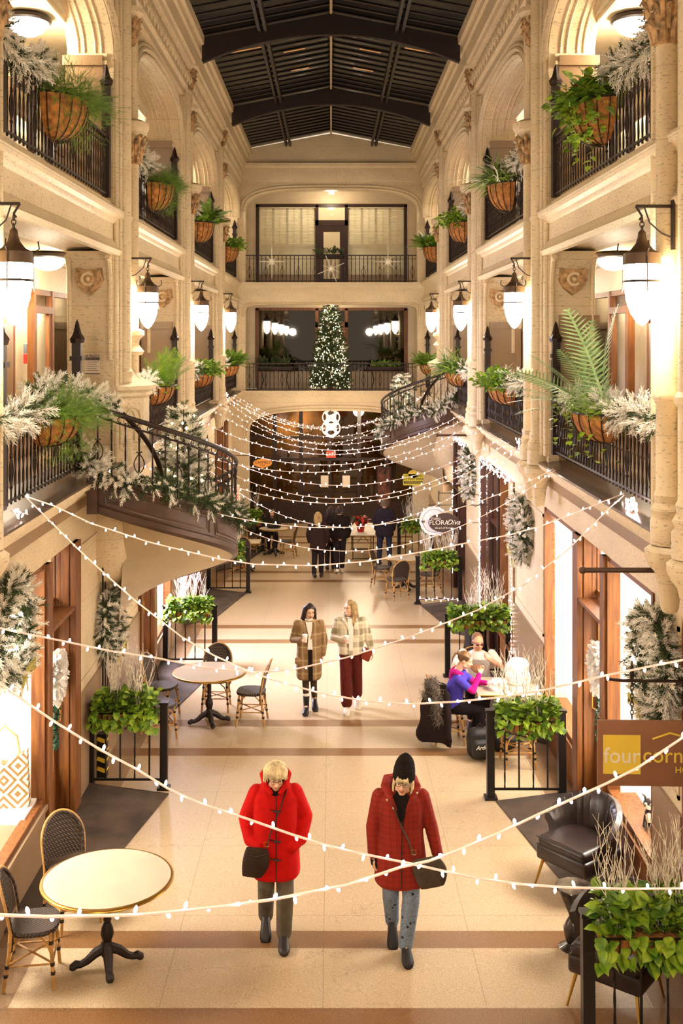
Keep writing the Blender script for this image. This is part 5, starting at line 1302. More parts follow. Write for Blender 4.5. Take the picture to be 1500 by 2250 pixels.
m = MB(); m.tube([(-.2, 0, .1), (-.2, 0, .22), (-1.0, 0, .22)], .008, 5); m.tube([(.2, 0, .08), (.2, 0, .22), (-.2, 0, .22)], .006, 5); m.build('bracket', IRON, t)
t = thing('exit_sign', 'small lit EXIT sign over the far street doors', 'sign', (0, YD-.15, zf(YD)+2.38))
MB().box(-.16, .16, -.03, .03, -.11, .11).build('housing', mat('red_exit_panel', '#c8402c', .4, var=0, emit=.3), t, 0); mat('lit_red_letters', '#e03020', .4, var=0, emit=.3); text_mesh('EXIT', .17, PINKW, t, T(0, -.033, 0) @ RX)
m = MB(); m.box(-.02, .02, -.02, .02, .11, .3); m.build('stem', IRON, t, 0)
t = thing('exit_sign', 'narrow vertical red and white EXIT sign by the left stair end', 'sign', (-1.55, 17.2, 2.95))
MB().box(-.045, .045, -.012, .012, -.28, .22).build('housing', PINKW, t, 0)
for i, ch in enumerate('EXIT'): text_mesh(ch, .11, mat('lit_red_letters', '#e03020'), t, T(0, -.014, .14-.115*i) @ RX)
m = MB(); m.tube([(-.04, 0, .2), (-.9, 0, .2), (-1.44, 0, .2)], .01, 5); m.build('bracket', IRON, t)
t = thing('notice', 'white CAUTION notice with grey header on the left stone pier', 'sign', (-3.09, YC[1]-.725, 5.24))
MB().box(-.095, .095, -.006, 0, -.125, .125).build('paper', PINKW, t, 0); gy = mat('grey_print', '#6a625a', .7, var=0)
MB().box(-.095, .095, -.009, -.006, .055, .125).box(-.095, .095, -.009, -.006, -.125, -.11).build('header_band', gy, t, 0); text_mesh('CAUTION', .042, PINKW, t, T(0, -.010, .105) @ RX)
m = MB()
for i in range(5): m.box(-.08, .08-.03*(i % 2), -.008, -.006, .03-.028*i, .036-.028*i)
m.build('printed_lines', gy, t, 0)
for x, nm in ((-.22, 'left'), (.52, 'right')):
    o = MB(); o.box(x-.13, x+.13, YD-.12, YD-.11, zf(YD)+1.25, zf(YD)+1.65); tag(o.build('paper_notice', PINKW, smooth=0), 'blank white paper sheet on the %s street door glass' % nm, 'notice', 'paper sheets on the far doors')
t = thing('poster_stand', 'dark framed poster at the far right behind the standing man', 'poster', (1.62, 32.2, zf(32.2)+1.0))
MB().box(-.22, .22, -.02, .02, 0, 1.25).build('frame', MAHOG, t, 0); MB().box(-.18, .18, -.024, -.02, .06, 1.18).build('print', mat('poster_print', '#6b3d2a', .6, var=.6, vs=6), t, 0)
MB().tube([(0, .02, 0), (0, .15, -1.0)], .02, 6).build('stand', IRON, t)

# sphere lights
for i, (y, z, r) in enumerate(((31.4, 2.86, .27), (33.2, 3.05, .27))):
    t = thing('sphere_light', ('front' if i == 0 else 'rear')+' openwork glowing ball light hanging in the far arch', 'pendant light', (0, y, z), group='openwork ball lights')
    m = MB()
    ico = [(0, .8507, .5257), (0, -.8507, .5257), (0, .8507, -.5257), (0, -.8507, -.5257), (.5257, 0, .8507), (-.5257, 0, .8507), (.5257, 0, -.8507), (-.5257, 0, -.8507), (.8507, .5257, 0), (-.8507, .5257, 0), (.8507, -.5257, 0), (-.8507, -.5257, 0)]
    for v in ico:
        v = Vector(v); u1 = v.orthogonal().normalized(); u2 = v.cross(u1)
        m.tube([(v*.87+u1*.48*math.cos(a)+u2*.48*math.sin(a))*r for a in np.linspace(0, 2*pi, 15)[:-1]], .017, 6, closed=True)
    m.build('lattice', mat('glowing_lattice', '#ffe9d0', .4, var=0, emit=.5), t); MB().ell((0, 0, 0), .07, 12).build('lamp', mat('inner_lamp', '#fff0dc', .4, var=0, emit=6), t)
    MB().tube([(0, 0, r), (0, 0, .55 if i == 0 else .32)], .008, 5).build('cord', IRON, t)
# beaded stars on the far top railing
for i, (px, py, R_) in enumerate(((597, 575, .36), (727, 590, .42), (852, 575, .38))):
    p = at(px, py, 31.72); t = thing('beaded_star', '%s beaded silver star on the far top railing' % ('left', 'middle', 'right')[i], 'star ornament', tuple(p), group='beaded stars on the far railing')
    m = MB(); SB = mat('silver_bead', '#fbf3e2', .3, .1, var=.05)
    for q in range(8):
        a = q*pi/4+(pi/8 if i == 1 else 0); L = R_*(1.0 if q % 2 == 0 else .62)
        if i != 1 and q in (2, 6): L = R_*1.35
        k = .1
        while k < L: rr = .022*(1-.5*k/L)*(1.4 if int(k*30) % 3 == 0 else 1); m.ell((k*math.cos(a), 0, k*math.sin(a)), rr, 6); k += rr*2.1
        m.tube([(0, 0, 0), (L*1.06*math.cos(a), 0, L*1.06*math.sin(a))], .004, 4)
    m.build('rays', SB, t); MB().ell((0, 0, 0), .085, 12).build('centre_ball', SB, t)
# plants of the far balconies
for x, z, nm, kd, sc in ((0, 8.05, 'planter with dark plants on the far top railing above the middle star', 'palm', .8),):
    t = thing('railing_planter', nm, 'planter', (x-.02, 31.98, z)); MB().rbox((0, 0, 0), (.85, .16, .14), .03).build('trough', IRON, t)
    e = None
    fo = FO(); n = 40; P = np.stack([nr.uniform(-.4, .4, n), nr.normal(size=n)*.04, np.full(n, .05)], 1); fo.put(TFR, frames(rdir(n, 1.2)), P, .32, 0); link('foliage', fo.mesh('foliage', [PINE]), t)
for x, nm in ((-1.75, 'left'), (1.7, 'right')):
    t = thing('flower_stand', 'dark plant stand with bushy plant behind the far middle railing, %s of the tree' % nm, 'plant stand', (x, 32.7, Z2), group='plant stands on the far balcony')
    m = MB()
    for a in (-.45, .45): m.tube([(a, 0, 0), (a*.8, 0, .3), (a*.95, 0, .62)], .018, 6)
    m.rbox((0, 0, .66), (1.1, .25, .14), .03); m.build('stand', IRON, t)
    fo = FO(); n = 110; P = np.stack([nr.uniform(-.45, .45, n), nr.normal(size=n)*.06, nr.uniform(.7, .85, n)], 1); fo.put(TFR if x < 0 else TL, frames(rdir(n, .7)), P, .3 if x < 0 else .13, 0); link('foliage', fo.mesh('foliage', [PINE if x < 0 else SPID]), t)

# ================================================================== SMALL THINGS
def tote_mat():
    m = bpy.data.materials.new('patterned_tote_fabric'); m.use_nodes = True; t = NT(m); X, Y, Z = t.xyz()
    def dia(sc, w_):
        f = t.m('ADD', t.m('ABSOLUTE', t.m('SUBTRACT', t.m('FRACT', t.m('MULTIPLY', t.m('ADD', Y, .0), sc)), .5)), t.m('ABSOLUTE', t.m('SUBTRACT', t.m('FRACT', t.m('MULTIPLY', Z, sc)), .5)))
        return t.m('GREATER_THAN', t.m('SINE', t.m('MULTIPLY', f, w_)), .1)
    t.color(t.mix(dia(3.6, 24.), lin('#ead9b8'), lin('#8d6a3c'))); return m
t = thing('tote_bag', 'cream tote bag with brown diamond pattern in the left shop window', 'bag', (-3.34, 10.72, .80), pi/2+.15)
o = MB(); o.box(-3.62, -3.06, 10.45, 10.9, .5, .80); tag(o.build('display_plinth', WHITE, smooth=0), 'white display plinth under the patterned tote bag', 'plinth')
m = MB(); n = 8; secs = []
for i in range(n+1):
    z = .44*i/n; hw = .25-.02*i/n; secs.append([(x*(.08*(1-.4*i/n)), y*hw, z+(.12*(abs(y)) if i == n else 0)) for x, y in ((-1, -1), (-1, 0), (-1, 1), (1, 1), (1, 0), (1, -1))])
m.loft(secs); m.build('bag_body', tote_mat(), t); MB().tube([(0, -.15, .5), (.0, -.12, .7), (0, 0, .82), (0, .12, .7), (0, .15, .5)], .014, 6).build('handle', mat('tan_handle', '#c9a878'), t)
for (x, y, z, nm, c) in ((-3.4, 10.3, .62, 'white tapering display column behind the left shop window', 'w'),):
    pass
t = thing('cat_figure', 'black and white cat figurine in the right shop window', 'figurine', (3.2, 10.5, zf(10.5)+.55), -.5)
BK = mat('black_glaze', '#1c1614', .3, var=0); WG = mat('white_glaze', '#e8dfd0', .3, var=0)
m = MB(); m.cap_chain([(0, .05, .06), (0, 0, .14), (0, -.02, .2)], [.07, .06, .04]); m.ell((0, -.03, .26), (.065, .055, .055)); 
for sg in (-1, 1): m.tube([(sg*.03, -.03, .29), (sg*.05, -.03, .33), (sg*.085, -.03, .35)], [.02, .012, .003], 6); m.cap_chain([(sg*.04, -.02, .12), (sg*.045, -.06, .04)], [.02, .018])
m.blob('body', BK, t, .006)
m = MB(); m.ell((0, -.075, .24), (.032, .02, .024), 8); m.ell((0, -.06, .13), (.035, .03, .05), 8); m.build('white_bib', WG, t)
for sg in (-1, 1): q = MB(); q.ell((sg*.026, -.078, .268), .016, 8); o = q.build('eye', WG, t); q = MB(); q.ell((sg*.026, -.092, .268), .006, 6); q.build('pupil', BK, o)
t = thing('display_stool', 'small dark stool standing in the right shop window', 'stool', (3.5, 10.95, zf(10.9)+.55))
MB().lathe([(.01, .3), (.14, .3), (.15, .32), (.14, .34), (.01, .34)], n=20).build('seat', MAHOG, t)
for q in range(3): a = q*2.1+.4; MB().tube([(.1*math.cos(a), .1*math.sin(a), .3), (.14*math.cos(a), .14*math.sin(a), 0)], .015, 6).build('leg', MAHOG, t)
t = thing('glass_ornament', 'round green glass ornament hanging in the right shop window', 'ornament', (3.15, 9.85, 1.55)); MB().ell((0, 0, 0), .06, 14).build('ball', mat('green_glass', '#86b88a', .15, var=.2), t); MB().tube([(0, 0, .06), (0, 0, 1.3)], .003, 4).build('cord', IRON, t)
# poinsettia
t = thing('potted_poinsettia', 'red poinsettia in red foil pot on the white folding table', 'potted plant', (.82, 29.0, zf(29)+.755))
MB().lathe([(.01, 0), (.09, 0), (.12, .2), (.125, .21), (.11, .2)], n=20).build('pot', mat('red_foil', '#c0201a', .35, .2), t)
fo = FO(); n = 90; P = nr.normal(size=(n, 3))*[.09, .09, .03]+[0, 0, .33]; fo.put(TL, frames(rdir(n, .25)), P, .13, (nr.uniform(size=n) < .45).astype(int)); link('bracts', fo.mesh('bracts', [mat('red_bract', '#c22a18', .5, var=.1), PINE]), t)
# brass tray table with red candle
t = thing('brass_table', 'round brass-topped side table with red candle behind the dark green planter', 'side table', (2.62, 19.0, zf(19)))
MB().lathe([(.01, .70), (.26, .70), (.265, .80), (.25, .80), (.245, .72), (.01, .72)], n=30).build('tray_top', BRASS, t); MB().lathe([(.22, .69), (.2, .3), (.24, .0)], n=20).build('drum', IRONB, t)
o = MB(); o.lathe([(.005, 0), (.045, 0), (.045, .10), (.03, .10), (.005, .085)], (2.54, 18.9, zf(19)+.722), 14); tag(o.build('candle', mat('red_candle', '#e0201a', .4, var=0, emit=.5)), 'bright red candle on the round brass table', 'candle')
for i, (x, y) in enumerate(((2.68, 18.86), (2.74, 18.98), (2.62, 19.12))):
    o = MB(); o.ell((x, y, zf(19)+.722+.05), .05, 10); o.ell((x, y, zf(19)+.722+.115), .035, 8); tag(o.build('white_ornament', WG), 'white ball ornament on the round brass table', 'ornament', 'white ornaments on the brass table')
# shopping bags
BAGM = mat('thin_white_plastic_film', '#efe6e2', .35, var=.05, vs=12, bump=.5, bs=22)
for (x, y, w_, h, nm) in ((2.62, 14.72, .17, .34, 'tall white plastic shopping bag on the couple\'s table'), (2.30, 14.42, .13, .15, 'crumpled white plastic bag on the couple\'s table edge')):
    m = MB(); n = 9; secs = []
    for i in range(n+1):
        q = i/n; rr = w_*(1.0-.15*math.sin(q*pi)*0-.35*max(0, q-.7)/.3); secs.append([(x+rr*math.cos(a)*(1+.12*math.sin(3*a+i)), y+rr*.65*math.sin(a)*(1+.12*math.cos(4*a+i*1.3)), zf(14.6)+.765+h*q) for a in np.linspace(0, 2*pi, 15)[:-1]])
    m.loft(secs); 
    if h > .2: m.tube([(x-.1, y, zf(14.6)+.765+h), (x-.12, y, zf(14.6)+.765+h+.1), (x-.03, y, zf(14.6)+.765+h+.11), (x-.02, y, zf(14.6)+.765+h-.02)], .012, 6, ry=.4)
    tag(m.build('plastic_bag', BAGM), nm, 'bag', 'plastic bags on the cafe table')
o = MB(); o.rbox((2.72, 14.3, zf(14.6)+.768), (.24, .18, .02), .006, Matrix.Rotation(.3, 3, 'Z')); tag(o.build('napkin_stack', WG), 'white napkins at the right front corner of the couple\'s table', 'napkins')
# backpack under the table
t = thing('backpack', 'black backpack with white script lettering under the couple\'s table', 'backpack', (1.98, 13.95, zf(13.95)), .2)
m = MB(); m.rbox((0, 0, .2), (.34, .24, .40), .1, n=4); m.rbox((-.02, -.13, .15), (.25, .1, .24), .05, n=3); m.blob('bag_body', mat('black_nylon', '#1b1614', .6), t, .012)
text_mesh('Arden', .075, PINKW, t, T(-.02, -.187, .2) @ RX, shear=.3)
MB().tube([(-.05, 0, .4), (0, 0, .45), (.05, 0, .4)], .012, 6).build('grab_handle', IRONB, t)
o = MB(); o.rbox((2.35, 14.25, zf(14.2)+.12), (.32, .26, .22), .08); tag(o.build('floor_bag', mat('black_nylon', '#1b1614')), 'dark soft bag on the floor under the couple\'s table', 'bag')
# camera on the end wall, access control panels
o = MB(); o.rbox((0.02, YEND+.9, 10.12), (.2, .25, .12), .03); o.tube([(0.02, YEND+.9, 10.15), (.02, YEND+.9, 10.35)], .02, 6); tag(o.build('projector_box', WG), 'small white box hanging from the ceiling over the far top door', 'device')
for z, c, nm in ((5.42, '#6f7480', 'grey-blue wall intercom seen through the left office glass'), (5.26, '#c2231c', 'red fire alarm pull seen through the left office glass')):
    o = MB(); o.rbox((-4.72, 16.2, z), (.05, .10, .15), .01); tag(o.build('wall_device', mat('dev_'+c[1:], c, .5, var=0)), nm, 'wall device', None)
# grille in the recess under the left stair and hazard cone strip
o = MB()
for y in (13.45, 13.6, 13.75, 13.9): o.tube([(-2.93, y, .5), (-2.93, y, 2.9)], .012, 6)
for z in (.6, 2.8): o.tube([(-2.93, 13.4, z), (-2.93, 13.95, z)], .014, 6)
tag(o.build('iron_grille', IRON), 'narrow dark iron grille in the recess under the left stair', 'grille')
o = MB(); o.rbox((-2.93, 17.0, 2.2), (.012, .3, .45), .004)
o2 = MB(); o2.box(-2.965, -2.955, 14.35, 14.55, 1.35, 1.75); tag(o2.build('wall_plaque', WG, smooth=0), 'pale rectangular plaque on the marble wall under the left stair', 'plaque')
# ================================================================== PEOPLE
SKIN = mat('skin_warm', '#d9a47e', .5, var=.06, vs=12); SKIN2 = mat('skin_fair', '#e3b493', .5, var=.05, vs=12)
EYEW = mat('eye_white', '#efe9e2', .3, var=0); EYED = mat('eye_dark', '#2a1a12', .3, var=0); LIPM = mat('lips_rose', '#b0524a', .5, var=0); LIPP = mat('lips_pale', '#c57f6c', .5, var=0)
BROW = mat('eyebrow_brown', '#6d4a2c', .8, var=0)
def cloth(name, c, var=.1, vs=40, bump=.35, bs=160): return mat(name, c, .85, var=var, vs=vs, bump=bump, bs=bs, spec=.2)
def plaid(name, base, dark, light_, s=1.0, w1=.3):
    m = bpy.data.materials.new(name); m.use_nodes = True; t = NT(m); X, Y, Z = t.xyz(); U = t.m('ADD', X, t.m('MULTIPLY', Y, .6))
    def band(S, per, off, wd): return t.m('LESS_THAN', t.m('ABSOLUTE', t.m('SUBTRACT', t.m('FRACT', t.m('ADD', t.m('DIVIDE', S, per*s), off)), .5)), wd)
    c = lin(base)
    col = t.mix(t.m('MULTIPLY', t.m('ADD', band(U, .2, 0, w1/2), band(Z, .2, .1, w1/2)), .5), c, lin(dark))
    col = t.mix(t.m('MULTIPLY', t.m('ADD', band(U, .2, .35, .045), band(Z, .2, .45, .045)), .5), col, lin(light_))
    t.color(t.mix(t.m('MULTIPLY', t.noise(90, 2), .25), col, c)); t.b.inputs['Roughness'].default_value = .9; return m

def low(l, z):
    a, k = Vector(l[2]), Vector(l[1]); return tuple(a.lerp(k, min(1, max(0, (z-a.z)/(k.z-a.z)))))
class Fig:
    """a standing or walking figure facing -y; joints in metres"""
    def __init__(s, label, loc, rz=0, H=1.66, group=None, vox=.0065, skin=SKIN2):
        s.t = thing('person', label, 'person', loc, rz, group); s.k = H/1.66; s.t.scale = (s.k,)*3; s.vox = vox; s.skin = skin; s.body = MB()
    def head(s, c, yaw=0, pitch=0, roll=0, age=0):
        s.hc = Vector(c); s.HM = (Matrix.Rotation(yaw, 3, 'Z') @ Matrix.Rotation(roll, 3, 'Y') @ Matrix.Rotation(pitch, 3, 'X'))
        M, b = s.HM, s.body; g = lambda x, y, z: s.hc+M @ Vector((x, y, z))
        b.ell(g(0, .012, .03), (.074, .092, .088), 20, M); b.ell(g(0, -.02, -.03), (.06, .066, .075), 18, M); b.ell(g(0, -.045, -.082), (.034, .032, .026), 12, M)
        b.ell(g(0, -.068, .035), (.055, .025, .03), 12, M)
        for sg in (-1, 1):
            b.ell(g(sg*.036, -.062, -.02), (.024, .022, .022), 10, M); b.ell(g(sg*.074, .012, .0), (.010, .02, .03), 8, M); b.ell(g(sg*.05, -.02, -.06), (.018, .03, .025), 8, M)
        b.tube([g(0, -.082, .022), g(0, -.098, -.002), g(0, -.112, -.022), g(0, -.09, -.03)], [.009, .011, .0155, .010], 8); b.ell(g(0, -.078, -.052), (.024, .014, .014), 10, M)
        for sg in (-1, 1): b.ell(g(sg*.012, -.098, -.025), .009, 8)
        for sg in (-1, 1):
            e = MB(); e.ell(g(sg*.031, -.081, .008), (.0125, .008, .0075), 10, M); o = e.build('eye', EYEW, s.t); e = MB(); e.ell(g(sg*.031, -.0875, .007), (.006, .003, .0062), 8, M); e.build('iris', EYED, o)
            e = MB(); e.tube([g(sg*.015, -.092, .028), g(sg*.032, -.094, .034), g(sg*.05, -.08, .028)], [.0035, .004, .002], 6); e.build('eyebrow', BROW, s.t)
    def lips(s, m=LIPP, smile=0):
        e = MB(); g = lambda x, y, z: s.hc+s.HM @ Vector((x, y, z))
        e.tube([g(-.024, -.08, -.052+.008*smile), g(-.01, -.0925, -.051), g(0, -.094, -.053), g(.01, -.0925, -.051), g(.024, -.08, -.052+.008*smile)], [.002, .005, .0045, .005, .002], 6)
        e.tube([g(-.02, -.082, -.056+.006*smile), g(0, -.092, -.062), g(.02, -.082, -.056+.006*smile)], [.002, .006, .002], 6); e.build('lips', m, s.t)
    def neck(s, base): s.body.cap_chain([base, s.hc+s.HM @ Vector((0, .02, -.05))], [.055, .052], 12)
    def torso(s, pel, chest, sh=.17, wpel=.15, wch=.15):
        b = s.body; p, c = Vector(pel), Vector(chest); b.ell(p, (wpel, .1, .11), 16); b.ell(c, (wch, .095, .15), 16); b.ell(p.lerp(c, .5), (.12, .085, .17), 16); b.ell(c+Vector((0, 0, .1)), (sh, .06, .05), 14)
    def arm(s, pts, hand=True, grip=.35, side=1, pn=None): 
        s.body.cap_chain(pts, [.044, .036, .025], 10)
        if hand: s.hand(Vector(pts[2]), (Vector(pts[2])-Vector(pts[1])).normalized(), side, grip, pn)
    def hand(s, w_, d, side=1, curl=.35, pn=None, mb=None, th=1.0):
        b = mb or s.body; d = d.normalized(); n = Vector(pn) if pn else Vector((side*-1, 0, 0)); n = (n-d*n.dot(d)).normalized(); u = d.cross(n)*side   # n palm normal, u towards thumb
        M = Matrix((u, d, n)).transposed(); c = w_+d*.045; b.ell(c, (.036*th, .05, .016*th), 12, M)
        for i, (o, L) in enumerate(((.027, .066), (.009, .074), (-.009, .07), (-.026, .056))):
            p = w_+d*.078+u*o; P = [p-d*.03, p]; a = curl*.6
            for k in range(3): dd = d*math.cos(a)+n*math.sin(a); p = p+dd*L*(.42, .32, .26)[k]; P.append(p); a += curl*1.1
            b.tube(P, [.0095*th, .009*th, .0085*th, .008*th, .0065*th], 8); b.ell(P[-1], .0066*th, 6)
        p = w_+d*.025+u*.028; P = [w_+d*.012+u*.012, p, p+(d*.6+u*.75+n*.35).normalized()*.034, p+(d*.6+u*.75+n*.35).normalized()*.034+(d*.85+u*.25+n*(.3+curl)).normalized()*.03]
        b.tube(P, [.013*th, .0125*th, .0105*th, .008*th], 8); b.ell(P[-1], .008*th, 6)
    def leg(s, pts, rs=(.082, .055, .036)): s.body.cap_chain(pts, list(rs), 12); a = Vector(pts[2]); s.body.cap_chain([a, a+Vector((0, -.10, -.04))], [.035, .03], 8)
    def done(s): return s.body.blob('body', s.skin, s.t, s.vox)
    def shoe(s, ank, toe_dir=(0, -1, 0), m=None, L=.26, pitch=0, boot=0, heel=.0, name='shoe'):
        """pitch > 0 raises the heel around the toes"""
        d = Vector(toe_dir).normalized(); r = d.cross(Vector((0, 0, 1))); a = Vector(ank); mb = MB(); R_ = Matrix.Rotation(-pitch, 3, r)
        piv = a+d*(L*.62); piv.z = .0+max(0, a.z-.085-math.sin(pitch)*L*.62) if not pitch else .012
        f = lambda x, y, z: piv+R_ @ (d*x+r*y+Vector((0, 0, z)))
        secs = []
        for x, w_, h, in ((-L*.94, .030, .065), (-L*.86, .040, .095), (-L*.6, .042, .105), (-L*.35, .044, .09), (-L*.1, .052, .066), (L*.08, .052, .054), (L*.2, .042, .042), (L*.26, .02, .025)):
            secs.append([f(x, w_*c, (h*.5+h*.5*q) if q > -.6 else 0.0) for c, q in [(math.copysign(abs(math.cos(t_))**.7, math.cos(t_)), math.sin(t_)) for t_ in np.linspace(0, 2*pi, 15)[:-1]]])
        mb.loft(secs)
        if boot: mb.tube([f(-L*.68, 0, .05), a+Vector((0, 0, .02)), a+Vector((0, 0, boot))], [.04, .044, .052], 12)
        o = mb.build(name, m, s.t, 50); return o
def ellsec(z, cx, cy, rx, ry, n=28, p=.8): return [(cx+rx*math.copysign(abs(math.cos(a))**p, math.cos(a)), cy+ry*math.copysign(abs(math.sin(a))**p, math.sin(a)), z) for a in np.linspace(0, 2*pi, n+1)[:-1]]
def shell(mb, secs, wob=0, n=40):
    rings = []
    for i, q in enumerate(secs):
        r = ellsec(*q, n=n)
        if wob: 
            r = [(x+wob*(1-i/len(secs))*(x-q[1])*math.sin(7*a), y+wob*(1-i/len(secs))*(y-q[2])*math.sin(5*a+1), z) for (x, y, z), a in zip(r, np.linspace(0, 2*pi, n+1)[:-1])]
        rings.append(r)
    mb.loft(rings)
def hair_strands(fig, n, f0, m, r=.008, name='hair', base=None, seed=2, parent=None):
    mb = MB(); rr = random.Random(seed)
    if base: base(mb)
    for i in range(n): mb.tube(f0(i/n, rr), [r*.6, r, r*.9, r*.3], 5)
    return mb.build(name, m, fig.t, 60)
def glasses(fig, m):
    g = lambda x, y, z: fig.hc+fig.HM @ Vector((x, y, z)); e = MB()
    for sg in (-1, 1):
        e.tube([g(sg*.032+.021*math.cos(a), -.099+.004*abs(math.cos(a)), .006+.017*math.sin(a)) for a in np.linspace(0, 2*pi, 15)[:-1]], .0018, 5, closed=True); e.tube([g(sg*.053, -.096, .01), g(sg*.073, -.05, .012), g(sg*.078, .02, .01)], .0016, 5)
    e.tube([g(-.011, -.10, .01), g(0, -.104, .012), g(.011, -.10, .01)], .0018, 5); e.build('glasses', m, fig.t)

# ---- woman in bright red duffel coat
Y0 = 9.45; X0 = -.50
f = Fig('person in bright red duffel coat looking down, short blond hair, dark crossbody bag', (X0, Y0, zf(Y0)), .05, 1.66)
f.head((.0, -.09, 1.51), .12, .22); f.neck((0, .0, 1.40)); f.torso((0, 0, .90), (0, .0, 1.24)); f.lips(LIPP)
f.arm([(-.19, 0, 1.34), (-.30, .03, 1.08), (-.20, -.09, .93)], side=-1); f.arm([(.19, 0, 1.34), (.29, .03, 1.08), (.20, -.07, .95)], side=1)
lL = [(-.085, .02, .88), (-.085, .0, .50), (-.09, .16, .14)]; lR = [(.075, 0, .88), (.085, -.10, .49), (.075, -.06, .10)]
f.leg(lL); f.leg(lR); f.done()
RED = cloth('bright_red_wool', '#c40d08', .06, 20, .2, 220)
c = MB(); shell(c, [(.60, .0, -.01, .20, .155), (.63, 0, -.01, .222, .17), (.80, 0, -.01, .215, .165), (1.0, 0, -.005, .205, .15), (1.2, 0, 0, .205, .145), (1.32, 0, 0, .205, .125), (1.39, 0, 0, .15, .10), (1.43, 0, -.005, .10, .09)], .02)
for sg in (-1, 1):
    c.cap_chain([(sg*.17, 0, 1.335), (sg*.265, .03, 1.10), (sg*.225, -.06, .94)], [.075, .072, .062], 14); c.cap_chain([(sg*.225, -.06, .95), (sg*.15, -.13, .90)], [.06, .055], 10)
    c.tube([(sg*.03, -.155, 1.38), (sg*.09, -.11, 1.44), (sg*.115, -.01, 1.50), (sg*.08, .07, 1.52), (0, .095, 1.53)], [.02, .028, .032, .03, .03], 8)
c.blob('duffel_coat', RED, f.t, .0075, 3)
c = MB(); shell(c, [(1.30, 0, -.02, .07, .10), (1.46, 0, -.02, .088, .085), (1.475, 0, -.01, .09, .085)]); c.build('dark_scarf', cloth('black_scarf', '#1a1210'), f.t)
TG = mat('dark_toggle', '#2a1410', .4, var=0)
for z, y in ((1.24, -.168), (.98, -.182), (.82, -.19)): c = MB(); c.tube([(-.05, y+.002, z+.008), (.0, y-.008, z), (.05, y+.002, z-.01)], .006, 6); c.cap_chain([(-.012, y-.012, z), (.03, y-.012, z-.006)], [.009, .009], 8); c.build('toggle', TG, f.t)
c = MB(); c.tube([(0.005, -.163, 1.36), (0.005, -.158, 1.2), (.005, -.178, .95), (.005, -.192, .62)], .004, 5); c.build('front_seam', TG, f.t)
TR = cloth('grey_brown_trousers', '#62584a', .12, 10, .2, 90)
c = MB(); c.cap_chain([lL[0], lL[1], low(lL, .12)], [.095, .078, .070], 14); c.cap_chain([lR[0], lR[1], low(lR, .085)], [.095, .08, .072], 14); c.blob('trousers', TR, f.t, .008, 3)
SH = mat('dark_brown_shoe', '#241713', .5)
f.shoe(lL[2], (0, -1, 0), SH, .24, .55); f.shoe((.075, -.06, .10), (0, -1, 0), SH, .26)
BLO = mat('blond_white_hair', '#dcc79a', .6, var=.25, vs=18); HG = lambda x, y, z: f.hc+f.HM @ Vector((x, y, z))
def base(mb): mb.ell(HG(0, .025, .045), (.086, .1, .086), 20, f.HM)
def st(u, r):
    a = u*2*pi*7; q = r.uniform(.15, 1); s0 = HG(.03*math.cos(a), .01+.03*math.sin(a), .13)
    s1 = HG(.085*math.cos(a)*q+.01, .02+.095*math.sin(a)*q, .115-.03*q); s2 = HG(.105*math.cos(a), .02+.118*math.sin(a), .04+.02*r.random()); s3 = HG(.10*math.cos(a)+r.uniform(-.01, .01), .02+.112*math.sin(a), -.01 if math.sin(a) < -.4 else -.05)
    if math.sin(a) < -.6: s3 = HG(.085*math.cos(a)+.012, -.095, .035)
    return [s0, s1, s2, s3]
hair_strands(f, 150, st, BLO, .010, 'hair', base); glasses(f, mat('thin_dark_frame', '#4a2e20', .3, .5))
def crossbag(loc, rz, strap, label, w_=.27, h=.30, col='#3a2c24', tz=0):
    t = thing('crossbody_bag', label, 'bag', loc, rz); TM = Matrix.Rotation(tz, 3, 'Y'); mm = cloth('bag_leather_'+col[1:], col, .15, 8, .2, 60)
    m = MB(); secs = []
    for i in range(10): q = i/9; secs.append([TM @ Vector(v_) for v_ in ellsec(-h+h*q-(.0 if q < .99 else 0), w_*.06*math.sin(3*q), 0, w_/2*(.55+.45*math.sin(pi*(.12+.70*q))), .05*(.25+.75*math.sin(pi*(.1+.78*q))), 24, .75)])
    m.loft(secs); m.blob('bag_body', mm, t, .007, 6); fl = MB(); fl.tube([(-w_*.4, -.052, -.03), (0, -.064, -.045), (w_*.4, -.052, -.03)], .006, 6); fl.build('flap_edge', mm, t)
    s_ = MB(); R_ = Matrix.Rotation(-rz, 3, 'Z'); P = [R_ @ (Vector(p)-Vector(loc)) for p in strap]; s_.tube(P, .017, 8, ry=.3); s_.build('strap', mm, t)
    b = MB(); q = P[0]; b.tube([q+Vector((x, -.012, z)) for x, z in ((-.02, .02), (.02, .02), (.02, .06), (-.02, .06))], .004, 5, closed=True); b.build('buckle', BRASS, t); return t
o = Vector((X0, Y0, zf(Y0)))
crossbag(tuple(o+Vector((-.155, -.215, .93))), .15, [tuple(o+Vector(p)) for p in ((-.07, -.215, .93), (-.02, -.19, 1.10), (.04, -.175, 1.24), (.09, -.135, 1.37), (.11, -.06, 1.43), (.09, .04, 1.44))], 'dark brown crossbody bag hanging at the red duffel coat wearer\'s hip', .24, .25, '#3a2c24', .18)

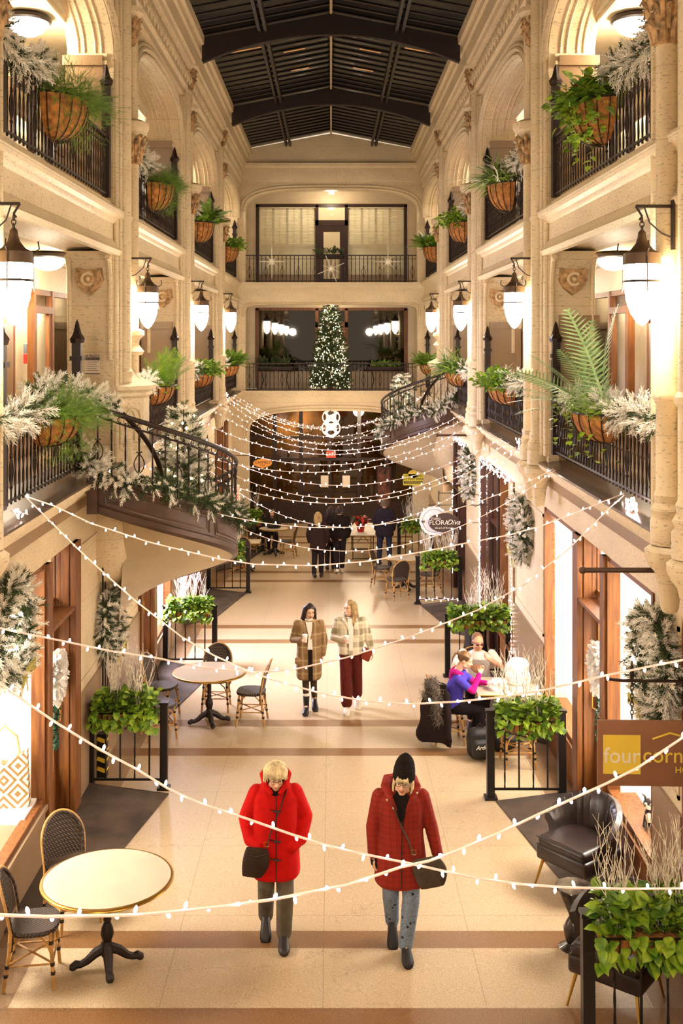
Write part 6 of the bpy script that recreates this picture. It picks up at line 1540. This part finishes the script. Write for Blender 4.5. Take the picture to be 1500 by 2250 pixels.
# ---- woman in rust-red coat and black knit hat
Y0 = 9.32; X0 = .62
f = Fig('person in rust-red hooded coat, black knit hat, glasses and jeans walking', (X0, Y0, zf(Y0)), -.02, 1.66)
f.head((.02, -.07, 1.51), -.18, .02, .08); f.neck((0, .0, 1.40)); f.torso((0, 0, .9), (0, 0, 1.24)); f.lips(LIPM, .8)
a1 = [(-.19, 0, 1.35), (-.25, .0, 1.08), (-.245, -.05, .84)]; a2 = [(.19, 0, 1.35), (.27, .02, 1.08), (.32, -.04, .84)]
f.arm(a1, side=-1, grip=.5, pn=(.9, .3, 0)); f.arm(a2, side=1, grip=.35, pn=(-.8, .4, 0))
lL = [(-.085, .02, .88), (-.09, -.02, .50), (-.07, .17, .15)]; lR = [(.08, 0, .88), (.085, -.11, .49), (.04, -.12, .10)]
f.leg(lL); f.leg(lR); f.done()
RUST = plaid('rust_red_tweed', '#8f1f0f', '#7c1a0c', '#a02a16', .25)
c = MB(); shell(c, [(.585, .0, -.01, .20, .15), (.62, 0, -.01, .235, .17), (.80, 0, -.01, .228, .165), (.98, 0, -.005, .205, .145), (1.10, 0, 0, .195, .135), (1.25, 0, 0, .205, .14), (1.34, 0, 0, .205, .12), (1.40, 0, 0, .14, .10), (1.43, 0, .0, .10, .09)], .012)
for a in (a1, a2): c.cap_chain([Vector(a[0])*1, a[1], Vector(a[2])+Vector((0, .0, .03))], [.068, .060, .052], 14)
for sg in (-1, 1): c.tube([(sg*.02, -.145, 1.27), (sg*.09, -.12, 1.38), (sg*.14, -.02, 1.45), (sg*.12, .08, 1.46), (0, .13, 1.45)], [.02, .03, .042, .05, .055], 8)
c.blob('hooded_coat', RUST, f.t, .0075, 3)
c = MB(); c.add([(-.075, -.135, 1.40), (.06, -.135, 1.40), (.0, -.163, 1.19), (-.03, -.09, 1.46), (.03, -.09, 1.46)], [(0, 2, 1), (0, 1, 4, 3)]); c.tube([(-.07, -.12, 1.40), (-.02, -.15, 1.28), (-.003, -.16, 1.2)], .02, 6); c.tube([(.06, -.12, 1.40), (.02, -.15, 1.28), (-.003, -.16, 1.2)], .02, 6); c.build('black_scarf', cloth('black_scarf', '#1a1210'), f.t)
BT = mat('pale_metal_button', '#d8c9a8', .3, .6, var=0)
for x, y, z, mm in ((-.125, -.13, 1.37, BT), (-.07, -.155, 1.31, BT), (.14, -.1, 1.42, BT), (.01, -.155, 1.17, TG), (.0, -.17, .92, TG), (0, -.185, .77, TG)): q = MB(); q.ell((x, y, z), (.011, .007, .011), 8); q.build('button', mm, f.t)
c = MB(); c.tube([(0.02, -.155, 1.2), (.005, -.150, 1.08), (.0, -.165, .95), (.0, -.188, .62)], .004, 5); c.build('front_seam', TG, f.t)
def jeans():
    m = bpy.data.materials.new('dotted_blue_jeans'); m.use_nodes = True; t = NT(m); v = t.n('ShaderNodeTexVoronoi'); v.inputs['Scale'].default_value = 13; t.lk(t.coord(), v.inputs['Vector'])
    col = t.mix(t.ramp(t.noise(70, 2), .3, .7), lin('#5f7088'), lin('#8592a5')); t.color(t.mix(t.m('LESS_THAN', v.outputs['Distance'], .17), col, lin('#1b1d26'))); t.b.inputs['Roughness'].default_value = .85; return m
c = MB(); c.cap_chain([lL[0], lL[1], low(lL, .13)], [.10, .076, .064], 14); c.cap_chain([lR[0], lR[1], low(lR, .095)], [.10, .078, .064], 14); c.blob('jeans', jeans(), f.t, .008, 3)
SHB = mat('black_slip_on_shoe', '#17110f', .6); f.shoe(lL[2], (0, -1, 0), SHB, .24, .6); f.shoe((.04, -.12, .10), (.05, -1, 0), SHB, .26)
g_ = MB(); f.hand(Vector(a1[2]), (Vector(a1[2])-Vector(a1[1])).normalized(), -1, .5, (.9, .3, 0), g_, 1.25)
gl = MB(); w_ = Vector(a1[2]); d = Vector((.25, -.05, -1)).normalized()
f.hand(w_+d*.035, d, -1, .25, (.9, .3, 0), gl, 1.35); gl.tube([w_+d*.02, w_+d*.07], [.034, .036], 12); gl.build('black_glove', cloth('black_knit_glove', '#1d1716'), f.t)
HG = lambda x, y, z: f.hc+f.HM @ Vector((x, y, z)); hf = f
def base(mb): mb.ell(hf.hc+hf.HM @ Vector((0, .03, .0)), (.088, .085, .085), 16, hf.HM)
def st(u, r):
    a = -.15*pi+1.3*pi*u; x = .082*math.cos(a); y = .02+.085*math.sin(a); return [HG(x*.9, y, .05), HG(x*1.02, y*1.0, .0), HG(x*1.1, y*1.02-.005, -.05), HG(x*.98+r.uniform(-.01, .01), y-.012, -.105+r.uniform(-.01, .01))]
hair_strands(f, 90, st, BLO, .011, 'hair', base)
fr = MB(); 
for i in range(14): x = -.05+.1*i/13; fr.tube([HG(x*.8, -.075, .07), HG(x, -.10, .045), HG(x*1.1+.006, -.097, .024)], [.006, .007, .003], 5)
fr.build('fringe', BLO, f.t)
HAT = MB(); secs = []
for i in range(15):
    q = i/14; rr = (1, 1.01, 1.0, .99, .98, .96, .93, .9, .86, .81, .74, .65, .52, .34, .12)[i]; n = 40; z = .035+.20*q; yo = .012+.03*q
    secs.append([HG((.096*rr+.0028*math.cos(a*20))*math.cos(a), yo+(.112*rr+.0028*math.cos(a*20))*math.sin(a), z+(.012*math.sin(a) if i < 3 else 0)) for a in np.linspace(0, 2*pi, 81)[:-1]])
HAT.loft(secs); HAT.build('knit_hat', cloth('black_brown_knit', '#1f1712', .2, 30, .6, 120), f.t, 60); glasses(f, mat('dark_glasses_frame', '#1a1210', .3))
o = Vector((X0, Y0, zf(Y0)))
crossbag(tuple(o+Vector((.19, -.215, .90))), -.25, [tuple(o+Vector(p)) for p in ((.10, -.215, .92), (.06, -.185, 1.03), (.0, -.170, 1.15), (-.05, -.165, 1.27), (-.09, -.125, 1.385), (-.1, -.03, 1.45))], 'grey-brown slouchy crossbody bag at the rust-red coat wearer\'s hip', .30, .25, '#4f4338', -.3)

# ---- brunette in long plaid coat
Y0 = 15.9; X0 = -.335
f = Fig('person with dark wavy hair in long tan plaid coat holding paper cup', (X0, Y0, zf(Y0)), .0, 1.63, vox=.0075)
f.head((.01, -.02, 1.53), .30, .10, .05); f.neck((0, .01, 1.40)); f.torso((0, 0, .9), (0, 0, 1.24)); f.lips(mat('lips_red', '#8f2a2a', .5, var=0), 1)
a1 = [(-.18, 0, 1.35), (-.25, .01, 1.10), (-.10, -.20, 1.14)]; a2 = [(.18, 0, 1.35), (.235, .03, 1.10), (.215, -.03, .86)]
f.arm(a1, side=-1, grip=.75, pn=(.3, -.6, .2)); f.arm(a2, side=1, grip=.4)
lL = [(-.08, 0, .88), (-.05, -.06, .49), (-.04, -.08, .10)]; lR = [(.08, 0, .88), (.07, .0, .5), (.08, .14, .12)]
f.leg(lL, (.08, .05, .038)); f.leg(lR, (.08, .05, .038)); f.done()
PL1 = plaid('tan_plaid_wool', '#96764e', '#80623e', '#cdb48c', 1.0, .4)
c = MB(); shell(c, [(.50, .0, .0, .175, .13), (.53, 0, .0, .195, .145), (.75, 0, 0, .20, .145), (1.0, 0, 0, .185, .13), (1.2, 0, 0, .19, .13), (1.33, 0, 0, .195, .115), (1.40, 0, 0, .13, .095), (1.43, 0, .01, .085, .08)], .02)
for a in (a1, a2): c.cap_chain([Vector(a[0]), a[1], Vector(a[2]).lerp(Vector(a[1]), .12)], [.064, .056, .048], 12)
for sg in (-1, 1): c.tube([(sg*.03, -.135, 1.14), (sg*.065, -.125, 1.25), (sg*.085, -.10, 1.36), (sg*.075, -.0, 1.43), (0, .07, 1.44)], [.012, .022, .026, .024, .022], 7)
for x in (-.16,): c.rbox((x-.01, -.10, .80), (.09, .06, .10), .02)
c.blob('plaid_coat', PL1, f.t, .008, 3)
W_ = cloth('cream_knit', '#efe8da', .04)
c = MB(); c.add([(-.05, -.108, 1.40), (.055, -.108, 1.40), (.045, -.139, 1.2), (.06, -.137, .98), (-.02, -.139, .98), (-.005, -.141, 1.2)], [(0, 5, 2, 1), (5, 4, 3, 2)]); c.tube([(-.055, -.06, 1.43), (0, -.085, 1.42), (.055, -.06, 1.43)], .016, 6); c.build('cream_top', W_, f.t)
c = MB(); c.add([(-.01, -.140, .985), (.055, -.138, .985), (.065, -.150, .5), (-.005, -.152, .5)], [(0, 3, 2, 1)]); c.build('dark_skirt_front', cloth('black_skirt', '#1f1512'), f.t)
c = MB(); c.cap_chain([lL[0], lL[1], low(lL, .2)], [.085, .056, .045], 12); c.cap_chain([lR[0], lR[1], low(lR, .2)], [.085, .056, .045], 12); c.blob('tights', cloth('brown_check_tights', '#4a3a26'), f.t, .009, 2)
for l in (lL, lR): q = MB(); q.tube([(l[2][0], l[2][1], .24), low(l, .29)], .05, 12); q.build('sock', W_, f.t)
BO = mat('black_leather_boot', '#16100f', .3); f.shoe(lL[2], (-.05, -1, 0), BO, .25, 0, .16, name='boot'); f.shoe(lR[2], (.1, -1, 0), BO, .24, .3, .16, name='boot')
DH = mat('dark_brown_hair', '#2c1812', .4, var=.3, vs=20); hb = f
def base(mb): mb.ell(hb.hc+hb.HM @ Vector((0, .022, .04)), (.084, .098, .085), 18, hb.HM)
def st(u, r):
    a = -.22*pi+1.44*pi*u; H_ = lambda x, y, z: hb.hc+hb.HM @ Vector((x, y, z)); x, y = .092*math.cos(a), .02+.095*math.sin(a); w_ = 1.3+r.uniform(-.1, .15)
    return [H_(x*.3, .0+y*.3, .125), H_(x, y, .05), H_(x*1.12+.01*r.random(), y*1.05, -.04), H_(x*w_, y*1.1, -.12), H_(x*w_*.92, y, -.165)][:4] if r.random() < .3 else [H_(x*.2, y*.3, .127), H_(x*1.02, y*1.02, .03), H_(x*1.18, y*1.05, -.08), H_(x*1.12, y, -.135+r.uniform(-.015, .015))]
hair_strands(f, 130, st, DH, .012, 'hair', base)
def cup(loc, label):
    t = thing('paper_cup', label, 'cup', loc, group='white paper cups'); MB().lathe([(.005, 0), (.028, 0), (.038, .10), (.03, .10)], n=18).build('cup_body', mat('white_paper', '#f2ece4', .6, var=0), t); MB().lathe([(.041, .098), (.041, .108), (.034, .115), (.005, .115)], n=18).build('lid', mat('white_paper', '#f2ece4'), t)
o = Vector((X0, Y0, zf(Y0))); k = f.k; cup(tuple(o+Vector((-.055*k, -.245*k, 1.13*k))), 'white paper cup held by the person in the long tan plaid coat')

# ---- blonde in plaid shirt jacket
Y0 = 15.95; X0 = .30
f = Fig('person with long blond hair in cream plaid jacket and burgundy trousers', (X0, Y0, zf(Y0)), .0, 1.66, vox=.0075)
f.head((-.01, -.02, 1.54), -.75, .0, -.06); f.neck((0, .01, 1.41)); f.torso((0, 0, .9), (0, 0, 1.24)); f.lips(mat('smile_white', '#f0e2d8', .4, var=0), 1.6)
a1 = [(-.185, 0, 1.35), (-.26, .0, 1.11), (-.12, -.19, 1.10)]; a2 = [(.185, 0, 1.35), (.27, .02, 1.10), (.315, -.05, .90)]
f.arm(a1, side=-1, grip=.75, pn=(.3, -.6, .2)); f.arm(a2, side=1, grip=.6, pn=(-.9, 0, 0))
lL = [(-.08, 0, .88), (-.075, -.07, .49), (-.06, -.10, .09)]; lR = [(.08, 0, .88), (.09, .04, .5), (.10, .18, .13)]
f.leg(lL); f.leg(lR); f.done()
PL2 = plaid('cream_olive_plaid', '#e0d3b4', '#7a6a48', '#f2ead6', .95, .42)
c = MB(); shell(c, [(.86, .0, .0, .175, .13), (.88, 0, .0, .195, .14), (1.0, 0, 0, .205, .14), (1.2, 0, 0, .205, .135), (1.33, 0, 0, .205, .12), (1.40, 0, 0, .135, .10), (1.43, 0, .01, .085, .08)], .015)
for a in (a1, a2): c.cap_chain([Vector(a[0]), a[1], Vector(a[2]).lerp(Vector(a[1]), .15)], [.070, .064, .054], 12)
for sg in (-1, 1): c.tube([(sg*.045, -.13, 1.27), (sg*.08, -.11, 1.37), (sg*.10, -.02, 1.44), (0, .08, 1.45)], [.012, .026, .03, .028], 7)
c.blob('plaid_jacket', PL2, f.t, .008, 3)
c = MB(); c.add([(-.05, -.112, 1.41), (.05, -.112, 1.41), (.035, -.147, 1.2), (.03, -.149, .94), (-.03, -.149, .94), (-.035, -.147, 1.2)], [(0, 5, 2, 1), (5, 4, 3, 2)]); c.tube([(-.055, -.07, 1.42), (0, -.095, 1.41), (.055, -.07, 1.42)], .014, 6); c.build('white_top', W_, f.t)
for sg in (-1, 1): q = MB(); q.rbox((sg*.105, -.135, 1.20), (.10, .02, .11), .006); q.build('chest_pocket', PL2, f.t)
BU = cloth('burgundy_corduroy', '#5c1f16', .1, 30, .3, 90)
c = MB(); c.cap_chain([lL[0], lL[1], low(lL, .14)], [.098, .09, .088], 14); c.cap_chain([lR[0], lR[1], low(lR, .20)], [.098, .09, .086], 14); c.ell((0, 0, .92), (.155, .115, .08), 16); c.blob('wide_trousers', BU, f.t, .009, 3)
WS = mat('cream_shoe', '#e0d3bd', .5); f.shoe(lL[2], (-.05, -1, 0), WS, .25); f.shoe(lR[2], (.05, -1, 0), WS, .24, .35)
BL = mat('honey_blond_hair', '#b4935f', .45, var=.3, vs=18); hc_ = f
def base(mb): mb.ell(hc_.hc+hc_.HM @ Vector((0, .024, .04)), (.083, .098, .086), 18, hc_.HM)
def st(u, r):
    H_ = lambda x, y, z: hc_.hc+hc_.HM @ Vector((x, y, z)); a = -.2*pi+1.4*pi*u; x, y = .09*math.cos(a), .02+.095*math.sin(a); s0 = H_(x*.25, y*.3, .126); s1 = H_(x, y, .04); s2 = H_(x*1.1, y*1.05, -.08); s3 = hc_.hc+Vector((s2.x-hc_.hc.x, s2.y-hc_.hc.y, 0))*1.25+Vector((0, -.01, -.26+r.uniform(-.03, .02))); return [s0, s1, s2, s3]
hair_strands(f, 120, st, BL, .012, 'hair', base)
o = Vector((X0, Y0, zf(Y0))); cup(tuple(o+Vector((-.065*f.k, -.235*f.k, 1.08*f.k))), 'white paper cup held by the person in the cream plaid jacket')
t = thing('clutch_bag', 'rust-red clutch held against the burgundy trousers', 'bag', tuple(o+Vector((.235, -.10, .87))), -.3); MB().rbox((0, 0, 0), (.15, .04, .19), .02, Matrix.Rotation(.35, 3, 'Y')).build('clutch_body', mat('rust_leather', '#8a2f1c', .4), t); MB().box(-.05, .05, -.024, -.02, .0, .006).build('flap_edge', mat('rust_leather', '#8a2f1c'), t)

# ---- simple figures further back
def walker(label, x, y, rz, H, coat, legs, hairc, hair_len=0, hem=.80, arms=None, hat=None, shoe=SH, wide=1., legc=None):
    f = Fig(label, (x, y, zf(y)), rz, H, vox=.012); f.head((0, -.02, 1.53), .1, .05); f.neck((0, .01, 1.4)); f.torso((0, 0, .9), (0, 0, 1.24)); f.lips()
    A = arms or [[(-.18, 0, 1.35), (-.25, .02, 1.10), (-.22, -.08, .88)], [(.18, 0, 1.35), (.25, .02, 1.10), (.22, -.05, .88)]]
    for sg, a in zip((-1, 1), A): f.arm(a, side=sg, grip=.5)
    L = legs or ([(-.08, 0, .88), (-.08, -.08, .49), (-.07, -.1, .10)], [(.08, 0, .88), (.08, .02, .5), (.08, .15, .12)])
    for l in L: f.leg(l)
    f.done(); c = MB(); shell(c, [(hem, 0, 0, .19*wide, .14), (hem+.03, 0, 0, .205*wide, .145), (1.05, 0, 0, .20*wide, .14), (1.25, 0, 0, .205*wide, .14), (1.34, 0, 0, .20*wide, .12), (1.41, 0, 0, .12, .095), (1.44, 0, 0, .09, .085)])
    for a in A: c.cap_chain([a[0], a[1], Vector(a[2]).lerp(Vector(a[1]), .1)], [.066, .058, .05], 10)
    c.blob('jacket', coat, f.t, .012, 3); c = MB()
    for l in L: c.cap_chain([l[0], l[1], low(l, .15)], [.092, .075, .062], 10)
    c.blob('trousers', legc or cloth('dark_trousers', '#2a2023'), f.t, .012, 2)
    for l, p in zip(L, (0, .35)): f.shoe(l[2], (0, -1, 0), shoe, .26, p if not legs else 0)
    ff = f
    def base(mb): mb.ell(ff.hc+ff.HM @ Vector((0, .024, .04)), (.084, .098, .088), 16, ff.HM)
    def st(u, r):
        H_ = lambda x, y, z: ff.hc+ff.HM @ Vector((x, y, z)); a = -.2*pi+1.4*pi*u; x, y = .09*math.cos(a), .02+.095*math.sin(a); return [H_(x*.25, y*.3, .126), H_(x, y, .04), H_(x*1.12, y*1.12, -.05-hair_len*.4), H_(x*1.15, y*1.2, -.06-hair_len)]
    if hairc: hair_strands(f, 60, st, hairc, .013, 'hair', base)
    return f
walker('person with long blond hair walking away in dark jacket and flared jeans', -.33, 26.3, pi-.1, 1.66, cloth('dark_brown_jacket', '#33211c'), None, BL, .22, .72)
walker('person in dark hooded coat half hidden between the two walking away', -.02, 27.4, pi, 1.66, cloth('dark_purple_coat', '#2e1d20'), None, DH, .05, .70)
walker('person in black leather jacket with small backpack strap walking away', .22, 26.9, pi+.1, 1.74, cloth('black_leather_coat', '#231815', .1, 10, .1, 30), None, DH, .0, .86, shoe=WS, wide=1.08)
walker('grey-haired person in navy jacket standing with back turned at the folding table', 1.43, 28.0, pi-.15, 1.78, cloth('navy_jacket', '#2b2530'), ([(-.1, 0, .88), (-.12, 0, .5), (-.13, .02, .09)], [(.1, 0, .88), (.12, 0, .5), (.13, .02, .09)]), mat('grey_brown_hair', '#6d5848', .6, var=.2), -.02, .74, wide=1.12, legc=cloth('dark_blue_jeans', '#30344a'))

# ---- seated figures
def sitter(label, x, y, rz, top, legm, skin, H=1.66, lean=0, arms=None, head=(0, -.1, 1.10), hyaw=0, hpitch=.2, vox=.009, legs=None, short=False, zs=0):
    f = Fig(label, (x, y, zf(y)+zs), rz, H, vox=vox, skin=skin); f.head(head, hyaw, hpitch); f.neck((0, head[1]*.6+.02, head[2]-.14)); f.lips()
    c1 = (0, head[1]*.5, head[2]-.32); b = f.body; b.ell((0, 0, .56), (.16, .13, .12), 16); b.ell(c1, (.15, .10, .17), 16); b.ell((0, head[1]*.25, .70), (.13, .10, .16), 14); b.ell((0, head[1]*.6, head[2]-.20), (.165, .07, .06), 12)
    for sg, a in zip((-1, 1), arms): f.arm(a, side=sg, grip=.8, pn=(0, -.5, 1) if a[2][2] > .9 else (0, 0, -1))
    L = legs or ([(-.09, 0, .53), (-.11, -.42, .50), (-.1, -.38, .09)], [(.09, 0, .53), (.11, -.42, .50), (.1, -.30, .09)])
    for l in L: f.leg(l)
    f.done(); c = MB(); hz = head[2]
    shell(c, [(.50, 0, .01, .17, .13), (.53, 0, .01, .185, .15), (.66, 0, head[1]*.2, .17, .135), (.80, 0, head[1]*.35, .175, .13), (hz-.24, 0, head[1]*.6, .18, .12), (hz-.17, 0, head[1]*.66, .13, .09), (hz-.14, 0, head[1]*.7, .08, .075)])
    for a in arms:
        if short: m_ = Vector(a[0]).lerp(Vector(a[1]), .62); c.cap_chain([a[0], m_], [.064, .06], 12)
        else: c.cap_chain([a[0], a[1], Vector(a[2]).lerp(Vector(a[1]), .1)], [.062, .054, .045], 12)
    c.blob('top', top, f.t, vox, 3); c = MB(); c.ell((0, 0, .54), (.175, .15, .10), 14)
    for l in L: c.cap_chain([l[0], l[1], low(l, .14)], [.095, .072, .05], 12)
    c.blob('trousers', legm, f.t, vox, 2)
    for l in L: f.shoe(l[2], (0, -1, 0), SHB, .25)
    return f
# woman in purple: looks to +x -> rotate by +90 deg
AR = [[(-.17, -.10, .94), (-.20, -.30, .80), (-.06, -.40, 1.0)], [(.17, -.10, .94), (.20, -.33, .80), (.10, -.50, .82)]]
MAG = cloth('magenta_sleeve', '#c4147f', .06)
f = sitter('person in purple top with magenta sleeves and ponytail leaning on the cafe table', 1.66, 14.52, pi/2-.12, cloth('purple_tshirt', '#4c3fae', .08, 20), cloth('black_leggings', '#1c1416'), SKIN2, 1.64, arms=AR, head=(.0, -.20, 1.16), hyaw=-.1, hpitch=.35, short=True)
c = MB()
for a in AR: c.cap_chain([Vector(a[0]).lerp(Vector(a[1]), .55), a[1], Vector(a[2]).lerp(Vector(a[1]), .08)], [.052, .046, .038], 12)
c.blob('magenta_sleeves', MAG, f.t, .009, 2); c = MB(); c.tube([(-.09, -.17, .98), (-.10, -.08, 1.02), (0, -.02, 1.0), (.10, -.08, 1.02), (.09, -.17, .98)], [.03, .04, .045, .04, .03], 10); c.ell((0, -.01, .93), (.075, .04, .09), 10); c.blob('magenta_hood', MAG, f.t, .009, 2)
LB = mat('light_brown_hair', '#7d5a34', .45, var=.3, vs=18); hd = f
def base(mb): mb.ell(hd.hc+hd.HM @ Vector((0, .024, .04)), (.083, .098, .086), 18, hd.HM); mb.ell(hd.hc+hd.HM @ Vector((0, .12, .06)), (.03, .03, .03), 10)
def st(u, r):
    H_ = lambda x, y, z: hd.hc+hd.HM @ Vector((x, y, z)); a = u*17
    if u < .5: x = .07*math.cos(a); return [H_(x*1.1, -.05, .07), H_(x*1.2, .03, .08), H_(x*.7, .09, .07), H_(0, .12, .06)]
    return [H_(0, .12, .06), H_(r.uniform(-.03, .03), .16, .03), H_(r.uniform(-.04, .04), .17, -.04), H_(r.uniform(-.03, .03), .155, -.12)]
hair_strands(f, 80, st, LB, .010, 'hair', base)
# man in white
AR2 = [[(-.2, -.12, .93), (-.34, -.24, .74), (-.22, -.42, .80)], [(.2, -.12, .93), (.33, -.28, .80), (.14, -.46, .96)]]
f = sitter('person in white T-shirt with cropped hair and sunglasses leaning over the cafe table', 2.18, 15.6, -.12, cloth('white_tshirt', '#efe6dc', .03), cloth('dark_trousers', '#2a2023'), SKIN, 1.76, arms=AR2, head=(.0, -.27, 1.13), hyaw=.3, hpitch=.15, short=True)
hm = f
c = MB(); c.ell(hm.hc+hm.HM @ Vector((0, .028, .043)), (.078, .092, .084), 18, hm.HM); c.build('cropped_hair', mat('cropped_hair_brown', '#8a6246', .8, var=.2), f.t)
c = MB(); g = lambda x, y, z: hm.hc+hm.HM @ Vector((x, y, z))
for sg in (-1, 1): c.ell(g(sg*.031, -.097, .006), (.022, .006, .015), 10, hm.HM); c.tube([g(sg*.05, -.09, .01), g(sg*.077, -.03, .012), g(sg*.08, .03, .01)], .003, 5)
c.tube([g(-.01, -.1, .01), g(.01, -.1, .01)], .003, 5); c.build('sunglasses', mat('dark_red_sunglasses', '#4a120c', .2, var=0), f.t)
# far table guests
AR3 = [[(-.17, -.05, .94), (-.22, -.22, .76), (-.10, -.40, .80)], [(.17, -.05, .94), (.22, -.22, .76), (.10, -.40, .80)]]
f = sitter('dark-haired person seated behind the far left round table', -1.72, 30.35, .1, cloth('dark_green_coat', '#2d251c'), cloth('dark_trousers', '#2a2023'), SKIN2, 1.66, arms=AR3, vox=.014)
h1 = f
def base(mb): mb.ell(h1.hc+h1.HM @ Vector((0, .024, .04)), (.09, .1, .09), 14, h1.HM)
hair_strands(f, 20, lambda u, r: [h1.hc+Vector((.09*math.cos(u*6), .09*math.sin(u*6)+.03, z)) for z in (.08, .0, -.06, -.12)], DH, .015, 'hair', base)
f = sitter('person in pink top seated at the far left wall', -2.25, 31.1, .5, cloth('dusty_pink_top', '#b06a60'), cloth('dark_trousers', '#2a2023'), SKIN2, 1.7, arms=AR3, vox=.014)
h2 = f
def base(mb): mb.ell(h2.hc+h2.HM @ Vector((0, .024, .04)), (.09, .1, .09), 14, h2.HM)
hair_strands(f, 20, lambda u, r: [h2.hc+Vector((.09*math.cos(u*6), .09*math.sin(u*6)+.03, z)) for z in (.08, .0, -.06, -.12)], DH, .015, 'hair', base)
chair(-2.22, 31.2, -62, 'bistro chair under the person in pink at the far left wall'); 
o = MB(); o.ell((-1.62, 29.65, zf(29.6)+.80), (.2, .12, .06), 12); o.ell((-1.55, 29.6, zf(29.6)+.84), (.08, .08, .05), 8); tag(o.build('folded_coat', cloth('dark_green_coat', '#2d251c')), 'dark folded coat on the far left round table', 'coat')

# ---- winter coat hung over the chair
t = thing('winter_coat', 'long dark quilted coat with grey fur collar draped over the bistro chair', 'coat', (1.44, 14.40, zf(14.5)), .8)
c = MB(); secs = []
for i in range(12):
    q = i/11; z = .08+.80*q; w_ = .30-.13*q+.02*math.sin(i*1.3); d = .055+.02*(1-q); secs.append([(-.05*(1-q)+d*math.cos(a)*(1+.1*math.sin(3*a+i)), w_*math.sin(a)*(1+.06*math.sin(5*a+i)), z+(.05*math.sin(2*a) if i == 0 else 0)) for a in np.linspace(0, 2*pi, 25)[:-1]])
c.loft(secs); c.cap_chain([(-.02, -.2, .75), (-.06, -.26, .45), (-.08, -.27, .2)], [.055, .05, .045], 10); c.blob('coat_body', cloth('quilted_black_brown', '#241816', .1, 6, .4, 14), t, .012, 2)
fo = FO(); n = 1500; u_ = nr.uniform(0, 1, n); pth = np.array([(-.10, -.12, .35), (-.11, -.12, .6), (-.10, -.08, .82), (-.03, 0, .92), (-.07, .08, .84), (-.10, .12, .66)]); ii = u_*(len(pth)-1); i0 = np.minimum(ii.astype(int), len(pth)-2); fr_ = (ii-i0)[:, None]; P = pth[i0]*(1-fr_)+pth[i0+1]*fr_+nr.normal(size=(n, 3))*[.02, .035, .02]
fo.put(TN2, frames(rdir(n, -.3)), P, .06, (nr.uniform(size=n) < .5).astype(int)); link('fur_collar', fo.mesh('fur', [cloth('grey_fur', '#b3a696'), cloth('dark_fur', '#6b6056')]), t)
